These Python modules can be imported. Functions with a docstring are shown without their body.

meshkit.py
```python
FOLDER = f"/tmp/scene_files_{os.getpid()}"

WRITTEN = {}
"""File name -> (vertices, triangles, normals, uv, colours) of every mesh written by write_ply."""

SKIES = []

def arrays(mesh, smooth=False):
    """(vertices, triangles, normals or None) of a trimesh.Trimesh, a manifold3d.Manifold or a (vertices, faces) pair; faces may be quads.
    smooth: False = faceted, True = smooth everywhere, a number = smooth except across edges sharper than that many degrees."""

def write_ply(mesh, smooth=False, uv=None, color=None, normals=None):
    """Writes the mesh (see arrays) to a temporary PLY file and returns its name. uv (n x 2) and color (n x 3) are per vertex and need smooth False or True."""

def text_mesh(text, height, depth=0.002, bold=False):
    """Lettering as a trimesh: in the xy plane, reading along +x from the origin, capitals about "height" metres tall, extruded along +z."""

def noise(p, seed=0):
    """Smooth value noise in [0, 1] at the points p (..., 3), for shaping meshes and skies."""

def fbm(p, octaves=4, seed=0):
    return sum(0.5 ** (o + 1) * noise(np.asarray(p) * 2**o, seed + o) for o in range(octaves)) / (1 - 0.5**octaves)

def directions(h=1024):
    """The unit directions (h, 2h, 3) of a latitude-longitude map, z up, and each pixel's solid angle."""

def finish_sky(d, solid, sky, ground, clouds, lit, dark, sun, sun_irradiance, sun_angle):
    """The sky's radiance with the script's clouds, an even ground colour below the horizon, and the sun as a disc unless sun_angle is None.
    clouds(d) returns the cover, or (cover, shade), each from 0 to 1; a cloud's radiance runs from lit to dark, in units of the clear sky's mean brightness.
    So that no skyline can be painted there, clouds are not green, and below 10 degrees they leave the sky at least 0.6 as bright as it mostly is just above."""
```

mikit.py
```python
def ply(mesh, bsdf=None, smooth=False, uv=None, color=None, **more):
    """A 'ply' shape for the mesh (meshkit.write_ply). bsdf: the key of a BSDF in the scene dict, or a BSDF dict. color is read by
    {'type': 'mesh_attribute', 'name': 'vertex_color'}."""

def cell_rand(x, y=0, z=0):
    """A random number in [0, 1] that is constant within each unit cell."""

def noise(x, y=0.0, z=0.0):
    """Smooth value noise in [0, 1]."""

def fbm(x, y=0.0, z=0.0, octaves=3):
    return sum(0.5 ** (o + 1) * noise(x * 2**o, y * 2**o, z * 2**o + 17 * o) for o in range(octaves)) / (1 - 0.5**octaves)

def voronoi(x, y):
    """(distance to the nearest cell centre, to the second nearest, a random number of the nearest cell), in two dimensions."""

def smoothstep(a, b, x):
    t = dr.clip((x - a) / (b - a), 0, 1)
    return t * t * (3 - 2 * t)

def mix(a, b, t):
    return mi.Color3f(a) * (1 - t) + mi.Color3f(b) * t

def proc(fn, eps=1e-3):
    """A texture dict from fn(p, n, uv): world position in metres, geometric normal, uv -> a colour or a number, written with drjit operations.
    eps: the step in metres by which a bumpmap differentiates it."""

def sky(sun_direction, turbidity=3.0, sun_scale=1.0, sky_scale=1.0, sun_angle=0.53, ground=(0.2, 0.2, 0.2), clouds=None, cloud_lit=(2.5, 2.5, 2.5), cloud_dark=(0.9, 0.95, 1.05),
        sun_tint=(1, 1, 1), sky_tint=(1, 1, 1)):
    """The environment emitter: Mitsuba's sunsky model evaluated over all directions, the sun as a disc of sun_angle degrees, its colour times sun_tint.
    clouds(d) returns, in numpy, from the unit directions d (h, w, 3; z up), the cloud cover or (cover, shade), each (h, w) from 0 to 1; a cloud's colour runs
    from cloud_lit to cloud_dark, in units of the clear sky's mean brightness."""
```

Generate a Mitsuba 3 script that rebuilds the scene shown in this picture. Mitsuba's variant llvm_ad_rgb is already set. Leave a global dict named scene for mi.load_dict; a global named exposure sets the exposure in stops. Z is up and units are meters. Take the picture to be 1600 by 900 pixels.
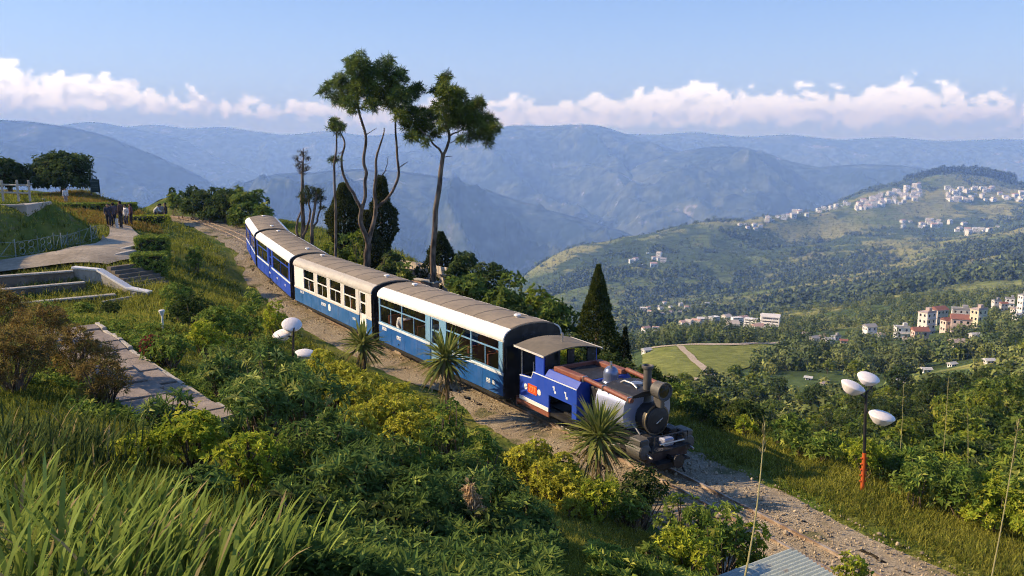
import math
import numpy as np
import trimesh
import drjit as dr
import mitsuba as mi
import mikit
import meshkit
from mikit import noise, fbm, voronoi, smoothstep, mix, cell_rand, proc
from scipy.interpolate import RBFInterpolator, CubicSpline
from scipy.spatial import cKDTree

T = mi.ScalarTransform4f
scene, labels = {}, {}
PI = math.pi

# ------------------------------------------------------------------ camera, sky, haze, exposure
F = 1300.0                                   # focal length in pixels of a 1600 pixel wide picture
PITCH = math.atan(222 / F)
CZ = 8.0                                     # the eye is 8 m above the rails
CP, SP = math.cos(PITCH), math.sin(PITCH)
scene['camera'] = {'type': 'perspective', 'fov': 2 * math.degrees(math.atan(800 / F)), 'fov_axis': 'x', 'near_clip': 0.2, 'far_clip': 60000.0,
                   'to_world': T().look_at(origin=[0, 0, CZ], target=[0, CP * 10, CZ - SP * 10], up=[0, 0, 1]),
                   'medium': {'type': 'ref', 'id': 'haze_medium'}}
SUN = np.array([-0.87, 0.06, 0.50])
SUN /= np.linalg.norm(SUN)
exposure = 2.42


def cloud_cover(d):
    az = np.arctan2(d[..., 0], d[..., 1])
    el = np.degrees(np.arcsin(np.clip(d[..., 2], -1, 1)))
    q = np.stack([az * 13, el * 0.55, az * 0 + 3], -1)
    # height of the cloud tops and of their flat bases along the horizon, in degrees
    lump = meshkit.fbm(np.stack([az * 9.0, az * 0, az * 0 + 7.1], -1), 4, 3)
    deg = np.degrees(az)
    g = lambda c, w: np.exp(-((deg - c) / w) ** 2)
    bump = 1.0 * g(13.0, 6.0) + 1.5 * g(-32, 6) + 1.0 * g(-24.5, 3.5) + 0.9 * g(24.2, 1.5) + 0.2 * g(21, 4) - 0.6 * g(33, 4) - 0.2 * g(-17, 3)
    top = 3.05 + 1.3 * (lump - 0.45) + bump
    base = 1.05 + 0.7 * (meshkit.fbm(np.stack([az * 7.0, az * 0, az * 0 + 1.7], -1), 3, 9) - 0.45) + 0.75 * np.clip((-deg - 5) / 15, 0, 1)
    puff = meshkit.fbm(np.stack([az * 95, el * 2.1, az * 0 + 2], -1), 5, 21)
    big = meshkit.fbm(np.stack([az * 40, el * 0.9, az * 0 + 9], -1), 3, 14)
    c = np.clip((top + (puff - 0.5) * 2.4 + (big - 0.5) * 1.6 - el) / 0.35, 0, 1) * np.clip((el - base + (puff - 0.5) * 1.4) / 0.45, 0, 1)
    c = c * np.clip((puff * 0.6 + big * 0.4 - 0.12) / 0.16, 0, 1)
    fine = meshkit.fbm(np.stack([az * 120 + 2, el * 2.8, az * 0 + 5], -1), 4, 5)
    shade = np.clip(0.55 - (el - base) / 2.2 + (fine - 0.5) * 3.4 + (big - 0.5) * 1.6, 0, 1)
    veil = 0.50 * np.exp(-np.maximum(el, 0) / 5.5)
    return np.maximum(c * 0.97, veil * (1 - c) * 0.8), np.where(c > 0.3, shade * 0.75, 0.3)


scene['sky'] = mikit.sky(SUN.tolist(), turbidity=3, clouds=cloud_cover, sky_scale=0.90, cloud_lit=(5.5, 5.35, 5.2), cloud_dark=(2.3, 2.4, 2.75), sky_tint=(0.74, 0.92, 1.32), ground=(0.10, 0.12, 0.09))
SIGMA = 1.12e-4
scene['haze_medium'] = {'type': 'homogeneous', 'albedo': {'type': 'rgb', 'value': [0.49, 0.67, 0.99]}, 'sigma_t': {'type': 'rgb', 'value': [SIGMA * 0.78, SIGMA * 0.98, SIGMA * 1.34]}}
scene['haze'] = {'type': 'cube', 'to_world': T().translate([0, 8900, -400]).scale([19000, 9500, 1060]), 'bsdf': {'type': 'null'}, 'interior': {'type': 'ref', 'id': 'haze_medium'}}
labels['haze'] = {'label': 'pale blue haze filling the valleys between the mountain ridges', 'category': 'haze', 'kind': 'stuff'}


# ------------------------------------------------------------------ helpers
def ray(px, py):
    u, v = (px - 800) / F, (450 - py) / F
    return np.array([u, CP + v * SP, -SP + v * CP])


def P(px, py, D):
    """the point D metres ahead of the eye that is seen in this direction"""
    r = ray(px, py)
    return np.array([0, 0, CZ]) + r * (D / r[1])


used = {}


def num(base):
    k = used.get(base, -1) + 1
    used[base] = k
    return base if k == 0 else f'{base}_{k:03d}'


def say(key, label=None, cat=None, group=None, kind=None):
    e = {}
    for a, b in (('label', label), ('category', cat), ('group', group), ('kind', kind)):
        if b:
            e[a] = b
    if e:
        labels[key] = e


def add(name, mesh, bsdf, parent=None, smooth=False, color=None, M=None, label=None, cat=None, group=None, kind=None, uv=None):
    key = num(f'{parent}__{name}' if parent else name)
    if isinstance(mesh, dict):
        d = dict(mesh)
        if bsdf:
            d['bsdf'] = {'type': 'ref', 'id': 'mat_' + bsdf}
    else:
        d = mikit.ply(mesh, 'mat_' + bsdf, smooth=smooth, color=color, uv=uv)
    if M is not None:
        d['to_world'] = T(np.asarray(M, float))
    scene[key] = d
    say(key, label, cat, group, kind)
    return key


def thing(name, label, cat, group=None, kind=None):
    key = num(name)
    say(key, label, cat, group, kind)
    return key


def frame(pos, fwd, up=(0, 0, 1)):
    x = np.asarray(fwd, float)
    x = x / np.linalg.norm(x)
    y = np.cross(up, x)
    y /= np.linalg.norm(y)
    M = np.eye(4)
    M[:3, 0], M[:3, 1], M[:3, 2], M[:3, 3] = x, y, np.cross(x, y), pos
    return M


_S = np.array([[x, y, z] for x in (-1, 1) for y in (-1, 1) for z in (-1, 1)], float)
_CB = np.vstack([_S * (1, .9, .9), _S * (.9, 1, .9), _S * (.9, .9, 1)])
_CT = trimesh.convex.convex_hull(trimesh.Trimesh(_CB, process=False))
_near = cKDTree(_CB).query(_CT.vertices)[1]
_CF = _near[_CT.faces]
_BF = np.array([[0, 1, 3], [0, 3, 2], [4, 6, 7], [4, 7, 5], [0, 4, 5], [0, 5, 1], [2, 3, 7], [2, 7, 6], [0, 2, 6], [0, 6, 4], [1, 5, 7], [1, 7, 3]])


class MB:
    """collects pieces of ONE part"""

    def __init__(self):
        self.v, self.f, self.n = [], [], 0

    def raw(self, v, f):
        v, f = np.asarray(v, float), np.asarray(f, int)
        self.v.append(v)
        self.f.append(f + self.n)
        self.n += len(v)
        return self

    def box(self, c, s, b=0.0, R=None):
        h = np.asarray(s, float) / 2
        if b > 0:
            b = min(b, 0.45 * h.min())
            v = np.vstack([_S * (h - np.array(o) * b) for o in ((0, 1, 1), (1, 0, 1), (1, 1, 0))])
            f = _CF
        else:
            v, f = _S * h, _BF
        if R is not None:
            v = v @ np.asarray(R).T
        return self.raw(v + np.asarray(c, float), f)

    def span(self, x0, x1, y0, y1, z0, z1, b=0.0):
        return self.box(((x0 + x1) / 2, (y0 + y1) / 2, (z0 + z1) / 2), (abs(x1 - x0), abs(y1 - y0), abs(z1 - z0)), b)

    def tube(self, pts, r, sides=8, cap=True):
        p = np.asarray(pts, float)
        r = np.broadcast_to(np.asarray(r, float), (len(p),))
        t = np.gradient(p, axis=0)
        t /= np.linalg.norm(t, axis=1, keepdims=True) + 1e-12
        ref = np.array([0, 0, 1.0]) if abs(t[:, 2]).mean() < 0.8 else np.array([1.0, 0, 0])
        a = np.cross(t, ref)
        a /= np.linalg.norm(a, axis=1, keepdims=True) + 1e-12
        bb = np.cross(t, a)
        g = np.arange(sides) * 2 * PI / sides
        v = (p[:, None] + r[:, None, None] * (np.cos(g)[None, :, None] * a[:, None] + np.sin(g)[None, :, None] * bb[:, None])).reshape(-1, 3)
        i, j = np.meshgrid(np.arange(len(p) - 1), np.arange(sides), indexing='ij')
        q = np.stack([i * sides + j, i * sides + (j + 1) % sides, (i + 1) * sides + (j + 1) % sides, (i + 1) * sides + j], -1).reshape(-1, 4)
        f = np.vstack([q[:, [0, 1, 2]], q[:, [0, 2, 3]]])
        if cap:
            v = np.vstack([v, p[:1], p[-1:]])
            k, m = len(v) - 2, (len(p) - 1) * sides
            jj = np.arange(sides)
            f = np.vstack([f, np.stack([jj * 0 + k, (jj + 1) % sides, jj], 1), np.stack([jj * 0 + k + 1, m + jj, m + (jj + 1) % sides], 1)])
        return self.raw(v, f)

    def lathe(self, prof, c=(0, 0, 0), R=None, n=20):
        """prof: (radius, height) pairs around +z"""
        prof = np.asarray(prof, float)
        g = np.arange(n) * 2 * PI / n
        v = np.stack([prof[:, 0, None] * np.cos(g), prof[:, 0, None] * np.sin(g), np.broadcast_to(prof[:, 1, None], (len(prof), n))], -1).reshape(-1, 3)
        i, j = np.meshgrid(np.arange(len(prof) - 1), np.arange(n), indexing='ij')
        q = np.stack([i * n + j, i * n + (j + 1) % n, (i + 1) * n + (j + 1) % n, (i + 1) * n + j], -1).reshape(-1, 4)
        f = np.vstack([q[:, [0, 1, 2]], q[:, [0, 2, 3]]])
        if R is not None:
            v = v @ np.asarray(R).T
        return self.raw(v + np.asarray(c, float), f)

    def prism(self, poly, x0, x1):
        """a (y, z) outline, counter-clockwise, extruded along x"""
        from shapely.geometry import Polygon
        m = trimesh.creation.extrude_polygon(Polygon(poly), x1 - x0, engine='earcut')
        v = np.stack([m.vertices[:, 2] + x0, m.vertices[:, 0], m.vertices[:, 1]], 1)
        return self.raw(v, m.faces)

    def plate(self, poly, y0, y1):
        """an (x, z) outline extruded along y"""
        from shapely.geometry import Polygon
        m = trimesh.creation.extrude_polygon(Polygon(poly), y1 - y0, engine='earcut')
        v = np.stack([m.vertices[:, 0], y1 - m.vertices[:, 2], m.vertices[:, 1]], 1)
        return self.raw(v, m.faces)

    def out(self):
        return np.vstack(self.v), np.vstack(self.f)


AX = np.array([[0, 0, 1.0], [0, 1, 0], [-1, 0, 0]])          # turns +z to +x
AY = np.array([[1.0, 0, 0], [0, 0, 1], [0, -1, 0]])          # turns +z to +y


def col(v, c):
    return np.broadcast_to(np.asarray(c, float), (len(v), 3))


def rotz(a):
    c, s = math.cos(a), math.sin(a)
    return np.array([[c, -s, 0], [s, c, 0], [0, 0, 1.0]])


# ------------------------------------------------------------------ materials
def rgb(*c):
    return {'type': 'rgb', 'value': list(c)}


VC = {'type': 'mesh_attribute', 'name': 'vertex_color'}


def two(b):
    return {'type': 'twosided', 'bsdf': b}


def grimy(c, amount=0.35, scale=3.0, rough=0.4, spec=0.5, dust=(0.25, 0.21, 0.16), dusty=0.25, metal=0.0, low=None):
    c = mi.Color3f(*c) if False else tuple(c)

    def fn(p, n, uv):
        g = fbm(p.x * scale, p.y * scale, p.z * scale, 4)
        k = 1.0 - amount + 2 * amount * g
        streak = fbm(p.x * 9 + 3, p.y * 9, p.z * 0.8, 3)
        d = dusty * smoothstep(0.45, 0.8, g * 0.6 + streak * 0.5)
        d = d + dusty * 0.8 * dr.maximum(n.z, 0) * (0.4 + 0.6 * g)
        return mix(mi.Color3f(c) * k, dust, dr.clip(d, 0, 0.9))
    return two({'type': 'principled', 'base_color': proc(fn), 'roughness': rough, 'specular': spec, 'metallic': metal})


class _Mats:
    def __setitem__(self, k, v):
        scene['mat_' + k] = v


M_ = _Mats()
M_['matte'] = two({'type': 'principled', 'base_color': VC, 'roughness': 0.85, 'specular': 0.25})
M_['paint'] = two({'type': 'principled', 'base_color': VC, 'roughness': 0.4, 'specular': 0.5})
M_['leaf'] = {'type': 'principledthin', 'base_color': VC, 'roughness': 0.36, 'diff_trans': 0.75, 'eta': 1.5, 'spec_trans': 0.0}
M_['needle'] = {'type': 'principledthin', 'base_color': VC, 'roughness': 0.55, 'diff_trans': 0.5, 'eta': 1.35, 'spec_trans': 0.0}
M_['blue_deep'] = grimy((0.014, 0.095, 0.32), 0.28, 2.0, 0.35, dusty=0.12)
M_['blue_mid'] = grimy((0.028, 0.120, 0.32), 0.28, 2.0, 0.4, dusty=0.14)
M_['blue_royal'] = grimy((0.018, 0.062, 0.40), 0.18, 2.0, 0.38, dusty=0.04)
M_['cream'] = grimy((0.80, 0.78, 0.74), 0.10, 2.0, 0.45, dusty=0.14)
M_['roof_edge'] = grimy((0.44, 0.41, 0.36), 0.2, 2.0, 0.6, dusty=0.25)
M_['cab_paint'] = grimy((0.13, 0.112, 0.085), 0.35, 2.0, 0.85, dust=(0.20, 0.165, 0.12), dusty=0.3)
M_['dull_cream'] = grimy((0.60, 0.57, 0.52), 0.14, 2.0, 0.5, dusty=0.2)
M_['roof_paint'] = grimy((0.205, 0.168, 0.125), 0.30, 1.3, 0.8, dust=(0.29, 0.235, 0.17), dusty=0.35)
M_['soot'] = grimy((0.013, 0.013, 0.014), 0.4, 4.0, 0.55, dusty=0.05)
M_['rust'] = grimy((0.20, 0.055, 0.03), 0.35, 5.0, 0.6, dusty=0.2)
M_['steel'] = two({'type': 'principled', 'base_color': rgb(0.5, 0.48, 0.46), 'roughness': 0.38, 'metallic': 0.9})
M_['silver'] = grimy((0.40, 0.44, 0.60), 0.22, 3.0, 0.34, metal=0.5, dusty=0.12)
M_['dome_blue'] = grimy((0.20, 0.24, 0.36), 0.2, 3.0, 0.3, metal=0.6, dusty=0.1)
M_['glass'] = {'type': 'thindielectric', 'int_ior': 1.5}


def concrete(p, n, uv):
    g = fbm(p.x * 2.2, p.y * 2.2, p.z * 2.2, 5)
    s = fbm(p.x * 14, p.y * 14, p.z * 3, 3)
    return mix((0.30, 0.27, 0.22), (0.50, 0.46, 0.39), g) * (0.7 + 0.5 * s)


M_['concrete'] = two({'type': 'principled', 'base_color': proc(concrete), 'roughness': 0.9, 'specular': 0.2})


def bark(p, n, uv):
    g = fbm(p.x * 9, p.y * 9, p.z * 2.2, 4)
    return mix((0.055, 0.04, 0.03), (0.22, 0.165, 0.12), smoothstep(0.25, 0.75, g))


M_['bark'] = two({'type': 'principled', 'base_color': proc(bark), 'roughness': 0.9, 'specular': 0.2})

# ------------------------------------------------------------------ the track's line
_tp = np.array([(13.2, 4.0, 0.0), (9.5, 9.7, 0.0), (6.55, 14.7, 0.0), (4.2, 18.9, 0.0), (1.35, 23.6, 0.02), (-1.9, 28.7, 0.0), (-4.9, 33.2, 0.0), (-7.6, 37.2, 0.02), (-10.15, 41.2, 0.12),
                (-12.4, 45.6, 0.25), (-14.6, 50.2, 0.5), (-17.3, 57.0, 0.8), (-21.8, 66.0, 1.0), (-26.2, 73.0, 1.15), (-30.2, 78.2, 1.25), (-34.5, 81.5, 1.3), (-41, 83.5, 1.4), (-50, 84, 1.5)])
_ts = np.concatenate([[0], np.cumsum(np.linalg.norm(np.diff(_tp[:, :2], axis=0), axis=1))])
_spl = CubicSpline(_ts, _tp)
TS = np.arange(0, _ts[-1], 0.1)
TP = _spl(TS)
TP[:, 2] = np.convolve(np.pad(TP[:, 2], 30, mode='edge'), np.ones(61) / 61, mode='valid')
TD = -np.gradient(TP, axis=0)
TD /= np.linalg.norm(TD, axis=1, keepdims=True)              # the train's heading
TL = np.stack([-TD[:, 1], TD[:, 0]], 1)
TL /= np.linalg.norm(TL, axis=1, keepdims=True)              # to its left: the valley side
_tt = cKDTree(TP[:, :2])


def track_at(x, y):
    """(distance along, offset to the valley side, height of the rails) for points"""
    q = np.stack([np.ravel(x), np.ravel(y)], 1)
    i = _tt.query(q)[1]
    lat = ((q - TP[i, :2]) * TL[i]).sum(1)
    sh = np.shape(x)
    return TS[i].reshape(sh), lat.reshape(sh), TP[i, 2].reshape(sh)


# ------------------------------------------------------------------ the lie of the land
near_pts = np.array([
    (0, 0, 6.3), (-8, 0, 6.4), (8, 0, 4.2), (0, 3, 5.8), (-4, 5, 5.4), (0, 6, 4.4), (4, 6, 3.2), (0, 10, 3.0), (-6, 9, 4.4), (5, 10, 1.3), (9, 9, 0.3), (-3, 16, 2.0), (2, 15.5, 0.5), (5.5, 12.5, 0.4), (-10, 12, 4.2), (-16, 12, 4.6),
    (-10.4, 21.5, 2.75), (-12.2, 24, 2.7), (-7.5, 17.5, 2.8), (-12, 28, 1.9), (-7.5, 25, 1.6), (-4, 21, 1.1), (0.5, 19, 0.4), (-12.6, 35, 1.2), (-14.5, 31.5, 1.5), (-19.5, 31, 1.7), (-17, 26, 2.5), (-24, 28, 3.0), (-14, 20, 3.2),
    (-19.5, 38.2, 2.6), (-16, 33.6, 1.35), (-14.2, 36.5, 1.4), (-21, 33, 1.75), (-22.5, 31, 2.1), (-23, 37.2, 2.6), (-19.5, 42, 2.55), (-23.5, 50, 2.4), (-28, 55, 2.2), (-27, 48, 2.7), (-27, 60, 1.95), (-17.5, 42, 1.75), (-18.2, 48, 1.6), (-21, 54, 1.5), (-20, 50, 1.7),
    (-24, 42, 2.7), (-26, 41, 2.7), (-24.5, 45, 2.6), (-30, 42, 2.8), (-24, 38.6, 2.65), (-28, 37.6, 2.7), (-36, 45, 3.0), (-22.4, 45.5, 2.6), (-32, 50, 2.8), (-38, 60, 3.2),
    (-36, 70, 3.3), (-32, 70, 2.7), (-28, 64, 2.0), (-42, 75, 3.5), (-40, 80, 3.2), (-48, 78, 3.6), (-33, 76, 2.0), (-46, 88, 2.6), (-38, 90, 2.0), (-55, 65, 4.5), (-60, 85, 3.5)], float)
_extra = []
for s in np.arange(2, _ts[-1] - 2, 5.0):
    i = int(s * 10)
    for lat, dz in ((-2.2, -0.02), (0, -0.22), (2.6, -0.08), (7, -0.3)):
        q = TP[i, :2] + TL[i] * lat
        _extra.append((q[0], q[1], TP[i, 2] + dz))
_np = np.vstack([near_pts, _extra])
_nrbf = RBFInterpolator(_np[:, :2], _np[:, 2], kernel='thin_plate_spline', smoothing=0.15, neighbors=40)


# valley: (px, py, distance) of ground that can be seen beyond the shelf, and hidden ground, in the lie of the hillside
vis = [(1300, 735, 62), (1520, 672, 60), (1150, 715, 105), (1300, 672, 110), (1000, 735, 105), (1450, 645, 110), (1600, 622, 110), (1200, 655, 150), (1080, 650, 150), (1400, 625, 150), (1060, 600, 200), (1060, 560, 250), (1100, 541, 305), (1220, 545, 300), (1200, 600, 210), (1300, 580, 240), (1400, 590, 220), (1550, 570, 190), (1000, 560, 270),
       (1280, 530, 420), (1440, 526, 400), (1340, 530, 400), (1580, 490, 440), (1500, 510, 400), (1400, 470, 700), (1550, 455, 800), (1250, 505, 640), (1120, 528, 480), (1020, 535, 420),
       (1300, 475, 1250), (1200, 500, 950), (1100, 510, 800), (1250, 450, 1600), (1150, 470, 1500), (1350, 430, 1900), (1450, 400, 2200), (1600, 420, 1300), (1600, 370, 2300), (1350, 380, 2700), (1280, 350, 3250), (1450, 340, 3250), (1560, 330, 3300),
       (1350, 312, 3650), (1420, 296, 3800), (1460, 276, 3950), (1540, 274, 4000), (1620, 290, 3900), (1750, 300, 3800), (1250, 335, 3500), (1180, 348, 3300), (1110, 356, 3100), (1060, 366, 3000), (1000, 384, 2900), (940, 402, 2800), (880, 412, 2700), (830, 440, 2600), (790, 470, 2500),
       (1000, 440, 2050), (1100, 420, 2250), (1180, 390, 2650), (920, 470, 1850), (1000, 490, 1400), (1060, 520, 900), (950, 515, 1050), (860, 500, 1700), (850, 560, 900), (750, 560, 1200), (600, 560, 1300), (300, 560, 1400), (0, 560, 1500), (-100, 560, 1500),
       (1750, 480, 500), (1750, 640, 80), (1750, 700, 50), (700, 620, 300), (400, 620, 300), (0, 640, 300), (900, 620, 260), (950, 660, 140), (700, 720, 120), (300, 740, 120), (0, 740, 120)]
_vq = []
for px, py, D in vis:
    q = P(px, py, D)
    _vq.append((q[0] / q[1] * 3.0, math.log(q[1]), (q[2] - CZ) / q[1]))
for px, D, dz in [(1460, 4800, -420), (1200, 4300, -620), (900, 3600, -850), (600, 3200, -900), (0, 3000, -950), (1460, 6500, -900), (800, 6500, -1100), (0, 6500, -1100), (1750, 5200, -500), (1750, 6500, -900), (-150, 3000, -950), (-150, 6500, -1100)]:
    _vq.append(((px - 800) / F * 3.0, math.log(D), dz / D))
_vq = np.array(_vq)
_vrbf = RBFInterpolator(_vq[:, :2], _vq[:, 2], kernel='thin_plate_spline', smoothing=0.002)


def ridged(p, octaves=4, seed=0):
    out, a = 0, 0.5
    for o in range(octaves):
        out = out + a * (1 - np.abs(2 * meshkit.noise(np.asarray(p) * 2.0 ** o + 3.7 * o, seed + o) - 1))
        a *= 0.5
    return out


def valley(x, y):
    sh = np.shape(x)
    x, y = np.ravel(x).astype(float), np.maximum(np.ravel(y).astype(float), 1.0)
    q = np.stack([x / y * 3.0, np.log(y)], 1)
    sl = np.concatenate([_vrbf(c) for c in np.array_split(q, max(1, len(q) // 20000))])
    z = CZ + sl * y
    # spurs and gullies running down to the left and towards the eye
    far = np.clip((y - 250) / 900, 0, 1)
    a = x * 0.80 + y * 0.60
    b = -x * 0.60 + y * 0.80
    w = ridged(np.stack([b / 420 + 0.3 * meshkit.noise(np.stack([x / 500, y / 500, x * 0], -1), 4), a / 1500, x * 0], -1), 3, 11)
    z = z + far * (w - 0.47) * np.clip(y * 0.036, 0, 130)
    fine = meshkit.fbm(np.stack([x / 90, y / 90, x * 0 + 4], -1), 4, 8) - 0.5
    z = z + fine * np.clip((y - 70) / 400, 0, 1) * 16
    return z.reshape(sh)


def edge_of(s):
    return np.interp(s, [0, 14, 20, 28, 36, 42, 50, 60, 75, 95, 120], [4.5, 4.5, 4.2, 4.8, 5.5, 8.5, 9.5, 9.5, 8.0, 9.0, 8.0])


from shapely.geometry import Polygon
import shapely
MOUND = Polygon([(-23.3, 35.4), (-23.6, 38.2), (-23.5, 41.8), (-23.0, 45.3), (-23.2, 47.5), (-25.0, 48.6), (-29, 51), (-36, 54), (-60, 56), (-60, 30), (-40, 27), (-28, 31.5)])


def mound(x, y):
    d = np.zeros(len(x))
    near = (x < -22.5) & (y > 26) & (y < 58)
    if near.any():
        p = shapely.points(x[near], y[near])
        q = shapely.distance(p, MOUND.exterior)
        d[near] = np.where(shapely.contains(MOUND, p), q, 0)
    t = np.clip(d / 2.9, 0, 1)
    return 2.45 * (1 - (1 - t) ** 1.6)


def ground(x, y, rough=True):
    x, y = np.asarray(x, float), np.asarray(y, float)
    sh = x.shape
    xf, yf = x.ravel(), y.ravel()
    out = np.empty(len(xf))
    nearby = yf < 125
    if (~nearby).any():
        out[~nearby] = valley(xf[~nearby], yf[~nearby])
    if nearby.any():
        xn, yn = xf[nearby], yf[nearby]
        s, lat, zt = track_at(xn, yn)
        z = _nrbf(np.stack([xn, yn], 1))
        z = np.clip(z, -2, 7) + mound(xn, yn)
        if rough:
            n = meshkit.fbm(np.stack([xn / 1.7, yn / 1.7, xn * 0], -1), 4, 2) - 0.5
            off = np.clip((np.abs(lat) - 1.9) / 1.5, 0, 1)
            z = z + n * 0.32 * off
        k = np.clip((np.abs(lat) - 1.3) / 1.6, 0, 1)
        k = k * k * (3 - 2 * k)
        z = z * k + (zt - 0.21) * (1 - k)
        e = np.maximum(lat - edge_of(s), 0)
        # the shelf also ends beyond the far curve, on the left
        e = np.maximum(e, np.maximum(yn - (93 + 0.02 * xn), 0))
        fall = e * e / (e + 1.0) * 0.86
        zs = z - fall
        v = valley(xn, np.maximum(yn, 25.0)) - np.maximum(25.0 - yn, 0) * 0.1
        h = np.clip(0.5 + (zs - v) / 8.0, 0, 1)
        blend = v * (1 - h) + zs * h + 4.0 * h * (1 - h)
        w = np.clip((e - 0.5) / 4.0, 0, 1)
        w = np.maximum(w, np.clip((yn - 100) / 20, 0, 1))
        out[nearby] = zs * (1 - w) + blend * w
    return out.reshape(sh)


def gz(x, y):
    return float(ground(np.array([x]), np.array([y]))[0])


def spot(px, py, lo=3.0, hi=120.0):
    """where this line of sight first meets the ground"""
    D = np.exp(np.linspace(math.log(lo), math.log(hi), 500))
    r = ray(px, py)
    q = np.array([0, 0, CZ]) + r * (D / r[1])[:, None]
    below = q[:, 2] < ground(q[:, 0], q[:, 1])
    i = int(np.argmax(below)) if below.any() else len(D) - 1
    return np.array([q[i, 0], q[i, 1], gz(q[i, 0], q[i, 1])])


def polar(D, tans):
    t, d = np.meshgrid(tans, D)
    x, y = t * d, d
    i, j = np.meshgrid(np.arange(len(D) - 1), np.arange(len(tans) - 1), indexing='ij')
    m = len(tans)
    q = np.stack([i * m + j, i * m + j + 1, (i + 1) * m + j + 1, (i + 1) * m + j], -1).reshape(-1, 4)
    return x, y, np.vstack([q[:, [0, 1, 2]], q[:, [0, 2, 3]]])


# near ground: from under the eye to the far curve
_x, _y, _f = polar(np.exp(np.linspace(math.log(1.2), math.log(135), 260)), np.linspace(-1.1, 1.1, 470))
_z = ground(_x, _y)


def near_ground(p, n, uv):
    g = fbm(p.x * 0.55, p.y * 0.55, 1.0, 4)
    h = fbm(p.x * 4.1, p.y * 4.1, p.z * 4, 4)
    c = mix((0.075, 0.115, 0.020), (0.175, 0.18, 0.038), smoothstep(0.3, 0.7, g))
    c = mix(c, (0.15, 0.11, 0.06), smoothstep(0.56, 0.78, h) * 0.7)
    return c * (0.65 + 0.7 * h)


M_['ground_cover'] = two({'type': 'bumpmap', 'arbitrary': proc(lambda p, n, uv: fbm(p.x * 7, p.y * 7, p.z * 7, 4) * 0.12), 'bsdf': {'type': 'principled', 'base_color': proc(near_ground), 'roughness': 0.95, 'specular': 0.1}})
add('garden_ground', (np.stack([_x, _y, _z], -1).reshape(-1, 3), _f), 'ground_cover', smooth=True, kind='structure', label='grassy hill shoulder carrying the garden and the railway line')

# hillside: the valley and the long ridge with the town on its crest
_x, _y, _f = polar(np.exp(np.linspace(math.log(118), math.log(6400), 340)), np.linspace(-0.80, 0.80, 600))
_z = valley(_x, _y)
_z[_y < 126] -= 0.4


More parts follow.
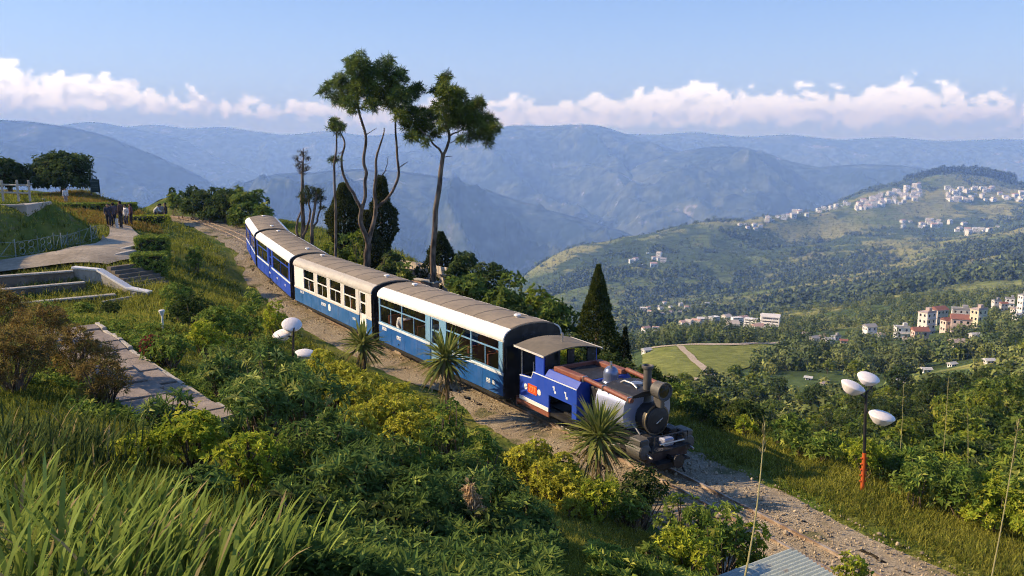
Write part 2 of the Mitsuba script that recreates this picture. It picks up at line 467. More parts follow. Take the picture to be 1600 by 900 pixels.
def forest_mask(x, y, lib):
    """where trees stand on the hillside, in numpy (lib = np) and for the material"""
    if lib is np:
        f = lambda a, b, c: meshkit.fbm(np.stack([a, b, np.zeros_like(a) + c], -1), 3, 0)
    else:
        f = lambda a, b, c: fbm(a, b, c, 3)
    a = x * 0.80 + y * 0.60
    b = -x * 0.60 + y * 0.80
    return 0.6 * f(b / 190.0, a / 600.0, 5.0) + 0.4 * f(x / 75.0, y / 75.0, 9.0)


def hill_fn(p, n, uv):
    a = p.x * 0.80 + p.y * 0.60
    b = -p.x * 0.60 + p.y * 0.80
    m = 0.6 * fbm(b / 190.0, a / 600.0, 5.0, 3) + 0.4 * fbm(p.x / 75.0, p.y / 75.0, 9.0, 3)
    h = fbm(p.x / 14.0, p.y / 14.0, p.z / 14, 4)
    fld = fbm(p.x / 230.0, p.y / 230.0, 2.0, 3)
    c = mix((0.120, 0.155, 0.042), (0.245, 0.240, 0.082), smoothstep(0.3, 0.7, fld))
    c = mix(c, (0.150, 0.115, 0.060), smoothstep(0.55, 0.75, h) * 0.6)
    c = mix(c, (0.055, 0.082, 0.030), smoothstep(0.50, 0.58, m + (h - 0.5) * 0.16))
    zz = p.z / 6.5 + 2.2 * fbm(p.x / 60, p.y / 60, 1.0, 3)
    fr = zz - dr.floor(zz)
    c = c * (1 - 0.34 * smoothstep(0.62, 0.8, fr) * (1 - smoothstep(0.88, 1.0, fr)))
    spk = fbm(p.x / 5.0, p.y / 5.0, p.z / 5, 2)
    c = mix(c, (0.035, 0.055, 0.020), smoothstep(0.60, 0.72, spk) * 0.7)
    return c * (0.55 + 0.9 * h)


M_['hill'] = two({'type': 'bumpmap', 'arbitrary': proc(lambda p, n, uv: fbm(p.x / 11, p.y / 11, p.z / 11, 4) * 7.0, eps=0.5), 'bsdf': {'type': 'principled', 'base_color': proc(hill_fn), 'roughness': 1.0, 'specular': 0.05}})
add('hillside', (np.stack([_x, _y, _z], -1).reshape(-1, 3), _f), 'hill', smooth=True, kind='structure', label='long green hillside with spurs and wooded gullies across the valley')


# the blue ridges: each one a crest (seen px, py) at a distance and the slopes that fall from it
def mountain_fn(p, n, uv):
    h = fbm(p.x / 130.0, p.y / 130.0, p.z / 130, 5)
    m = fbm(p.x / 600.0, p.y / 600.0, p.z / 300, 4)
    c = mix((0.014, 0.030, 0.020), (0.098, 0.118, 0.068), smoothstep(0.38, 0.66, m * 0.6 + h * 0.4))
    return mix(c, (0.34, 0.31, 0.26), smoothstep(0.62, 0.72, h * 0.55 + m * 0.45) * 0.9)


M_['mountain'] = two({'type': 'bumpmap', 'arbitrary': proc(lambda p, n, uv: fbm(p.x / 160, p.y / 160, p.z / 160, 5) * 175.0, eps=4.0), 'bsdf': {'type': 'principled', 'base_color': proc(mountain_fn), 'roughness': 1.0, 'specular': 0.0}})


def ridge(name, D, crest, fall, label, seed, rough=1.0, front=3500.0):
    c = np.array(crest, float)
    tans = np.linspace((c[0, 0] - 800) / F, (c[-1, 0] - 800) / F, max(120, int((c[-1, 0] - c[0, 0]) / 3.4)))
    top = np.interp(tans * F + 800, c[:, 0], c[:, 1])
    k = np.hanning(15)
    top = np.convolve(np.pad(top, 7, mode='edge'), k / k.sum(), mode='valid')
    zc = CZ + np.array([P(a * F + 800, b, D)[2] - CZ for a, b in zip(tans, top)])
    v = np.concatenate([np.linspace(-1, 0, 70), np.linspace(0, 1, 6)[1:]])
    t, w = np.meshgrid(tans, v)
    d = D + np.where(w < 0, w * front, w * 1800) + 500 * (meshkit.fbm(np.stack([t * 12, w * 0, t * 0 + seed], -1), 3, seed) - 0.5)
    x, y = t * D * (1 + 0.25 * (d / D - 1)), d
    z = zc[None, :] - np.abs(w) ** 0.85 * fall
    r = ridged(np.stack([x / 620 + 0.35 * y / 620, y / 1300, x * 0 + seed], -1), 5, seed)
    amp = np.clip(np.abs(w) * 4.2, 0, 1) ** 1.3
    z = z + (r - 0.47) * 720 * rough * amp - 0.0
    z = z + (meshkit.fbm(np.stack([x / 150, y / 150, x * 0 + seed], -1), 4, seed + 5) - 0.5) * 60 * rough * np.clip(np.abs(w) * 10, 0.16, 1)
    m = len(tans)
    i, j = np.meshgrid(np.arange(len(v) - 1), np.arange(m - 1), indexing='ij')
    q = np.stack([i * m + j, i * m + j + 1, (i + 1) * m + j + 1, (i + 1) * m + j], -1).reshape(-1, 4)
    add(name, (np.stack([x, y, z], -1).reshape(-1, 3), np.vstack([q[:, [0, 1, 2]], q[:, [0, 2, 3]]])), 'mountain', smooth=True, kind='structure', label=label)


ridge('mountain', 7600, [(-60, 178), (0, 186), (60, 190), (120, 198), (180, 213), (240, 238), (300, 266), (350, 296), (400, 328), (470, 380), (520, 420)], 1250, 'dark blue mountain shoulder falling from the left edge behind the garden', 1, 0.75)
ridge('mountain', 6900, [(250, 400), (300, 345), (350, 295), (430, 272), (500, 269), (560, 264), (620, 266), (690, 275), (740, 288), (800, 310), (860, 328), (920, 345), (980, 362), (1030, 392), (1080, 440)], 1150, 'blue mountain ridge behind the pine trunks', 2, 1.45)
ridge('mountain', 11500, [(440, 300), (500, 266), (560, 246), (640, 238), (700, 222), (760, 203), (800, 195), (850, 197), (900, 194), (935, 196), (970, 208), (1010, 222), (1060, 238), (1120, 262), (1200, 300), (1260, 340), (1300, 380)], 1300, 'broad hazy blue mountain in the middle of the view', 3, 1.25)
ridge('mountain', 9400, [(900, 330), (960, 280), (1000, 255), (1060, 236), (1100, 229), (1150, 229), (1190, 238), (1230, 252), (1280, 262), (1340, 256), (1400, 258), (1450, 264), (1520, 285), (1620, 300), (1700, 300)], 1200, 'lower blue ridge running behind the hilltop town', 4, 1.2)
ridge('mountain', 13000, [(40, 215), (100, 196), (160, 190), (220, 200), (290, 217), (350, 247), (420, 277), (520, 320), (600, 350)], 1300, 'pale mountain spur between the dark shoulder and the middle range', 5, 0.8)
ridge('mountain', 15500, [(-80, 200), (40, 206), (100, 200), (150, 208), (200, 198), (250, 194), (300, 201), (360, 198), (400, 205), (450, 211), (520, 204), (580, 213), (640, 207), (700, 213), (760, 208), (880, 214), (960, 208), (1020, 211), (1080, 206), (1160, 214), (1220, 210), (1300, 219), (1380, 214), (1460, 221), (1560, 217), (1690, 224)], 1400, 'palest mountain wall under the bank of clouds', 6, 0.9, 3000.0)
add('valley_floor', (np.array([[-18500, 2500, -1420], [18500, 2500, -1420], [18500, 18200, -1420], [-18500, 18200, -1420.0]]), np.array([[0, 1, 2, 3]])), 'mountain', kind='structure', label='hazy floor of the deep valley')

# ------------------------------------------------------------------ railway: ballast, rails, sleepers
rng = np.random.default_rng(5)


def strip(lat0, lat1, n, s0, s1, step, dz, crown=0.0, wob=0.0, follow=False):
    """a sheet along the track between two offsets"""
    i = np.arange(int(s0 * 10), int(s1 * 10), int(step * 10))
    lat = np.linspace(lat0, lat1, n)
    w = (meshkit.noise(np.stack([TS[i] * 0.5, i * 0.0, i * 0.0 + 3], -1)) - 0.5) * wob
    w2 = (meshkit.noise(np.stack([TS[i] * 0.6, i * 0.0, i * 0.0 + 8], -1)) - 0.5) * wob
    L = lat[None, :] + w[:, None] * (lat[None, :] < 0) * (np.abs(lat[None, :]) > 1.2) + w2[:, None] * (lat[None, :] > 1.2)
    xy = TP[i, None, :2] + TL[i, None, :] * L[..., None]
    if follow:
        z = ground(xy[..., 0], xy[..., 1]) + dz
    else:
        z = TP[i, 2][:, None] + dz + crown * (1 - (np.abs(L) / max(abs(lat0), abs(lat1))) ** 2)
    z = z + (meshkit.fbm(np.stack([xy[..., 0] * 2.5, xy[..., 1] * 2.5, xy[..., 0] * 0], -1), 3, 4) - 0.5) * 0.10
    v = np.concatenate([xy, z[..., None]], -1).reshape(-1, 3)
    a, b = np.meshgrid(np.arange(len(i) - 1), np.arange(n - 1), indexing='ij')
    q = np.stack([a * n + b, a * n + b + 1, (a + 1) * n + b + 1, (a + 1) * n + b], -1).reshape(-1, 4)
    return v, np.vstack([q[:, [0, 2, 1]], q[:, [0, 3, 2]]])


def ballast_fn(p, n, uv):
    d1, d2, r = voronoi(p.x * 21, p.y * 21)
    g = fbm(p.x * 1.1, p.y * 1.1, 2.0, 4)
    c = mix((0.235, 0.185, 0.12), (0.48, 0.405, 0.29), 0.25 + 0.75 * r)
    c = mix(c, (0.34, 0.27, 0.175), smoothstep(0.35, 0.7, g))
    c = mix(c, (0.10, 0.115, 0.04), smoothstep(0.60, 0.74, g) * 0.7)
    return c * (0.62 + 0.38 * smoothstep(0.02, 0.25, d2 - d1))


M_['ballast'] = two({'type': 'bumpmap', 'arbitrary': proc(lambda p, n, uv: (lambda v: smoothstep(0.0, 0.35, v[1] - v[0]) * 0.014)(voronoi(p.x * 21, p.y * 21)), eps=0.003), 'bsdf': {'type': 'principled', 'base_color': proc(ballast_fn), 'roughness': 0.95, 'specular': 0.15}})
add('gravel_bed', strip(-1.9, 2.05, 21, 1, _ts[-1] - 1, 0.3, -0.19, 0.115, 1.0), 'ballast', smooth=True, kind='structure', label='trodden brown gravel bed under the railway line')

# loose stones of the ballast
ico = trimesh.creation.icosphere(subdivisions=0)
n = 14000
s = rng.uniform(2, 70, n) ** 1.0
s = 2 + 75 * rng.random(n) ** 1.7
lat = np.clip(rng.normal(0.2, 0.95, n), -1.8, 2.0)
i = (s * 10).astype(int)
xy = TP[i, :2] + TL[i] * lat[:, None]
sz = rng.uniform(0.012, 0.030, n) * (1 + 1.1 * (rng.random(n) > 0.96))
z = TP[i, 2] - 0.185 + 0.115 * (1 - (np.abs(lat) / 2.7) ** 2) + 0.3 * sz
V = ico.vertices[None] * (sz[:, None, None] * rng.uniform(0.6, 1.3, (n, 12, 1))) * rng.uniform(0.7, 1.2, (n, 1, 3))
V = V + np.concatenate([xy, z[:, None]], 1)[:, None]
C = (np.array([0.42, 0.335, 0.225]) * rng.uniform(0.5, 1.35, (n, 1)))[:, None] * np.ones((1, 12, 1))
add('gravel', (V.reshape(-1, 3), (ico.faces[None] + 12 * np.arange(n)[:, None, None]).reshape(-1, 3)), 'matte', color=C.reshape(-1, 3), kind='stuff', label='loose grey brown stones strewn between and beside the rails', cat='gravel')

trk = thing('railway_track', 'narrow gauge railway track curving along the hill edge under the blue train', 'railway track')
for side in (-0.33, 0.33):
    i = np.arange(5, len(TS) - 8, 4)
    c = np.concatenate([TP[i, :2] + TL[i] * side, TP[i, 2:3]], 1)
    prof = [(-0.045, -0.09), (0.045, -0.09), (0.045, -0.075), (0.012, -0.065), (0.012, -0.03), (0.027, -0.022), (0.027, 0), (-0.027, 0), (-0.027, -0.022), (-0.012, -0.03), (-0.012, -0.065), (-0.045, -0.075)]
    m = len(prof)
    v = np.stack([np.concatenate([c[:, :2] + TL[i] * o, c[:, 2:3] + h], 1) for o, h in prof], 1).reshape(-1, 3)
    a, b = np.meshgrid(np.arange(len(i) - 1), np.arange(m), indexing='ij')
    q = np.stack([a * m + b, a * m + (b + 1) % m, (a + 1) * m + (b + 1) % m, (a + 1) * m + b], -1).reshape(-1, 4)
    add('rail', (v, np.vstack([q[:, [0, 1, 2]], q[:, [0, 2, 3]]])), 'rail', trk)


def rail_fn(p, n, uv):
    g = fbm(p.x * 6, p.y * 6, p.z * 6, 3)
    return mix((0.26, 0.18, 0.12), (0.66, 0.57, 0.46), smoothstep(0.3, 0.8, g) * 0.6 + 0.4 * smoothstep(0.7, 0.95, n.z))


M_['rail'] = two({'type': 'principled', 'base_color': proc(rail_fn), 'roughness': 0.5, 'metallic': 0.35})


def wood_fn(p, n, uv):
    g = fbm(p.x * 5, p.y * 5, p.z * 9, 4)
    return mix((0.14, 0.105, 0.075), (0.36, 0.30, 0.23), g)


M_['wood'] = two({'type': 'principled', 'base_color': proc(wood_fn), 'roughness': 0.9, 'specular': 0.15})
slp = mikit.ply(MB().box((0, 0, -0.115), (0.17, 1.5, 0.12), 0.02).out(), 'mat_wood')
for s in np.arange(1.5, 88, 0.62):
    i = int(s * 10)
    if 26.6 < s < 62 and (s * 7) % 3 > 1:
        pass
    M = frame((*(TP[i, :2]), TP[i, 2] + -(0.05 if s < 34 else 0.02 if s < 62 else 0.0) + rng.uniform(-0.012, 0.008)), (*TD[i, :2], 0))
    M[:3, :3] = M[:3, :3] @ rotz(rng.normal(0, 0.03))
    add('sleeper', slp, None, trk, M=M)


# ------------------------------------------------------------------ coaches
def at_s(s, dz=0.0):
    i = int(round(s * 10))
    return np.array([TP[i, 0], TP[i, 1], TP[i, 2] + dz])


def s_of(x, y):
    return TS[_tt.query([x, y])[1]]


def bogie(parent, M, xc, r=0.23):
    m = MB().span(xc - 0.75, xc + 0.75, -0.62, -0.54, 0.22, 0.40, 0.02).span(xc - 0.75, xc + 0.75, 0.54, 0.62, 0.22, 0.40, 0.02).span(xc - 0.12, xc + 0.12, -0.6, 0.6, 0.3, 0.46)
    for dx in (-0.5, 0.5):
        for y in (-0.64, 0.64):
            m.box((xc + dx, y, 0.25), (0.2, 0.1, 0.2), 0.02)
    b = add('bogie', m.out(), 'soot', parent, M=M)
    for dx in (-0.5, 0.5):
        w = MB()
        for y in (-0.36, 0.30):
            w.lathe([(0.001, 0), (r, 0), (r, 0.05), (0.06, 0.06), (0.001, 0.06)], (xc + dx, y, r), AY, 18)
        w.tube([(xc + dx, -0.6, r), (xc + dx, 0.6, r)], 0.035, 8)
        add('wheel_set', w.out(), 'soot', b, M=M, smooth=40)


def roof_profile(hw, z0, rise, n=14):
    a = np.linspace(-1, 1, n)
    return [(hw * t, z0 + rise * (1 - abs(t) ** 2.3)) for t in a]


CORN = [(1.03, 2.085), (1.055, 2.085), (1.075, 2.11), (1.08, 2.16), (1.06, 2.23), (1.01, 2.31), (0.93, 2.375), (0.80, 2.43), (0.78, 2.41), (0.90, 2.35), (0.98, 2.28), (1.03, 2.2), (1.045, 2.13)]


def marks(y, spec):
    """small white painted marks, raised a little, as the lettering reads from here"""
    m = MB()
    for x, z, w, h, k in spec:
        r = np.random.default_rng(abs(int(x * 100)) + k)
        cells = np.linspace(0, w, k + 1)
        for a, b in zip(cells[:-1], cells[1:]):
            g = (b - a) * 0.78
            m.span(x + a, x + a + g * 0.35, y - 0.004, y, z, z + h)
            m.span(x + a + g * 0.35, x + a + g, y - 0.004, y, z + h * 0.72, z + h)
            m.span(x + a + g * 0.35, x + a + g, y - 0.004, y, z + h * (0.30 + 0.1 * r.random()), z + h * 0.52)
            m.span(x + a + g * 0.7, x + a + g, y - 0.004, y, z, z + h * 0.30)
    return m.out()


def coach(s_front, L, label, windows, doors, lower, waist, pillar, corn, white_panels=(), transom=0.30, lettering=(), crest=None, edge=None):
    """local frame: x to the front, +y to the valley, z up from the rails"""
    a, b = at_s(s_front), at_s(s_front + L)
    c = (a + b) / 2
    M = frame(c, a - b)
    M[:3, 2] *= 1.065
    H = L / 2
    k = thing('passenger_coach', label, 'railway coach', 'coaches of the train')
    tint = {'M': M}
    X = lambda t: -H + t * L
    add('underframe', MB().span(-H, H, -0.92, 0.92, 0.40, 0.53).span(-H, H, -0.98, -0.9, 0.34, 0.5).span(-H, H, 0.9, 0.98, 0.34, 0.5).box((-0.9, 0, 0.27), (0.9, 1.1, 0.3), 0.04).out(), 'soot', k, **tint)
    add('floor', MB().span(-H + 0.02, H - 0.02, -1.0, 1.0, 0.53, 0.57).out(), 'soot', k, **tint)
    z0, z1, z2, z3 = 0.48, 1.09, 1.18, 2.12
    for sgn, nm in ((-1, 'side_panel'), (1, 'side_panel')):
        y0, y1 = sorted((sgn * 1.00, sgn * 1.05))
        m = MB()
        edges = [0.0]
        for d0, d1 in doors:
            edges += [d0, d1]
        edges.append(1.0)
        for e0, e1 in zip(edges[0::2], edges[1::2]):
            m.span(X(e0) + 0.004, X(e1) - 0.004, y0, y1, z0, z1, 0.01)
        sp = add(nm, m.out(), lower, k, **tint)
        for q in np.arange(-H + 1.1, H - 0.5, 1.12):
            if not any(X(d0) - 0.1 < q < X(d1) + 0.1 for d0, d1 in doors):
                add('batten', MB().span(q - 0.018, q + 0.018, y0 - (0.007 if sgn < 0 else -0.001), y1 + (0.007 if sgn > 0 else -0.001), z0 + 0.02, z1 - 0.01).out(), lower, sp, **tint)
        m = MB()
        for e0, e1 in zip(edges[0::2], edges[1::2]):
            m.span(X(e0) + 0.004, X(e1) - 0.004, y0 - (0.012 if sgn < 0 else 0), y1 + (0.012 if sgn > 0 else 0), z1, z2, 0.01)
        add('waist_rail', m.out(), waist, k, **tint)
        add('header', MB().span(-H, H, y0, y1, 2.07, z3).out(), corn, k, **tint)
        spans = sorted([(w[0], w[1]) for w in windows] + list(doors))
        gaps, p = [], 0.0
        for w0, w1 in spans:
            if w0 > p + 1e-4:
                gaps.append((p, w0))
            p = w1
        if p < 1:
            gaps.append((p, 1.0))
        for g0, g1 in gaps:
            mat = 'cream' if any(abs(g0 - q) < 0.02 for q in white_panels) else pillar
            add('pillar', MB().span(X(g0), X(g1), y0 + 0.002, y1 - 0.002, z2, 2.07).out(), mat, k, **tint)
        for w0, w1, *mul in windows:
            cuts = [w0] + list(mul) + [w1]
            zt = 2.07 - transom * 0.89
            yy = sgn * 1.03
            fm = MB()
            for q in cuts:
                wd = 0.05 if q in (w0, w1) else 0.06
                q_ = X(q) + (0.025 if q == w0 else -0.025 if q == w1 else 0)
                fm.span(q_ - wd / 2, q_ + wd / 2, yy - 0.022, yy + 0.022, z2, 2.07)
            fm.span(X(w0), X(w1), yy - 0.017, yy + 0.017, zt - 0.02, zt + 0.02)
            fm.span(X(w0), X(w1), yy - 0.02, yy + 0.02, z2, z2 + 0.035)
            for q0, q1 in zip(cuts[:-1], cuts[1:]):
                if (q1 - q0) * L > 0.9:
                    xm = X((q0 + q1) / 2)
                    fm.span(xm - 0.014, xm + 0.014, yy - 0.014, yy + 0.014, z2, zt)
            w = add('window', fm.out(), pillar if not white_panels else 'cream', k, **tint)
            for q0, q1 in zip(cuts[:-1], cuts[1:]):
                v = np.array([[X(q0), yy, z2], [X(q1), yy, z2], [X(q1), yy, 2.07], [X(q0), yy, 2.07]])
                add('pane', (v, np.array([[0, 1, 2, 3]])), 'glass', w, **tint)
        for d0, d1 in doors:
            yy = sgn * 1.0
            m = MB()
            xa, xb = X(d0) + 0.02, X(d1) - 0.02
            m.span(xa, xb, yy - 0.02, yy + 0.02, z0 + 0.04, 1.20)
            for q in (xa, xb - 0.07):
                m.span(q, q + 0.07, yy - 0.021, yy + 0.021, 1.2, 2.07)
            m.span(xa, xb, yy - 0.02, yy + 0.02, 1.60, 1.65).span(xa, xb, yy - 0.02, yy + 0.02, 2.0, 2.07)
            d = add('door', m.out(), 'cream' if white_panels else pillar, k, **tint)
            v = np.array([[xa, yy, 1.2], [xb, yy, 1.2], [xb, yy, 2.04], [xa, yy, 2.04]])
            add('pane', (v, np.array([[0, 1, 2, 3]])), 'glass', d, **tint)
            add('handle', MB().tube([(xa + 0.10, yy + sgn * 0.045, 1.0), (xa + 0.10, yy + sgn * 0.045, 1.35)], 0.012, 6).out(), 'steel', d, **tint)
            add('step', MB().span(X(d0), X(d1), sgn * 0.99, sgn * 1.08, 0.26, 0.30).span(X(d0), X(d0) + 0.03, sgn * 0.99, sgn * 1.02, 0.28, 0.46).span(X(d1) - 0.03, X(d1), sgn * 0.99, sgn * 1.02, 0.28, 0.46).out(), 'soot', k, **tint)
        pr = [(sgn * y, z) for y, z in CORN]
        add('cornice', MB().prism(pr if sgn > 0 else pr[::-1], -H - 0.03, H + 0.03).out(), edge or corn, k, smooth=35, **tint)
    top = roof_profile(0.80, 2.425, 0.11)
    rp = top + [(y, z - 0.035) for y, z in top[::-1]]
    r = add('roof', MB().prism(rp[::-1], -H - 0.03, H + 0.03).out(), 'roof_paint', k, smooth=35, **tint)
    for q in np.linspace(-H + 0.02, H - 0.02, 9):
        add('seam', MB().prism([(y, z + 0.012) for y, z in top][::-1] + [(y, z - 0.01) for y, z in top], q - 0.018, q + 0.018).out(), 'roof_paint', r, **tint)
    for q in (-H * 0.78, H * 0.80):
        add('ventilator', MB().lathe([(0.001, 0.10), (0.10, 0.095), (0.12, 0.06), (0.07, 0.05), (0.06, 0.0)], (q, 0.05, 2.53), None, 12).out(), 'cream', r, smooth=35, **tint)
    # ends: dark sheet with a gangway door, rounded at the top
    out = [(-1.05, 0.45), (1.05, 0.45), (1.05, 2.1), (0.99, 2.27), (0.8, 2.40)] + [(y, z) for y, z in top[::-1]] + [(-0.8, 2.40), (-0.99, 2.27), (-1.05, 2.1)]
    for sgn in (1, -1):
        xe = sgn * (H + 0.0)
        x0, x1 = sorted((xe - sgn * 0.05, xe + sgn * 0.012))
        e = add('end_wall', MB().prism(out, x0, x1).out(), 'soot', k, **tint)
        add('door', MB().span(xe + sgn * 0.012, xe + sgn * 0.04, -0.36, 0.36, 0.55, 2.2, 0.01).out(), 'soot', e, **tint)
        for y in (-0.75, 0.75):
            v = np.array([[xe + sgn * 0.015, y - 0.22, 1.3], [xe + sgn * 0.015, y + 0.22, 1.3], [xe + sgn * 0.015, y + 0.22, 1.95], [xe + sgn * 0.015, y - 0.22, 1.95]])
            add('pane', (v, np.array([[0, 1, 2, 3]])), 'dark_glass', e, **tint)
        for y in (-0.98, 0.98):
            add('grab_rail', MB().tube([(xe + sgn * 0.05, y, 0.7), (xe + sgn * 0.05, y, 1.9)], 0.014, 6).out(), 'soot', k, **tint)
        add('coupler', MB().tube([(xe, 0, 0.42), (xe + sgn * 0.28, 0, 0.42)], 0.05, 8).box((xe + sgn * 0.27, 0, 0.42), (0.05, 0.3, 0.16), 0.02).out(), 'soot', k, **tint)
    for xc in (-H + 1.7, H - 1.7):
        bogie(k, M, xc)
    # seats inside
    for q in np.linspace(-H + 0.9, H - 0.9, 7):
        if any(X(d0) - 0.5 < q < X(d1) + 0.5 for d0, d1 in doors):
            continue
        m = MB()
        for y in (-0.55, 0.55):
            m.span(q - 0.22, q + 0.22, y - 0.38, y + 0.38, 0.9, 1.0, 0.03).span(q - 0.25, q - 0.17, y - 0.38, y + 0.38, 0.95, 1.5, 0.03).span(q - 0.15, q + 0.15, y - 0.3, y + 0.3, 0.57, 0.92)
        v, f = m.out()
        add('seat', (v, f), 'matte', k, color=col(v, (0.16, 0.05, 0.035)), **tint)
    for spec in lettering:
        v, f = marks(-1.052, [spec])
        add('marking', (v, f), 'paint', k, color=col(v, (0.75, 0.77, 0.78)), **tint)
    if crest:
        m = MB().lathe([(0.001, 0), (0.15, 0), (0.15, 0.006), (0.001, 0.006)], (X(crest), -1.058, 0.86), AY, 20)
        v, f = m.out()
        add('crest', (v, f), 'paint', k, color=col(v, (0.78, 0.80, 0.80)), label='round white crest on the blue side', **tint)
    return k, M, X


M_['dark_glass'] = two({'type': 'principled', 'base_color': rgb(0.012, 0.014, 0.017), 'roughness': 0.08, 'specular': 0.6})
M_['blue_pale'] = grimy((0.16, 0.33, 0.50), 0.12, 2.0, 0.4)
M_['waist_pale'] = grimy((0.60, 0.68, 0.74), 0.10, 2.0, 0.4)
M_['frame_grey'] = grimy((0.24, 0.31, 0.36), 0.15, 3.0, 0.4)

S1 = s_of(0.95, 24.3) + 0.58
CL, GAP = 9.05, 0.62
starts = [S1 + q * (CL + GAP) for q in range(4)]
c1, M1, X1 = coach(starts[0], CL, 'foremost sky blue coach with wide dark windows and white eaves, right behind the engine', [(0.012, 0.445, 0.229), (0.60, 0.976, 0.787)], [(0.478, 0.555)], 'blue_deep', 'waist_pale', 'blue_pale', 'cream',
                   lettering=[(-4.2, 0.93, 0.42, 0.12, 4), (-2.9, 0.80, 0.36, 0.14, 3), (3.55, 0.72, 0.24, 0.13, 2), (3.9, 0.72, 0.14, 0.13, 1)])
c2, M2, X2 = coach(starts[1], CL, 'second coach, cream upper half, four framed windows, round white crest on its blue side', [(0.142, 0.30), (0.337, 0.479), (0.508, 0.654), (0.685, 0.832)], [(0.86, 0.936)], 'blue_mid', 'dull_cream', 'dull_cream', 'dull_cream', white_panels=(0.0,), edge='roof_edge', transom=0.42,
                   lettering=[(-3.7, 0.95, 0.5, 0.10, 4), (-1.0, 0.82, 0.6, 0.13, 5), (2.6, 0.82, 0.36, 0.09, 3)], crest=0.50)
c3, M3, X3 = coach(starts[2], CL, 'third coach, royal blue with a thin white stripe below its dark windows', [(0.03, 0.36), (0.52, 0.965)], [(0.40, 0.48)], 'blue_royal', 'waist_pale', 'blue_royal', 'cream', lettering=[(-0.9, 0.75, 0.4, 0.10, 3), (1.2, 0.8, 0.3, 0.1, 2), (3.2, 0.8, 0.3, 0.1, 2)])
c4, M4, X4 = coach(starts[3], 6.4, 'rearmost coach of the train, royal blue and mostly hidden behind the third one', [(0.04, 0.40), (0.55, 0.96)], [(0.43, 0.52)], 'blue_royal', 'waist_pale', 'blue_royal', 'cream')

# ------------------------------------------------------------------ engine
LL = 6.7
sl = S1 - 0.78
a, b = at_s(sl - LL), at_s(sl)
ML = frame(b, a - b)
ML[:3, 1:3] *= 0.955                                        # x = 0 at its rear
eng = thing('steam_locomotive', 'small blue saddle tank steam engine with silver dome and tall chimney heading the train', 'steam locomotive')
LK = 0.88
FRONT = {'buffer_beam', 'front_platform', 'front_rail', 'front_box', 'coupler', 'guard_iron', 'running_board', 'main_frame', 'handrail'}
ROUND = {'wheel', 'crank_pin', 'chimney', 'dome', 'safety_valve', 'headlamp', 'lens', 'whistle', 'filler_lid', 'door_ring', 'disc', 'emblem'}


def E(name, mb, mat, parent=eng, smooth=False, c=None, label=None):
    v, f = mb.out() if isinstance(mb, MB) else mb
    v = np.array(v)
    if name in FRONT:
        v[:, 0] = np.where(v[:, 0] > 5.7, v[:, 0] - 0.55, v[:, 0])
    if name in ROUND:
        m_ = (v[:, 0].min() + v[:, 0].max()) / 2
        v[:, 0] = m_ * LK + (v[:, 0] - m_)
    else:
        v[:, 0] *= LK
    return add(name, (v, f), mat, parent, smooth=smooth, color=c, M=ML, label=label)


E('main_frame', MB().span(-0.1, 6.5, -0.62, -0.56, 0.36, 0.72).span(-0.1, 6.5, 0.56, 0.62, 0.36, 0.72).span(-0.2, 3.3, -0.95, 0.95, 0.60, 0.68).span(3.3, 6.6, -0.85, 0.85, 0.62, 0.68), 'soot')
E('footplate_edge', MB().span(-0.2, 1.75, -1.0, -0.95, 0.54, 0.68).span(-0.2, 1.75, 0.95, 1.0, 0.54, 0.68).span(-0.24, -0.19, -0.98, 0.98, 0.45, 0.72), 'rust', label='rusty red edge of the footplate')
for sy in (-1, 1):
    y0, y1 = sorted((sy * 0.93, sy * 0.99))
    z_side = [(0.0, 0.70), (1.73, 0.70), (1.73, 1.22), (3.0, 1.22), (3.0, 0.80), (3.24, 0.80), (3.24, 1.74), (0.92, 1.74), (0.82, 1.72), (0.72, 1.52), (0.0, 1.46)]
    t = E('side_tank', MB().plate(z_side, y0, y1), 'blue_royal')
    line = MB()
    ya, yb = sorted((sy * 0.99, sy * 1.002))
    line.plate([(0.0, 1.43), (0.72, 1.49), (0.83, 1.69), (3.24, 1.71), (3.24, 1.74), (0.82, 1.72), (0.72, 1.52), (0.0, 1.46)], ya, yb)
    v, f = line.out()
    E('lining', (v, f), 'paint', t, c=col(v, (0.68, 0.72, 0.78)))
    m = MB().span(0.0, 1.73, ya, yb, 0.70, 0.82)
    v, f = m.out()
    E('white_band', (v, f), 'paint', t, c=col(v, (0.72, 0.72, 0.70)))
# upper tank: slopes inward above the white line
E('tank_top', MB().prism([(-0.98, 1.74), (0.98, 1.74), (0.84, 1.92), (-0.84, 1.92)], 1.5, 3.24).span(3.20, 3.24, -0.98, 0.98, 0.8, 1.74), 'blue_royal')
E('coal', MB().span(1.55, 3.18, -0.76, 0.76, 1.91, 1.935), 'soot')
E('coal_cover', MB().span(1.75, 3.20, -0.84, -0.60, 1.92, 2.06, 0.02).span(1.75, 3.20, 0.60, 0.84, 1.92, 2.06, 0.02).span(1.72, 1.80, -0.8, 0.8, 1.92, 2.05, 0.02), 'rust')
E('cab_back', MB().span(0.0, 0.05, -0.93, 0.93, 0.7, 1.46).span(0.06, 0.95, -0.9, 0.9, 0.7, 0.95), 'soot')
for sy in (-0.94, 0.94):
    E('cab_side', MB().span(0.92, 1.40, sy - 0.03, sy + 0.03, 1.74, 2.33), 'blue_royal')
E('cab_front', MB().span(1.36, 1.42, -0.92, 0.92, 1.74, 1.95).span(1.36, 1.42, -0.92, -0.6, 1.95, 2.36).span(1.36, 1.42, 0.6, 0.92, 1.95, 2.36).span(1.36, 1.42, -0.12, 0.12, 1.95, 2.4), 'soot')
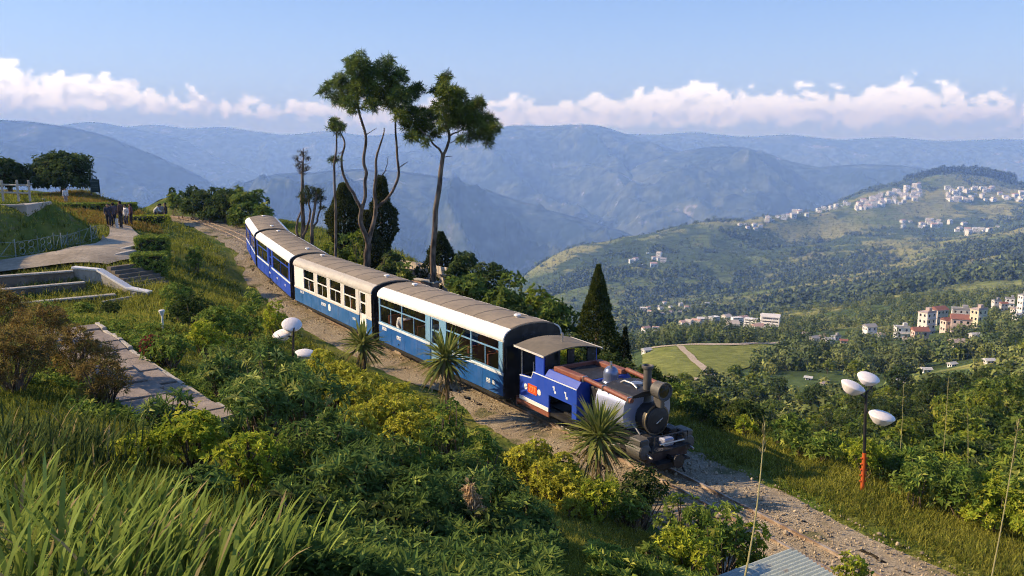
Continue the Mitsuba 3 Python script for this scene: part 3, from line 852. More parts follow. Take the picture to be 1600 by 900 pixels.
E('cab_post', MB().tube([(0.03, -0.93, 1.4), (0.03, -0.93, 2.36)], 0.025, 8).tube([(0.03, 0.93, 1.4), (0.03, 0.93, 2.36)], 0.025, 8).tube([(0.78, -0.95, 1.5), (0.78, -0.95, 2.0)], 0.02, 8), 'steel')
cr = [(1.06 * t, 2.33 + 0.17 * (1 - abs(t) ** 2)) for t in np.linspace(-1, 1, 15)]
rf = E('cab_roof', MB().prism(([(y, z) for y, z in cr] + [(y, z - 0.03) for y, z in cr[::-1]])[::-1], -0.25, 1.55), 'cab_paint', smooth=35)
for sy in (-1.0625, 1.0625):
    E('roof_rim', MB().span(-0.25, 1.55, sy - 0.0125, sy + 0.0125, 2.29, 2.345), 'dull_cream', rf)
E('whistle', MB().lathe([(0.02, 0), (0.02, 0.12), (0.035, 0.13), (0.035, 0.26), (0.01, 0.28)], (0.75, 0.1, 2.49), None, 10), 'steel', rf, smooth=35)
E('backhead', MB().lathe([(0.001, 0), (0.55, 0), (0.55, 0.3), (0.001, 0.3)], (1.45, 0, 1.45), AX, 20).tube([(1.3, -0.2, 1.5), (1.2, -0.1, 1.7)], 0.02).tube([(1.3, 0.2, 1.3), (1.2, 0.3, 1.5)], 0.02), 'soot')
# boiler, saddle tank, smokebox
E('boiler', MB().lathe([(0.001, 0), (0.38, 0), (0.38, 3.3), (0.001, 3.3)], (1.7, 0, 1.38), AX, 28), 'soot', smooth=40)
E('saddle_tank', MB().prism([(-0.62, 1.08), (0.62, 1.08), (0.77, 1.2), (0.81, 1.45), (0.78, 1.72), (0.70, 1.90), (0.58, 1.96), (-0.58, 1.96), (-0.70, 1.90), (-0.78, 1.72), (-0.81, 1.45), (-0.77, 1.2)], 3.9, 5.2), 'silver', smooth=50)
E('tank_lid', MB().prism([(-0.68, 1.93), (0.68, 1.93), (0.60, 2.0), (0.3, 2.06), (-0.3, 2.06), (-0.60, 2.0)], 4.0, 5.35), 'soot')
E('tank_band', MB().span(3.24, 3.9, -0.60, 0.60, 1.0, 1.88, 0.1), 'soot')
for sy in (-0.79, 0.79):
    E('pipe', MB().tube([(3.2, sy, 2.05), (5.55 if sy < 0 else 5.1, sy, 1.95)], 0.066, 10), 'rust', smooth=40, label='long rust red pipe along the tank top')
for xx in (3.35, 4.3, 5.45):
    E('pipe_bracket', MB().box((xx, -0.79, 2.04 - (xx - 3.3) * 0.04), (0.05, 0.16, 0.16), 0.02), 'steel')
E('dome', MB().lathe([(0.25, 0), (0.235, 0.04), (0.20, 0.08), (0.21, 0.20), (0.205, 0.30), (0.17, 0.39), (0.11, 0.44), (0.04, 0.465), (0.001, 0.47)], (3.5, 0, 1.86), None, 28), 'dome_blue', smooth=50)
for xx, yy, hh in ((3.42, 0.05, 0.12), (3.58, -0.05, 0.10)):
    E('safety_valve', MB().lathe([(0.04, 0), (0.03, hh), (0.04, hh + 0.02), (0.001, hh + 0.03)], (xx, yy, 2.28), None, 10), 'steel', smooth=40)
E('filler_lid', MB().lathe([(0.16, 0), (0.16, 0.06), (0.001, 0.08)], (4.65, 0.05, 2.05), None, 16).tube([(4.3, -0.2, 2.06), (4.45, -0.2, 2.15), (4.8, -0.2, 2.15), (4.95, -0.2, 2.07)], 0.03), 'steel', smooth=40)
E('smokebox', MB().lathe([(0.001, 0), (0.40, 0), (0.40, 0.80), (0.37, 0.83), (0.355, 0.83), (0.345, 0.86), (0.24, 0.90), (0.001, 0.92)], (4.82, 0, 1.34), AX, 30), 'soot', smooth=35)
E('door_ring', MB().lathe([(0.375, 0), (0.41, 0), (0.41, 0.03), (0.375, 0.03)], (5.61, 0, 1.34), AX, 30), 'brass', smooth=35, label='worn brass ring round the smokebox door')
E('door_handle', MB().tube([(5.75, -0.10, 1.28), (5.75, 0.10, 1.40)], 0.014, 8).tube([(5.68, 0, 1.34), (5.77, 0, 1.34)], 0.02, 8), 'steel')
M_['brass'] = grimy((0.20, 0.16, 0.10), 0.35, 4.0, 0.45, metal=0.6, dusty=0.25)
E('chimney', MB().lathe([(0.18, -0.06), (0.14, 0.0), (0.115, 0.08), (0.105, 0.86), (0.125, 0.90), (0.155, 0.92), (0.155, 0.98), (0.12, 0.99), (0.09, 0.95), (0.085, 0.4)], (5.18, 0, 1.72), None, 24), 'smoke_grey', smooth=40)
M_['smoke_grey'] = grimy((0.075, 0.072, 0.066), 0.4, 4.0, 0.55, dusty=0.2)
h = E('headlamp', MB().lathe([(0.001, 0), (0.17, 0.02), (0.22, 0.08), (0.23, 0.34), (0.245, 0.36), (0.245, 0.40), (0.22, 0.40), (0.20, 0.36), (0.001, 0.32)], (5.52, 0, 2.16), AX, 26).span(5.55, 5.85, -0.07, 0.07, 1.70, 1.95, 0.02), 'smoke_grey', smooth=35)
E('lens', MB().lathe([(0.001, 0.02), (0.12, 0.012), (0.20, 0.0)], (5.89, 0, 2.16), AX, 24), 'dark_glass', h, smooth=True)
E('running_board', MB().span(3.3, 6.6, -0.86, -0.5, 0.92, 0.95).span(3.3, 6.6, 0.5, 0.86, 0.92, 0.95), 'soot')
for sy in (-1, 1):
    E('handrail', MB().tube([(5.2, sy * 0.52, 1.22), (5.95, sy * 0.50, 1.12), (6.1, sy * 0.48, 1.0)], 0.028, 8), 'steel', smooth=40)
    E('cylinder', MB().lathe([(0.001, 0), (0.20, 0), (0.20, 0.55), (0.17, 0.58), (0.001, 0.60)], (5.55, sy * 0.74, 0.72), AX, 20).span(5.6, 6.1, sy * 0.74 - 0.15, sy * 0.74 + 0.15, 0.86, 1.05, 0.03), 'smoke_grey', smooth=35)
    for wx in (2.05, 3.85):
        w = MB().lathe([(0.001, 0), (0.33, 0), (0.36, 0.0), (0.36, 0.03), (0.33, 0.035), (0.33, 0.09), (0.27, 0.10), (0.26, 0.05), (0.10, 0.05), (0.09, 0.11), (0.001, 0.11)], (wx, sy * 0.31, 0.33), AY if sy > 0 else AY @ np.diag([1, 1, -1.0]), 26)
        if sy < 0:
            w.f[-1] = w.f[-1][:, ::-1]
        wk = E('wheel', w, 'soot', smooth=35)
        E('crank_pin', MB().lathe([(0.001, 0), (0.05, 0), (0.05, 0.34), (0.001, 0.34)], (wx + 0.10, sy * 0.40 if sy > 0 else -0.74, 0.25), AY, 10), 'steel', wk)
    E('side_rod', MB().span(1.95, 4.15, sy * 0.67 - 0.02, sy * 0.67 + 0.02, 0.215, 0.285, 0.01), 'steel')
    E('main_rod', MB().tube([(3.95, sy * 0.73, 0.25), (5.0, sy * 0.73, 0.62)], 0.03, 8).tube([(5.0, sy * 0.73, 0.65), (5.6, sy * 0.73, 0.70)], 0.022, 8).box((5.0, sy * 0.74, 0.64), (0.2, 0.12, 0.2), 0.02), 'steel')
    E('sand_pipe', MB().tube([(4.9, sy * 0.5, 1.2), (4.7, sy * 0.42, 0.6), (4.5, sy * 0.33, 0.1)], 0.02, 6), 'soot')
E('buffer_beam', MB().span(6.55, 6.68, -0.68, 0.68, 0.42, 0.75, 0.02), 'dark_rust')
M_['dark_rust'] = grimy((0.055, 0.025, 0.02), 0.4, 5.0, 0.65, dusty=0.25)
E('front_platform', MB().span(5.9, 6.85, -0.64, 0.64, 0.72, 0.76).span(6.68, 6.95, -0.55, 0.55, 0.40, 0.44).tube([(6.8, -0.55, 0.76), (6.8, -0.55, 1.12), (6.8, 0.55, 1.12), (6.8, 0.55, 0.76)], 0.022, 6).box((6.3, -0.42, 0.88), (0.3, 0.22, 0.26), 0.02).box((6.25, 0.42, 0.92), (0.34, 0.24, 0.34), 0.02).tube([(6.1, 0.2, 0.8), (6.5, 0.25, 1.0), (6.7, 0.3, 0.7)], 0.03, 6), 'soot')
E('front_rail', MB().tube([(6.1, -0.70, 0.80), (6.9, -0.70, 0.62)], 0.03, 8).tube([(6.1, 0.70, 0.80), (6.9, 0.70, 0.62)], 0.03, 8).tube([(6.84, -0.4, 0.92), (6.84, 0.4, 0.92)], 0.025, 8), 'steel')
E('front_box', MB().span(6.45, 6.72, -0.15, 0.18, 0.77, 0.98, 0.03), 'silver')
E('coupler', MB().tube([(6.68, 0, 0.5), (7.1, 0, 0.5)], 0.06, 8).lathe([(0.001, 0), (0.18, 0), (0.18, 0.05), (0.001, 0.06)], (7.1, 0, 0.5), AX, 16), 'soot')
E('guard_iron', MB().tube([(6.6, -0.4, 0.45), (6.85, -0.42, 0.10), (6.9, -0.42, 0.06)], 0.03, 6).tube([(6.6, 0.4, 0.45), (6.85, 0.42, 0.10), (6.9, 0.42, 0.06)], 0.03, 6).span(6.62, 6.72, -0.5, 0.5, 0.16, 0.36, 0.02), 'soot')
E('rear_coupler', MB().tube([(-0.2, 0, 0.45), (-0.5, 0, 0.45)], 0.05, 8), 'soot')
# number plate and emblems on the tank side towards the path
pl = E('number_plate', *(lambda v, f: ((v, f), 'paint', eng, False, col(v, (0.62, 0.09, 0.025))))(*MB().span(0.52, 1.06, -1.006, -0.99, 1.02, 1.30, 0.004).out()), label='orange red number plate between two white discs')
dg = meshkit.text_mesh('777', 0.17, 0.006, True)
v = np.stack([0.585 + dg.vertices[:, 0] * 0.92, -1.006 - dg.vertices[:, 2], 1.075 + dg.vertices[:, 1]], 1)
E('number', (v, dg.faces), 'paint', pl, c=col(v, (0.80, 0.30, 0.10)))
for xx in (0.38, 1.19):
    m = MB().lathe([(0.001, 0), (0.09, 0), (0.09, 0.01), (0.001, 0.01)], (xx, -1.0, 1.16), AY, 18)
    v, f = m.out()
    E('disc', (v, f), 'paint', c=col(v, (0.78, 0.78, 0.76)))
for xx, zz in ((2.05, 1.42), (2.68, 1.40)):
    m = MB().box((xx, -0.995, zz + 0.06), (0.05, 0.01, 0.12)).box((xx + 0.05, -0.995, zz - 0.04), (0.09, 0.01, 0.07)).box((xx - 0.04, -0.995, zz + 0.1), (0.07, 0.01, 0.04))
    v, f = m.out()
    E('emblem', (v, f), 'paint', c=col(v, (0.62, 0.66, 0.72)))

# ------------------------------------------------------------------ plants: builders
def nrm(a):
    return a / (np.linalg.norm(a, axis=-1, keepdims=True) + 1e-12)


def leaves(base, d, up, L, W, C, droop=0.15, four=True, fold=0.25):
    """one mesh of many leaves: folded along the middle, drooping at the tip"""
    n = len(base)
    d = nrm(d)
    side = nrm(np.cross(d, up))
    u = np.cross(side, d)
    L, W = np.broadcast_to(L, (n,))[:, None], np.broadcast_to(W, (n,))[:, None]
    tip = base + d * L - u * L * droop
    if four:
        mid = base + d * L * 0.5 - u * W * fold * 0.5
        a = base + d * L * 0.46 + side * W * 0.5 + u * W * fold * 0.5
        b = base + d * L * 0.46 - side * W * 0.5 + u * W * fold * 0.5
        v = np.stack([base, a, mid, b, tip], 1)
        f = np.array([[0, 2, 1], [0, 3, 2], [1, 2, 4], [2, 3, 4]])
    else:
        a = base + d * L * 0.5 + side * W * 0.5 + u * W * fold
        b = base + d * L * 0.5 - side * W * 0.5 + u * W * fold
        v = np.stack([base, a, tip, b], 1)
        f = np.array([[0, 2, 1], [0, 3, 2]])
    k = v.shape[1]
    F_ = (f[None] + k * np.arange(n)[:, None, None]).reshape(-1, 3)
    return v.reshape(-1, 3), F_, np.repeat(C, k, axis=0)


def join(parts):
    v, f, c, n = [], [], [], 0
    for p in parts:
        v.append(p[0]); f.append(p[1] + n); c.append(p[2]); n += len(p[0])
    return np.vstack(v), np.vstack(f), np.vstack(c)


def tints(r, n, c1, c2, var=0.3):
    t = r.random((n, 1)) ** 1.3
    c = np.asarray(c1) * (1 - t) + np.asarray(c2) * t
    return np.clip(c * (1 + var * (r.random((n, 1)) * 2 - 1)), 0.003, 0.9)


KINDS = {
    'laurel': dict(k=8, L=0.17, W=0.046, sp=0.20, c1=(0.094, 0.161, 0.044), c2=(0.224, 0.299, 0.075), four=True, lift=(0.05, 0.7), tip=(0.466, 0.500, 0.139)),
    'glossy': dict(k=7, L=0.12, W=0.040, sp=0.15, c1=(0.069, 0.126, 0.033), c2=(0.173, 0.240, 0.056), four=True, lift=(0.0, 0.6), tip=(0.343, 0.400, 0.085)),
    'lime': dict(k=7, L=0.085, W=0.040, sp=0.125, c1=(0.213, 0.289, 0.034), c2=(0.475, 0.500, 0.055), four=False, lift=(0.1, 0.9), tip=(0.500, 0.500, 0.075)),
    'gold': dict(k=7, L=0.085, W=0.042, sp=0.125, c1=(0.32, 0.33, 0.040), c2=(0.58, 0.56, 0.080), four=False, lift=(0.1, 0.9), tip=(0.60, 0.58, 0.11)),
    'mid': dict(k=7, L=0.13, W=0.055, sp=0.19, c1=(0.112, 0.189, 0.038), c2=(0.289, 0.359, 0.072), four=False, lift=(0.0, 0.8), tip=(0.467, 0.496, 0.112)),
    'dark': dict(k=7, L=0.14, W=0.055, sp=0.20, c1=(0.040, 0.072, 0.023), c2=(0.099, 0.136, 0.037), four=False, lift=(0.0, 0.8), tip=(0.160, 0.180, 0.060)),
    'dry': dict(k=9, L=0.11, W=0.014, sp=0.13, c1=(0.18, 0.12, 0.042), c2=(0.36, 0.285, 0.095), four=False, lift=(0.3, 1.4), tip=(0.30, 0.29, 0.08)),
    'far': dict(k=6, L=0.30, W=0.15, sp=0.36, c1=(0.081, 0.139, 0.032), c2=(0.220, 0.276, 0.059), four=False, lift=(0.0, 0.8), tip=(0.359, 0.383, 0.097)),
    'farlime': dict(k=6, L=0.26, W=0.13, sp=0.31, c1=(0.135, 0.199, 0.029), c2=(0.312, 0.344, 0.059), four=False, lift=(0.0, 0.8), tip=(0.437, 0.437, 0.084)),
    'fardark': dict(k=6, L=0.28, W=0.12, sp=0.32, c1=(0.041, 0.078, 0.029), c2=(0.109, 0.151, 0.047), four=False, lift=(0.0, 0.8), tip=(0.184, 0.208, 0.078)),
}


def lobes_for(r, R, H, n=8):
    out = []
    for i in range(n):
        a, q = 2 * PI * (i + r.random()) / n, R * (0.25 + 0.5 * r.random())
        s = R * r.uniform(0.36, 0.58)
        z = H * r.uniform(0.35, 0.80) - 0.1 * s
        z = min(z, H - s * 0.8 * r.uniform(0.85, 1.5))
        out.append((q * math.cos(a), q * math.sin(a), max(z, 0.2 * H), s, s, s * r.uniform(0.7, 0.95)))
    s = R * 0.55
    out.append((0, 0, H - s * 0.8, s, s, s * 0.8))
    return np.array(out)


def tips_on(r, lobes, sp, low=-0.35, inner=0.45, keep=1.0):
    """points where twigs end: on the skin of the lobes, thinner inside, with the outward direction"""
    P_, D_ = [], []
    for l in lobes:
        s = l[3:]
        area = 4 * PI * ((s[0] * s[1]) ** 1.6 / 3 + (s[0] * s[2]) ** 1.6 * 2 / 3) ** (1 / 1.6)
        n = max(6, int(keep * area / sp ** 2))
        d = nrm(r.normal(size=(n * 2, 3)))
        d = d[d[:, 2] > low][:n]
        q = np.where(r.random(len(d)) < 0.72, r.uniform(0.86, 1.10, len(d)), r.uniform(inner, 0.88, len(d)))
        q = np.where((r.random(len(d)) < 0.14) & (d[:, 2] > -0.1), r.uniform(1.1, 1.42, len(d)), q)
        p = l[:3] + d * s * q[:, None]
        P_.append(p); D_.append(d)
    P_, D_ = np.vstack(P_), np.vstack(D_)
    depth = np.full(len(P_), 9.0)
    for l in lobes:
        depth = np.minimum(depth, np.linalg.norm((P_ - l[:3]) / l[3:], axis=1))
    ok = (depth > 0.55) & (P_[:, 2] > 0.04)
    return P_[ok], D_[ok]


def foliage(r, P_, D_, kd, scale=1.0):
    k = kd['k']
    n = len(P_)
    axis = nrm(D_ + np.array([0, 0, 0.45]) + r.normal(size=(n, 3)) * 0.25)
    ref = nrm(r.normal(size=(n, 3)))
    a = nrm(np.cross(axis, ref))
    b = np.cross(axis, a)
    g = (2 * PI * (np.arange(k) / k)[None] + r.random((n, 1)) * 6.28 + r.normal(size=(n, k)) * 0.35)
    lift = r.uniform(kd['lift'][0], kd['lift'][1], (n, k))
    d = (np.cos(g)[..., None] * a[:, None] + np.sin(g)[..., None] * b[:, None]) * np.cos(lift)[..., None] + axis[:, None] * np.sin(lift)[..., None]
    base = P_[:, None] + axis[:, None] * (r.random((n, k, 1)) - 0.7) * kd['L'] * 0.55 * scale
    tint = tints(r, n, kd['c1'], kd['c2'], 0.25)
    young = r.random((n, 1)) > 0.90
    tint = np.where(young, np.asarray(kd['tip']) * r.uniform(0.7, 1.1, (n, 1)), tint)
    C = np.clip(tint[:, None] * r.uniform(0.75, 1.25, (n, k, 1)), 0.003, 0.9)
    up = np.broadcast_to(axis[:, None], d.shape)
    return leaves(base.reshape(-1, 3), d.reshape(-1, 3), up.reshape(-1, 3) + 1e-3, (kd['L'] * scale * r.uniform(0.65, 1.25, (n, k))).ravel(), (kd['W'] * scale * r.uniform(0.75, 1.2, (n, k))).ravel(), C.reshape(-1, 3), 0.18, kd['four'])


def twigs(r, P_, H, n=40, r0=0.018):
    m = MB()
    if len(P_) == 0:
        return None
    for i in r.choice(len(P_), min(n, len(P_)), replace=False):
        p = P_[i]
        q = np.array([p[0] * 0.12, p[1] * 0.12, 0.0]) + r.normal(size=3) * 0.04
        q[2] = -0.05
        mid = (q + p) / 2 + np.array([0, 0, 0.12 * H]) * r.random() + r.normal(size=3) * 0.05
        m.tube([q, mid, p], [r0, r0 * 0.7, r0 * 0.35], 4, cap=False)
    return m.out()


def plant_at(x, y, dz=0.0):
    M = np.eye(4)
    M[:3, 3] = (x, y, gz(x, y) + dz)
    return M


def bush(px, py, D, rpx, kind, label, cat='shrub', name='shrub', group=None, seed=None, hmax=2.4, keep=1.0, scale=1.0, squash=1.0, nl=8):
    """a shrub whose middle is seen at this pixel, D metres ahead"""
    c = P(px, py, D)
    R = rpx / F * D
    zb = gz(c[0], c[1])
    H = float(np.clip(c[2] + R * squash - zb, 0.6 * R, max(hmax, 1.3 * R)))
    r = np.random.default_rng(int(px * 7 + py * 13 + D * 3) if seed is None else seed)
    lb = lobes_for(r, R, H, nl)
    kd = KINDS[kind]
    tp, td = tips_on(r, lb, kd['sp'] * scale, keep=keep)
    v, f, cc = foliage(r, tp, td, kd, scale)
    M = plant_at(c[0], c[1])
    k = thing(name, label, cat, group)
    add('foliage', (v, f), 'leaf', k, color=cc, M=M)
    w = twigs(r, tp, H, 30 if D < 20 else 12)
    add('stems', w, 'bark', k, M=M)
    return k


def blades(r, base, az, lean, L, W, C, seg=5, curl=1.0):
    """strap leaves that rise and bend over; all arrays per blade"""
    n = len(base)
    t = np.linspace(0, 1, seg + 1)
    L, W, lean = (np.broadcast_to(q, (n,)) for q in (L, W, lean))
    # angle from the vertical grows along the blade
    ang = lean[:, None] + curl * np.broadcast_to(r.uniform(0.4, 1.3, n), (n,))[:, None] * t[None] ** 1.6
    step = L[:, None] / seg
    hx = np.concatenate([np.zeros((n, 1)), np.cumsum(np.sin(ang[:, :-1]) * step, 1)], 1)
    hz = np.concatenate([np.zeros((n, 1)), np.cumsum(np.cos(ang[:, :-1]) * step, 1)], 1)
    d = np.stack([np.cos(az), np.sin(az), az * 0], -1)
    s = np.stack([-np.sin(az), np.cos(az), az * 0], -1)
    c = base[:, None] + d[:, None] * hx[..., None] + np.array([0, 0, 1.0]) * hz[..., None]
    w = W[:, None] * np.array([0.7] + [1.0 - 0.25 * q for q in t[1:-1] * 1.2] + [0.04])[None] * 0.5
    v = np.stack([c + s[:, None] * w[..., None], c - s[:, None] * w[..., None]], 2).reshape(n, -1, 3)
    m = v.shape[1]
    i = np.arange(seg)
    f = np.vstack([np.stack([2 * i, 2 * i + 1, 2 * i + 3], 1), np.stack([2 * i, 2 * i + 3, 2 * i + 2], 1)])
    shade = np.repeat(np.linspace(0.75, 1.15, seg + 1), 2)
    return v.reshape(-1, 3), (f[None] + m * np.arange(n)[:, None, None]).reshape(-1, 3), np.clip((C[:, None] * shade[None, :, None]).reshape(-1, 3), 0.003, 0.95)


# ------------------------------------------------------------------ garden shrubs on the slope in front of the train
for a in [
    (345, 578, 17.0, 44, 'laurel', 'whorled leaf shrub touching the right edge of the stone path'),
    (415, 588, 15.0, 58, 'laurel', 'dark glossy shrub with whorled leaves just left of the near lamp cluster'),
    (472, 622, 13.4, 58, 'laurel', 'dark leafy shrub just below the near lamp cluster'),
    (400, 645, 12.8, 60, 'laurel', 'broad dark shrub standing over the yellow green shrubs'),
    (528, 684, 12.2, 48, 'laurel', 'dark laurel shrub below the left end of the golden hedge'),
    (600, 722, 11.8, 46, 'laurel', 'dark laurel shrub in the middle of the front slope'),
    (475, 715, 10.6, 62, 'glossy', 'dark shrub right of the yellow green shrubs'),
    (550, 765, 9.6, 68, 'laurel', 'broad leaved shrub right of the long grass blades'),
    (655, 738, 12.0, 44, 'mid', 'mid green shrub between dark ones below the golden hedge'),
    (715, 750, 12.0, 48, 'glossy', 'dark small leaved shrub below the middle spiky palm'),
    (640, 800, 9.5, 74, 'glossy', 'dark shrub left of the tan plume at the bottom of the picture'),
    (712, 800, 10.4, 62, 'laurel', 'dark shrub right behind the tan plume'),
    (778, 770, 11.6, 44, 'glossy', 'dark shrub in front of the hedge left of the engine'),
    (815, 828, 10.8, 54, 'glossy', 'dark round shrub at the left edge of the bright lawn'),
    (842, 890, 10.2, 50, 'dark', 'blackish shrub at the bottom edge beside the lawn'),
    (740, 880, 9.0, 84, 'dark', 'shadowed shrub at the very bottom centre'),
    (590, 875, 8.2, 84, 'dark', 'low dark shrub at the bottom right of the long grass'),
    (655, 872, 8.4, 62, 'glossy', 'dark shrub at the bottom edge below the tan plume'),
    (560, 905, 7.0, 70, 'laurel', 'broad leaved shrub cut by the bottom edge right of the long grass'),
    (800, 905, 8.8, 56, 'glossy', 'low dark shrub cut by the bottom edge left of the lawn'),
    (460, 840, 7.6, 66, 'dark', 'dark low shrub among the long grass at the bottom'),
    (300, 700, 10.6, 60, 'lime', 'yellow green shrub left of the middle of the front slope'),
    (392, 735, 9.8, 58, 'lime', 'yellow green shrub with upright shoots above the long grass'),
    (222, 722, 10.4, 46, 'lime', 'leftmost yellow green shrub beside the stone path end'),
    (270, 650, 12.4, 44, 'laurel', 'dark leafy shrub at the near end of the stone path'),
    (310, 790, 8.6, 56, 'glossy', 'dark shrub behind the tips of the front grass'),
    (700, 662, 15.0, 34, 'mid', 'mid green shrub right under the middle spiky palm'),
    (752, 700, 14.2, 32, 'mid', 'mid green shrub at the upper end of the hedge left of the engine'),
]:
    bush(*a)
ORD = ['first', 'second', 'third', 'fourth', 'fifth', 'sixth', 'seventh', 'eighth', 'ninth', 'tenth', 'eleventh', 'twelfth', 'thirteenth']
rank = lambda L: {q: ORD[j] for j, q in enumerate(sorted(L, key=lambda t: t[0]))}
GOLD = [(535, 575, 21.5, 36), (575, 592, 20.8, 38), (612, 612, 20.2, 40), (650, 640, 19.0, 40), (555, 622, 19.0, 36), (595, 650, 17.6, 40), (640, 672, 16.8, 40), (505, 560, 22.5, 30), (560, 658, 15.6, 34), (690, 665, 17.6, 34), (520, 610, 19.5, 34), (625, 640, 18.4, 34)]
for px, py, D, rp in GOLD:
    bush(px, py, D, rp, 'gold', rank(GOLD)[(px, py, D, rp)] + ' golden green bush from the left in the low hedge below the coaches', group='golden hedge below the coaches', hmax=1.1, squash=0.7)
LOWH = [(815, 722, 16.8, 36), (850, 745, 16.2, 38), (890, 765, 15.8, 40), (930, 778, 15.4, 38), (840, 705, 17.6, 28), (880, 728, 17.2, 30), (895, 788, 15.2, 26)]
for px, py, D, rp in LOWH:
    bush(px, py, D, rp, 'gold' if px < 900 else 'lime', rank(LOWH)[(px, py, D, rp)] + ' yellow green bush from the left in the low hedge beside the engine', group='yellow green hedge by the engine', hmax=1.0, squash=0.7)
for a in [
    (1005, 768, 16.6, 38, 'dark', 'dark clipped bush at the track edge right of the third spiky palm'),
    (985, 795, 15.6, 30, 'mid', 'mid green bush at the foot of the third spiky palm'),
    (1062, 815, 14.6, 44, 'mid', 'weedy green bush in the corner between lawn and track'),
    (1130, 835, 13.8, 52, 'mid', 'weedy green bush above the tin roof'),
    (1075, 870, 12.6, 50, 'lime', 'straggly light green weeds left of the tin roof'),
    (1180, 850, 13.8, 34, 'lime', 'light green weeds at the upper corner of the tin roof'),
    (1020, 880, 12.4, 30, 'mid', 'low weeds at the lower right end of the lawn'),
    (1330, 890, 12.8, 28, 'lime', 'small weed tuft at the right corner of the tin roof'),
    (275, 468, 30, 26, 'mid', 'mid green shrub on the slope right of the steps'),
    (300, 492, 27, 34, 'dark', 'dark shrub behind the small bollard lamp'),
    (345, 515, 24.5, 36, 'mid', 'shrub between the bollard lamp and the near lamp cluster'),
    (320, 530, 22.0, 30, 'lime', 'yellowish shrub right of the red flowers'),
    (385, 505, 27, 26, 'mid', 'green shrub on the slope left of the near lamp cluster'),
    (430, 490, 30, 20, 'lime', 'light green bush near the track left of the second coach'),
    (395, 470, 34, 18, 'mid', 'small bush beside the track opposite the third coach'),
    (305, 400, 44, 15, 'mid', 'round ball bush in the middle of the lawn below the hedge block'),
    (285, 452, 35, 14, 'dark', 'dark bush right of the dark steps'),
    (130, 492, 30.0, 20, 'mid', 'grassy bush in front of the lowest garden wall'),
    (70, 496, 27.5, 24, 'mid', 'grassy brown green bush left of the lowest wall'),
    (15, 488, 25.5, 26, 'mid', 'palmlike bush at the left edge in front of the walls'),
    (170, 490, 28.6, 16, 'dark', 'dark bush at the end of the lowest wall'),
    (60, 535, 17.5, 58, 'dry', 'reddish brown dry shrub at the left edge'),
    (20, 580, 14.5, 62, 'dry', 'reddish dry shrub lowest at the left edge'),
    (120, 562, 16.5, 52, 'dry', 'reddish dry shrub overhanging the stone path'),
    (160, 600, 14.2, 42, 'dry', 'rusty brown shrub in the middle of the stone path side'),
    (-10, 500, 20.5, 50, 'dry', 'brown green shrub on the far left'),
    (265, 555, 19.8, 32, 'mid', 'bush with dark red flowers beside the stone path'),
]:
    bush(*a)
# red flowers on that bush
r = np.random.default_rng(8)
c = P(240, 540, 20.0)
n = 120
p = c + nrm(r.normal(size=(n, 3))) * np.array([0.33, 0.3, 0.24])
v, f, cc = leaves(p, r.normal(size=(n, 3)), nrm(r.normal(size=(n, 3))), 0.07, 0.05, tints(r, n, (0.16, 0.02, 0.028), (0.30, 0.05, 0.06)), four=False)
q = thing('flowering_shrub', 'small shrub with dark red flowers at the right edge of the stone path', 'shrub')
add('flowers', (v, f), 'leaf', q, color=cc, kind='stuff')
p = c + nrm(r.normal(size=(700, 3))) * r.uniform(0.2, 1.0, (700, 1)) * np.array([0.36, 0.33, 0.36]) - np.array([0, 0, 0.16])
v, f, cc = leaves(p, r.normal(size=(700, 3)), nrm(r.normal(size=(700, 3))), 0.08, 0.04, tints(r, 700, (0.03, 0.05, 0.015), (0.08, 0.1, 0.03)), four=False)
add('foliage', (v, f), 'leaf', q, color=cc)

# ------------------------------------------------------------------ long strap grass in the front and left
def grass_clump(x, y, n, L, label, spread=0.35, lean=0.2, c1=(0.075, 0.120, 0.026), c2=(0.165, 0.210, 0.050), W=0.026, wind=None, seed=1, group=None):
    r = np.random.default_rng(seed)
    a = r.uniform(0, 2 * PI, n)
    q = spread * np.sqrt(r.random(n))
    base = np.stack([x + q * np.cos(a), y + q * np.sin(a)], -1)
    base = np.concatenate([base, ground(base[:, 0], base[:, 1], True)[:, None] - 0.03], 1)
    az = a + r.normal(size=n) * 0.5
    if wind is not None:
        az = np.where(r.random(n) < 0.6, wind + r.normal(size=n) * 0.8, az)
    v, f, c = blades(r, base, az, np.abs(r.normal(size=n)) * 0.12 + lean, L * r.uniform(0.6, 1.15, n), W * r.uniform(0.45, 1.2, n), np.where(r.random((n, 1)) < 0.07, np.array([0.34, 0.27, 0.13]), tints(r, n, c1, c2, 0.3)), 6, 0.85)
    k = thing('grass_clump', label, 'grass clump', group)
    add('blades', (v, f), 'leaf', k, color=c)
    return k


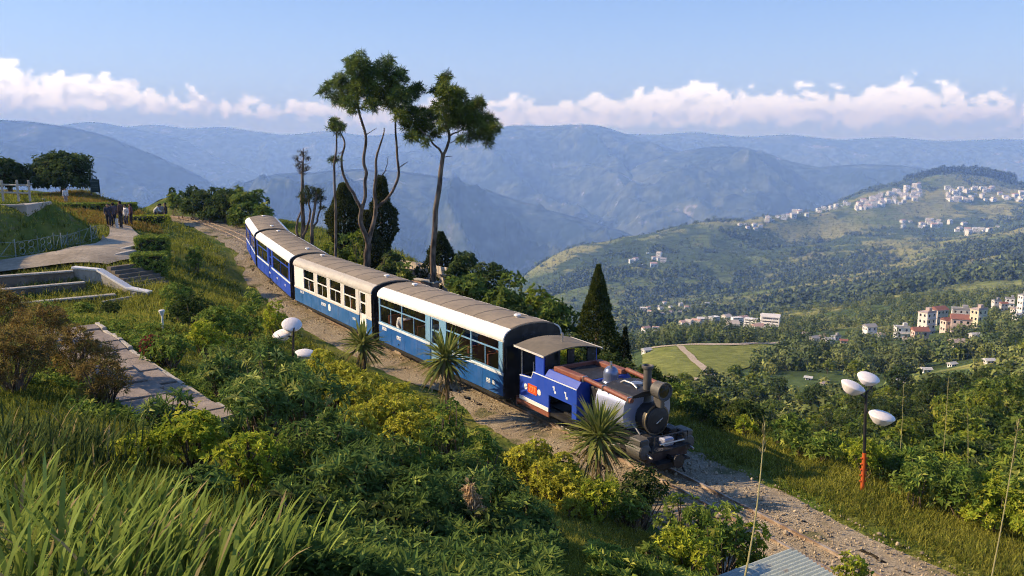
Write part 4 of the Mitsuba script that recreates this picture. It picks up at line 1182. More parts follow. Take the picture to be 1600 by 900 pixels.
r = np.random.default_rng(31)
GL = ['long strap grass clump at the lower left corner', 'long grass clump second from the lower left corner along the bottom', 'long grass clump third along the bottom edge', 'long grass clump fourth along the bottom edge', 'rightmost long grass clump with blades leaning far right',
      'long grass clump at the left edge above the corner', 'long grass clump second from the left edge in the middle row', 'long grass clump third from the left in the middle row', 'rightmost long grass clump of the middle row',
      'long grass clump leftmost in the back row', 'long grass clump second in the back row below the dark grass', 'long grass clump third in the back row before the lime shrub', 'bottom long grass clump nearest to the viewer', 'near long grass clump right of the nearest one', 'near long grass clump cut by the left bottom edge']
for j, (px, py, D, n, L) in enumerate([(20, 880, 4.9, 62, 0.72), (125, 890, 4.8, 66, 0.76), (225, 895, 4.9, 66, 0.76), (325, 905, 5.0, 62, 0.74), (420, 925, 5.1, 56, 0.78), (40, 830, 5.8, 60, 0.74), (150, 840, 5.9, 62, 0.76), (260, 855, 6.0, 60, 0.76), (365, 880, 6.0, 48, 0.7), (0, 790, 6.8, 54, 0.72), (105, 800, 6.9, 54, 0.72), (205, 815, 6.9, 46, 0.66), (170, 930, 4.0, 50, 0.66), (290, 940, 4.1, 50, 0.68), (40, 925, 3.9, 50, 0.62)]):
    c = P(px, py + 40, D)
    grass_clump(c[0], c[1], int(n * 1.1), L * 0.82, GL[j], 0.42, 0.18, c1=(0.11, 0.165, 0.032), c2=(0.31, 0.38, 0.085), W=0.035, wind=0.25, seed=100 + j, group='long grass in the lower left corner')
DL = ['dark grass clump at the left edge below the dry shrubs', 'dark grass clump beside the lower end of the stone path', 'dark grass clump leaning over the stone path', 'dark grass clump in front of the reddish shrub', 'dark grass clump cut by the left edge', 'small dark grass clump on the edge of the stone path']
for j, (px, py, D, n, L) in enumerate([(30, 700, 9.0, 80, 0.72), (110, 700, 9.3, 84, 0.76), (180, 695, 9.8, 70, 0.7), (70, 660, 10.8, 76, 0.74), (-20, 660, 10.2, 70, 0.74), (150, 655, 11.4, 60, 0.66)]):
    c = P(px, py + 30, D)
    grass_clump(c[0], c[1], n, L * 0.9, DL[j], 0.5, 0.15, c1=(0.04, 0.065, 0.022), c2=(0.13, 0.17, 0.05), W=0.028, wind=0.2, seed=200 + j, group='dark long grass beside the stone path')

# ------------------------------------------------------------------ ground cover: lawns and weeds
def cover(name, label, cat, n, sampler, L, W, c1, c2, seed, lean=0.35, seg=2, per=4):
    r = np.random.default_rng(seed)
    xy = sampler(r, n)
    z = ground(xy[:, 0], xy[:, 1])
    base = np.repeat(np.concatenate([xy, z[:, None]], 1), per, 0)
    m = len(base)
    base[:, :2] += r.normal(size=(m, 2)) * L * 0.35
    sc = np.clip(base[:, 1] / 16.0, 0.7, 3.0) ** 0.7
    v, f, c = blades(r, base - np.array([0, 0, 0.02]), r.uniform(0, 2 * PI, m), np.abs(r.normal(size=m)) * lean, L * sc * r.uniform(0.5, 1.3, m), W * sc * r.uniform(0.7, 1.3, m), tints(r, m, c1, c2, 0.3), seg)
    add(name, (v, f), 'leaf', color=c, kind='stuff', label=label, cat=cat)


def turf(name, label, cat, n, sampler, L, W, c1, c2, seed, per=6, lean=0.5):
    """short grass: one thin triangle per blade"""
    r = np.random.default_rng(seed)
    xy = sampler(r, n)
    z = ground(xy[:, 0], xy[:, 1])
    sc = np.clip(xy[:, 1] / 16.0, 0.7, 4.0) ** 0.75
    base = np.repeat(np.concatenate([xy, z[:, None] - 0.015], 1), per, 0)
    sc = np.repeat(sc, per)[:, None]
    m = len(base)
    base[:, :2] += r.normal(size=(m, 2)) * 0.07 * sc
    a = r.uniform(0, 2 * PI, m)
    s = np.stack([np.cos(a), np.sin(a), a * 0], 1)
    d = nrm(np.stack([r.normal(size=m) * lean, r.normal(size=m) * lean, np.ones(m)], 1))
    ln = L * sc * r.uniform(0.45, 1.25, (m, 1)) * np.repeat(r.uniform(0.6, 1.4, (n, 1)), per, 0)
    v = np.stack([base - s * W * sc / 2, base + s * W * sc / 2, base + d * ln], 1)
    C = np.clip(np.repeat(tints(r, n, c1, c2, 0.25), per, 0) * r.uniform(0.7, 1.3, (m, 1)), 0.004, 0.9)
    add(name, (v.reshape(-1, 3), np.arange(3 * m).reshape(-1, 3)), 'leaf', color=np.repeat(C, 3, 0), kind='stuff', label=label, cat=cat)


def field(D0, D1, t0, t1, keepf):
    def fn(r, n):
        out = []
        while sum(map(len, out)) < n:
            D = np.exp(r.uniform(math.log(D0), math.log(D1), n))
            t = r.uniform(t0, t1, n)
            x, y = D * t, D
            s, lat, _ = track_at(x, y)
            ok = keepf(x, y, lat, r.random(n), s)
            out.append(np.stack([x, y], 1)[ok])
        return np.vstack(out)[:n]
    return fn


def patch(x, y, k=1.0):
    return meshkit.fbm(np.stack([x * 0.45 * k, y * 0.45 * k, x * 0 + 6], -1), 3, 12)


inslab = lambda x, y: ((np.abs((x + 9.7) * 0.80 + (y - 20.3) * 0.6) < 4.3) & (np.abs(-(x + 9.7) * 0.6 + (y - 20.3) * 0.80) < 0.9))
off = lambda x, y, lat, q: ((lat < -2.4 - 0.9 * patch(x, y, 2.2)) | (lat > 1.45 + 0.7 * patch(x, y, 2.2))) & ~PAVED(x, y)

# ------------------------------------------------------------------ garden: paths, walls, steps, fences
from shapely.geometry import Polygon
from shapely import contains_xy


def drape(poly_px, dz, step=0.7, D=None):
    pts = np.array([spot(*q)[:2] for q in poly_px])
    pg = Polygon(pts).buffer(0)
    v, f = trimesh.creation.triangulate_polygon(pg, engine='earcut')
    m = trimesh.Trimesh(np.column_stack([v, np.zeros(len(v))]), f)
    v, f = trimesh.remesh.subdivide_to_size(m.vertices, m.faces, step, max_iter=12)
    z = ground(v[:, 0], v[:, 1], False) + dz
    f = np.asarray(f)
    n = np.cross(v[f[:, 1]] - v[f[:, 0]], v[f[:, 2]] - v[f[:, 0]])[:, 2]
    f[n < 0] = f[n < 0][:, ::-1]
    return pg, (np.column_stack([v[:, :2], z]), f)


def path_fn(p, n, uv):
    g = fbm(p.x * 1.2, p.y * 1.2, 3.0, 4)
    h = fbm(p.x * 7, p.y * 7, 3.0, 3)
    return mix((0.25, 0.20, 0.14), (0.42, 0.355, 0.265), g) * (0.75 + 0.45 * h)


M_['path'] = two({'type': 'principled', 'base_color': proc(path_fn), 'roughness': 0.95, 'specular': 0.1})
PATH, m_ = drape([(-160, 470), (-160, 436), (-60, 424), (0, 412), (90, 398), (150, 385), (170, 374), (172, 364), (170, 357), (186, 353), (204, 357), (219, 371), (212, 384), (207, 399), (214, 411), (170, 418), (115, 420), (60, 428), (0, 437)], 0.20)
add('garden_path', m_, 'path', kind='structure', label='pale sandy garden path sweeping round the foot of the mound')

_a, _b = spot(150, 515), spot(246, 585)
_d = (_b - _a)[:2] / np.linalg.norm((_b - _a)[:2])
_n = np.array([_d[1], -_d[0]])
if _n[0] > 0:
    _n = -_n
SLAB = Polygon([_a[:2] - 0.3 * _d, _b[:2] + 6 * _d, _b[:2] + 6 * _d + 1.75 * _n, _a[:2] - 0.3 * _d + 1.75 * _n])
PG = [PATH.buffer(0.15), SLAB.buffer(0.1)]


def PAVED(x, y):
    m = np.zeros(np.shape(x), bool)
    for g in PG:
        m |= contains_xy(g, x, y)
    return m


def slab_fn(p, n, uv):
    g = fbm(p.x * 2.5, p.y * 2.5, p.z * 2, 4)
    h = fbm(p.x * 17, p.y * 17, p.z * 9, 3)
    return mix((0.17, 0.14, 0.115), (0.34, 0.285, 0.235), g) * (0.75 + 0.45 * h)


M_['slab'] = two({'type': 'principled', 'base_color': proc(slab_fn), 'roughness': 0.9, 'specular': 0.15})
k = thing('stone_path', 'path of worn pinkish grey stone slabs running towards the viewer on the left', '', kind='structure')
r = np.random.default_rng(3)
ln = np.linalg.norm((_b - _a)[:2]) + 4.5
t = 0.0
while t < ln:
    w = r.uniform(0.55, 0.8)
    cuts = [0, r.uniform(0.45, 0.65), r.uniform(1.05, 1.25), 1.7]
    for q0, q1 in zip(cuts[:-1], cuts[1:]):
        c = _a[:2] + _d * (t + w / 2) + _n * (q0 + q1) / 2
        M = frame((c[0], c[1], gz(*c) + 0.07 + r.uniform(-0.012, 0.012)), (_d[0], _d[1], (gz(*(c + 0.5 * _d)) - gz(*(c - 0.5 * _d)))))
        M[:3, 1] *= -1 if M[2, 2] < 0 else 1
        add('slab', MB().box((0, 0, 0), (w - 0.02, q1 - q0 - 0.02, 0.12), 0.012).out(), 'slab', k, M=M)
    t += w
# low edging along its right side
kb = MB()
for q in np.arange(-0.2, ln, 0.9):
    c = _a[:2] + _d * (q + 0.45) - _n * 0.08
    kb.box((c[0], c[1], gz(*c) + 0.06), (0.88, 0.12, 0.22), 0.015, R=rotz(math.atan2(_d[1], _d[0])))
add('kerb', kb.out(), 'concrete', k)


# terraced low walls and the stair with its white parapet
def wall_run(mb, a, b, z, h, th, cap=0.0):
    a, b = np.asarray(a, float), np.asarray(b, float)
    d = b - a
    L = np.linalg.norm(d)
    ang = math.atan2(d[1], d[0])
    mb.box((*(a + b) / 2, z - h / 2), (L, th, h), 0.015, R=rotz(ang))


for (a, b, z, h), lab in zip([((-23.6, 33.2), (-19.3, 36.2), 2.62, 0.9), ((-22.2, 32.7), (-18.5, 35.55), 2.22, 0.9), ((-21.6, 31.6), (-16.9, 34.9), 1.80, 0.7)],
                             ['uppermost of the three low garden terrace walls with pale coping', 'middle one of the three low garden terrace walls', 'lowest of the three low garden terrace walls above the bushes']):
    k = thing('terrace_wall', lab, 'wall', 'terrace walls')
    m = MB(); wall_run(m, a, b, z - 0.06, h, 0.22)
    add('wall', m.out(), 'dark_stone', k)
    m = MB(); wall_run(m, np.array(a), np.array(b), z, 0.07, 0.34)
    add('coping', m.out(), 'concrete', k)


def dstone(p, n, uv):
    g = fbm(p.x * 3, p.y * 3, p.z * 3, 4)
    return mix((0.07, 0.06, 0.05), (0.24, 0.205, 0.16), g)


M_['dark_stone'] = two({'type': 'principled', 'base_color': proc(dstone), 'roughness': 0.95, 'specular': 0.1})
k = thing('stair_parapet', 'sloping wall with broad white coping beside the dark garden steps', 'wall')
A0, A1, A2, A3 = np.array([-19.35, 36.35]), np.array([-18.2, 36.3]), np.array([-16.6, 35.6]), np.array([-15.65, 35.4])
z0, z1, z2, z3 = 2.72, 2.62, 1.92, 1.78
for (p0, q0), (p1, q1) in [((A0, z0), (A1, z1)), ((A1, z1), (A2, z2)), ((A2, z2), (A3, z3))]:
    d = np.append(p1 - p0, q1 - q0)
    L = np.linalg.norm(d)
    M = frame((*(p0 + p1) / 2, (q0 + q1) / 2), d)
    add('coping', MB().box((0, 0, 0), (L + 0.04, 0.36, 0.09), 0.015).out(), 'whitewash', k, M=M)
    mid = MB().plate([(-np.linalg.norm(p1 - p0) / 2, -1.2), (np.linalg.norm(p1 - p0) / 2, -1.2), (np.linalg.norm(p1 - p0) / 2, (q1 - q0) / 2 - 0.03), (-np.linalg.norm(p1 - p0) / 2, -(q1 - q0) / 2 - 0.03)], -0.12, 0.12)
    Mh = frame((*(p0 + p1) / 2, (q0 + q1) / 2), (*(p1 - p0), 0))
    add('wall', mid.out(), 'concrete', k, M=Mh)
M_['tan_paint'] = grimy((0.42, 0.37, 0.30), 0.25, 2.0, 0.8, dusty=0.2)
M_['whitewash'] = grimy((0.72, 0.70, 0.66), 0.15, 2.0, 0.7, dusty=0.15)
k = thing('garden_steps', 'flight of dark stone steps right of the white coped wall', 'steps')
e, d = np.array([0.52, 0.854]), np.array([0.854, -0.52])
for j in range(6):
    c = np.array([-18.15, 37.15]) + d * 0.29 * j + e * 0.9
    add('step', MB().box((*c, 2.62 - 0.15 * j - 0.25), (0.34, 1.9, 0.5), 0.015, R=rotz(math.atan2(d[1], d[0]))).out(), 'dark_stone', k)
k = thing('edging_kerb', 'bent pale kerb at the foot of the garden steps', 'kerb')
for a, b in [((161, 478), (208, 467)), ((208, 467), (229, 455))]:
    p, q = spot(*a), spot(*b)
    m = MB(); wall_run(m, p[:2], q[:2], (p[2] + q[2]) / 2 + 0.12, 0.3, 0.14)
    add('stone', m.out(), 'concrete', k)
k = thing('path_steps', 'two shallow stone steps across the garden path beside the clipped hedge', 'steps')
for a, b, dz in [((170, 397), (212, 396), 0.22), ((176, 405), (210, 404), 0.26)]:
    p, q = spot(*a), spot(*b)
    m = MB(); wall_run(m, p[:2], q[:2], (p[2] + q[2]) / 2 + dz + 0.05, 0.2, 0.30)
    add('step', m.out(), 'concrete', k)

# ornamental wire fence along the foot of the mound
k = thing('hoop_fence', 'low grey green wire fence of scroll panels along the dark mound', 'fence')
line = np.array([spot(q, w)[:2] for q, w in [(-60, 426), (0, 411), (40, 404), (80, 396), (110, 390), (140, 383), (160, 376)]])
cs = np.concatenate([[0], np.cumsum(np.linalg.norm(np.diff(line, axis=0), axis=1))])
pp = lambda s: np.array([np.interp(s, cs, line[:, 0]), np.interp(s, cs, line[:, 1])])
GREEN = (0.16, 0.20, 0.17)
for j, s in enumerate(np.arange(0.2, cs[-1] - 1.1, 1.15)):
    a, b = pp(s), pp(s + 1.15)
    za, zb = gz(*a), gz(*b)
    m = MB().tube([(*a, za), (*a, za + 0.95)], 0.022, 6)
    v, f = m.out()
    add('post', (v, f), 'matte', k, color=col(v, (0.34, 0.37, 0.34) if j % 3 == 0 else GREEN))
    L3 = lambda u, h: (*(a + (b - a) * u), za + (zb - za) * u + h)
    m = MB().tube([L3(0, 0.80), L3(1, 0.80)], 0.012, 5).tube([L3(0, 0.16), L3(1, 0.16)], 0.012, 5)
    th = np.linspace(0, 2 * PI, 13)
    if j % 3 == 2:
        m.tube([L3(0.2, 0.18), L3(0.8, 0.78)], 0.014, 5)
    else:
        for cx in (0.3, 0.7):
            for cz in (0.33, 0.62):
                m.tube([L3(cx + 0.13 * math.cos(g), cz + 0.145 * math.sin(g)) for g in th], 0.016, 5, cap=False)
    v, f = m.out()
    add('panel', (v, f), 'matte', k, color=col(v, (0.27, 0.31, 0.28)))

# viewing terrace with white railing on top of the mound
k = thing('terrace', 'small pale viewing terrace on top of the mound at the left edge', 'terrace')
p = P(-30, 318, 44.0)
R_ = rotz(0.10)
add('floor', MB().box((p[0] - 1.2, p[1], p[2] - 1.25), (8.2, 3.0, 2.5), 0.03, R=R_).out(), 'tan_paint', k)
add('edge', MB().box((p[0] - 1.2, p[1] - 1.53, p[2] - 0.02), (8.3, 0.12, 0.14), 0.02, R=R_).out(), 'tan_paint', k)
k = thing('white_railing', 'pale post and rail fence on the terrace at the left edge', 'fence')
for q in (-60, -30, 5, 29, 47):
    c = P(q, 312, 43.2)
    add('post', MB().box((c[0], c[1], c[2] + 0.46), (0.09, 0.09, 1.1), 0.01).out(), 'tan_paint', k)
for yy in (290, 302):
    a, b = P(-64, yy - 4, 43.2), P(48, yy, 43.2)
    add('rail', MB().tube([a, b], 0.05, 6).out(), 'tan_paint', k)
for j, q in enumerate((66, 70.5)):
    c = P(q, 333, 46.0)
    k = thing('path_lamp', ['short pale lamp post at the end of the terrace', 'second short pale lamp post beside the first at the terrace end'][j], 'lamp post')
    add('post', MB().tube([(c[0], c[1], gz(c[0], c[1])), (c[0], c[1], c[2] + 0.62)], 0.035, 8).out(), 'tan_paint', k)
    add('globe', MB().lathe([(0.001, -0.11), (0.08, -0.08), (0.11, 0), (0.08, 0.08), (0.001, 0.11)], (c[0], c[1], c[2] + 0.72), None, 12).out(), 'tan_paint', k, smooth=True)

# information board on two legs
c = P(150, 306, 74.0)
k = thing('notice_board', 'dark green notice board on two thin legs against the blue mountain', 'sign')
zg = gz(c[0], c[1])
for dx in (-0.36, 0.36):
    add('leg', MB().box((c[0] + dx, c[1], (zg + c[2] + 0.1) / 2 + 0.3), (0.07, 0.07, c[2] - zg + 0.8), 0.01).out(), 'soot', k)
v, f = MB().box((c[0], c[1] - 0.05, c[2] + 0.88), (0.84, 0.05, 1.15), 0.01).out()
add('panel', (v, f), 'matte', k, color=col(v, (0.035, 0.055, 0.05)))
v, f = MB().box((c[0], c[1] - 0.08, c[2] + 1.28), (0.7, 0.01, 0.1)).box((c[0], c[1] - 0.08, c[2] + 0.95), (0.6, 0.01, 0.05)).box((c[0], c[1] - 0.08, c[2] + 0.75), (0.6, 0.01, 0.05)).out()
add('lines', (v, f), 'matte', k, color=col(v, (0.10, 0.14, 0.13)))

# small bollard lamp on the lawn
c = spot(255, 518)
k = thing('bollard_lamp', 'small white bollard lamp on the lawn left of the near lamp cluster', 'lamp')
add('post', MB().lathe([(0.001, 0), (0.05, 0), (0.032, 0.05), (0.032, 0.50), (0.001, 0.50)], c, None, 12).out(), 'whitewash', k, smooth=35)
add('head', MB().lathe([(0.04, 0.48), (0.09, 0.60), (0.09, 0.64), (0.07, 0.655), (0.001, 0.66)], c, None, 14).out(), 'whitewash', k, smooth=35)


# ------------------------------------------------------------------ triple lamps with shell shaped shades
def shade_mesh(R, top=0.34, low=0.72):
    a = np.linspace(0, PI / 2, 7)
    prof = [(R * math.cos(t) * (0.25 + 0.75 * math.cos(t) ** 0.3) if t < 1.5 else 0.001, R * top * math.sin(t)) for t in a][::-1]
    lowp = [(R * 0.985, -0.012), (R * 0.80, -R * low * 0.45), (R * 0.52, -R * low * 0.86), (R * 0.30, -R * low), (0.001, -R * low)]
    return (prof + lowp)[::-1]


def triple_lamp(base, pole_pts, shades, label, stripe):
    k = thing('triple_lamp', label, 'street lamp', 'triple lamps with white shell shades')
    add('pole', MB().tube(pole_pts, [0.035] * (len(pole_pts) - 1) + [0.025], 10).out(), 'soot', k, smooth=40)
    if stripe:
        p0, p1 = np.array(pole_pts[0]), np.array(pole_pts[1])
        u = (p1 - p0) / np.linalg.norm(p1 - p0)
        m = MB().tube([p0, p0 + u * 0.95], 0.045, 10)
        for q in np.arange(0.25, 0.95, 0.14):
            m.box(p0 + u * q, (0.15, 0.05, 0.035), 0.006)
        v, f = m.out()
        add('base', (v, f), 'matte', k, color=col(v, (0.50, 0.095, 0.02)), label='orange painted foot of the lamp pole')
    for c, R, tilt, arm in shades:
        ry, rx = tilt
        Rm = np.array([[math.cos(ry), 0, math.sin(ry)], [0, 1, 0], [-math.sin(ry), 0, math.cos(ry)]]) @ np.array([[1, 0, 0], [0, math.cos(rx), -math.sin(rx)], [0, math.sin(rx), math.cos(rx)]])
        a = add('arm', MB().tube([*arm, np.asarray(c) - Rm[:, 2] * R * 0.5], 0.022, 8).out(), 'soot', k, smooth=40)
        add('lamp_shade', MB().lathe(shade_mesh(R), c, Rm, 28).out(), 'shade', k, smooth=30)


M_['shade'] = two({'type': 'principled', 'base_color': rgb(0.74, 0.69, 0.66), 'roughness': 0.45, 'specular': 0.4})
b = P(1345, 797, 18.6)
b[2] = gz(b[0], b[1])
D = 18.6
top = P(1354, 612, D)
triple_lamp(b, [b, P(1350, 720, D), P(1352, 650, D), top], [
    (P(1333, 603, D), 0.285, (0.35, 0.1), [P(1353, 622, D), P(1345, 616, D)]),
    (P(1357, 590, D + 0.15), 0.255, (0.15, 0.25), [P(1355, 612, D), P(1366, 600, D + 0.1)]),
    (P(1378, 650, D - 0.2), 0.295, (0.15, 0.1), [P(1352, 640, D), P(1366, 655, D - 0.1)])], 'tall lamp with three white shell shades and an orange foot, right of the track', True)
D = 24.0
b = P(458, 560, D)
b[2] = gz(b[0], b[1])
triple_lamp(b, [b, P(458, 555, D), P(458, 528, D), P(459, 514, D)], [
    (P(441, 521, D + 0.3), 0.30, (-0.2, 0.2), [P(458, 524, D), P(450, 526, D + 0.2)]),
    (P(456, 507, D + 0.25), 0.30, (0.2, 0.5), [P(459, 514, D), P(460, 512, D + 0.1)]),
    (P(477, 552, D - 0.3), 0.31, (0.1, 0.05), [P(458, 545, D), P(468, 556, D - 0.2)])], 'lamp cluster with three white shell shades half sunk in the shrubs before the second coach', False)

# pale fence wall behind the train
k = thing('boundary_wall', 'sunlit cream plank wall behind the train beside the right pine', 'wall')
a, b = np.array([-6.5, 46.5]), np.array([-3.3, 43.2])
L = np.linalg.norm(b - a)
r = np.random.default_rng(2)
nb = 22
for j in range(nb):
    c = a + (b - a) * (j + 0.5) / nb
    zg = gz(*c)
    v, f = MB().box((*c, 0.85 + 0.02 * r.normal()), (L / nb - 0.012, 0.06, 1.7), 0.008, R=rotz(math.atan2(*(b - a)[::-1]))).out()
    add('plank', (v, f), 'matte', k, color=col(v, np.array([0.58, 0.50, 0.39]) * r.uniform(0.82, 1.08)))
v, f = MB().box((*((a + b) / 2 + np.array([-0.06, -0.06])), 1.25), (L, 0.05, 0.10), 0.01, R=rotz(math.atan2(*(b - a)[::-1]))).out()
add('rail', (v, f), 'wood', k)
k = thing('low_wall', 'low pinkish terrace wall in front of the cream plank wall', 'wall')
a, b = np.array([-6.3, 44.3]), np.array([-4.4, 42.4])
v, f = MB().box((*(a + b) / 2, 0.35), (np.linalg.norm(b - a) + 1.6, 0.3, 1.5), 0.03, R=rotz(math.atan2(*(b - a)[::-1]))).out()
add('wall', (v, f), 'matte', k, color=col(v, (0.38, 0.25, 0.20)))
add('coping', MB().box((*(a + b) / 2, 1.13), (np.linalg.norm(b - a) + 1.7, 0.42, 0.07), 0.015, R=rotz(math.atan2(*(b - a)[::-1]))).out(), 'concrete', k)

# corrugated roof of the hut below, at the bottom edge
k = thing('hut', 'hut with pale green corrugated iron roof at the bottom edge beside the track', 'hut')
A, B, C_ = P(1152, 890, 12.67), P(1240, 857, 13.02), P(1290, 893, 12.2)
u = B - A
u = u / np.linalg.norm(u)
w = C_ - B
w -= u * (w @ u)
Wd = np.linalg.norm(w)
w /= Wd
nrm_ = np.cross(w, u)
if nrm_[2] < 0:
    nrm_ = -nrm_
nc = 14 * 9
tt = np.linspace(-0.02, 1.35, nc)
rows = np.linspace(-2.2, np.linalg.norm(B - A), 6)
wave = 0.022 * np.cos(tt * 2 * PI * 9)
V = (A + u * 0)[None, None] + rows[:, None, None] * u + (tt * Wd)[None, :, None] * w + wave[None, :, None] * nrm_
i, j = np.meshgrid(np.arange(5), np.arange(nc - 1), indexing='ij')
q = np.stack([i * nc + j, i * nc + j + 1, (i + 1) * nc + j + 1, (i + 1) * nc + j], -1).reshape(-1, 4)


def tin(p, n, uv):
    g = fbm(p.x * 2.5, p.y * 2.5, p.z * 2.5, 4)
    return mix(mix((0.36, 0.41, 0.37), (0.50, 0.53, 0.47), g), (0.25, 0.14, 0.07), smoothstep(0.62, 0.8, fbm(p.x * 5, p.y * 5, p.z * 5, 3)) * 0.6)


M_['tin'] = two({'type': 'principled', 'base_color': proc(tin), 'roughness': 0.55, 'metallic': 0.1})
add('roof', (V.reshape(-1, 3), np.vstack([q[:, [0, 1, 2]], q[:, [0, 2, 3]]])), 'tin', k, smooth=True)
ctr = A + u * rows.mean() + w * Wd * 0.66
gzc = gz(ctr[0], ctr[1])
for s0, s1 in ((0.06, 1.27),):
    base = MB()
    corners = [A + u * a_ + w * (Wd * b_) - nrm_ * 0.05 for a_, b_ in ((rows[0] + 0.2, s0), (rows[-1] - 0.15, s0), (rows[-1] - 0.15, s1), (rows[0] + 0.2, s1))]
    lows = [np.array([c[0], c[1], min(gz(c[0], c[1]), gzc) - 0.3]) for c in corners]
    v = np.array(corners + lows)
    f = np.array([[0, 1, 5], [0, 5, 4], [1, 2, 6], [1, 6, 5], [2, 3, 7], [2, 7, 6], [3, 0, 4], [3, 4, 7]])
    add('wall', (v, f), 'wood', k)


grass_keep = lambda x, y, lat, q, s: off(x, y, lat, q) & (q < 0.25 + 1.3 * np.clip(patch(x, y) - 0.25, 0, 1)) & (lat < edge_of(s) + 3)
grass_keep = lambda x, y, lat, q, s: off(x, y, lat, q) & (q < 0.45 + 1.3 * np.clip(patch(x, y) - 0.25, 0, 1)) & (lat < edge_of(s) + 3)
turf('lawn_grass', 'short bright grass of the lawns and verges beside the railway', 'grass', 54000, field(7, 80, -0.66, 0.66, grass_keep), 0.11, 0.020, (0.14, 0.175, 0.026), (0.34, 0.335, 0.062), 3)
lawnk = lambda x, y, lat, q, s: off(x, y, lat, q) & (((lat > 2.4) & (lat < edge_of(s) + 1.5)) | ((x > 0.2) & (x < 4.2) & (y > 11.5) & (y < 18)) | ((x < -9) & (y > 25) & (y < 40)))
turf('verge_grass', 'longer yellowish grass tufts on the verge and the small lawns', 'grass', 26000, field(10, 45, -0.6, 0.66, lawnk), 0.17, 0.022, (0.20, 0.225, 0.036), (0.44, 0.42, 0.09), 13, 6, 0.6)
turf('dry_meadow', 'orange brown dry meadow grass below the dark trees at the far left', 'meadow grass', 9000, field(60, 88, -0.62, -0.42, lambda x, y, lat, q, s: (lat < -6)), 0.10, 0.022, (0.22, 0.15, 0.035), (0.36, 0.26, 0.07), 23)
weed_keep = lambda x, y, lat, q, s: off(x, y, lat, q) & (patch(x, y, 1.7) > 0.47) & (lat < edge_of(s) + 6) & ~((lat < -2.5) & (x > -1.2) & (x < 4) & (y > 12.5) & (y < 17.5) & (q < 0.8))
cover('weeds', 'knee high weeds and rough grass on the slope around the garden', 'weeds', 11000, field(6, 70, -0.75, 0.75, weed_keep), 0.20, 0.022, (0.065, 0.098, 0.018), (0.185, 0.20, 0.036), 4, 0.45, 3, 4)


def leaf_cover(name, label, cat, n, sampler, kind, seed, h=0.25, scale=1.0):
    r = np.random.default_rng(seed)
    xy = sampler(r, n)
    z = ground(xy[:, 0], xy[:, 1])
    pts = np.concatenate([xy, (z + r.random(n) * h)[:, None]], 1)
    v, f, c = foliage(r, pts, nrm(r.normal(size=(n, 3)) * 0.5 + np.array([0, 0, 1.0])), KINDS[kind], scale)
    add(name, (v, f), 'leaf', color=c, kind='stuff', label=label, cat=cat)


leaf_cover('ground_cover', 'leafy low ground cover on the slope between shrubs and track', 'ground cover', 7000, field(13, 34, -0.62, 0.42, lambda x, y, lat, q, s: (lat < -3.2) & ~PAVED(x, y) & (patch(x, y, 0.8) > 0.42) & ~((x > -0.5) & (x < 3.8) & (y > 12.5) & (y < 17.8))), 'mid', 61, 0.22, 0.8)

leaf_cover('undergrowth', 'dark leafy undergrowth between the shrubs nearest to the viewer', 'undergrowth', 5200, field(5, 13, -0.30, 0.06, lambda x, y, lat, q, s: (lat < -3.2) & ~PAVED(x, y) & (y < 11.5 + 0 * x)), 'glossy', 63, 0.30, 1.0)
leaf_cover('undergrowth', 'weedy green undergrowth around the small lawn and the tin roof', 'undergrowth', 1500, field(8, 15, 0.10, 0.34, lambda x, y, lat, q, s: (lat < -3.0) & ~((x > 0.2) & (x < 3.4) & (y > 12) & (y < 18)) & (patch(x, y) > 0.45)), 'mid', 64, 0.25, 0.85)

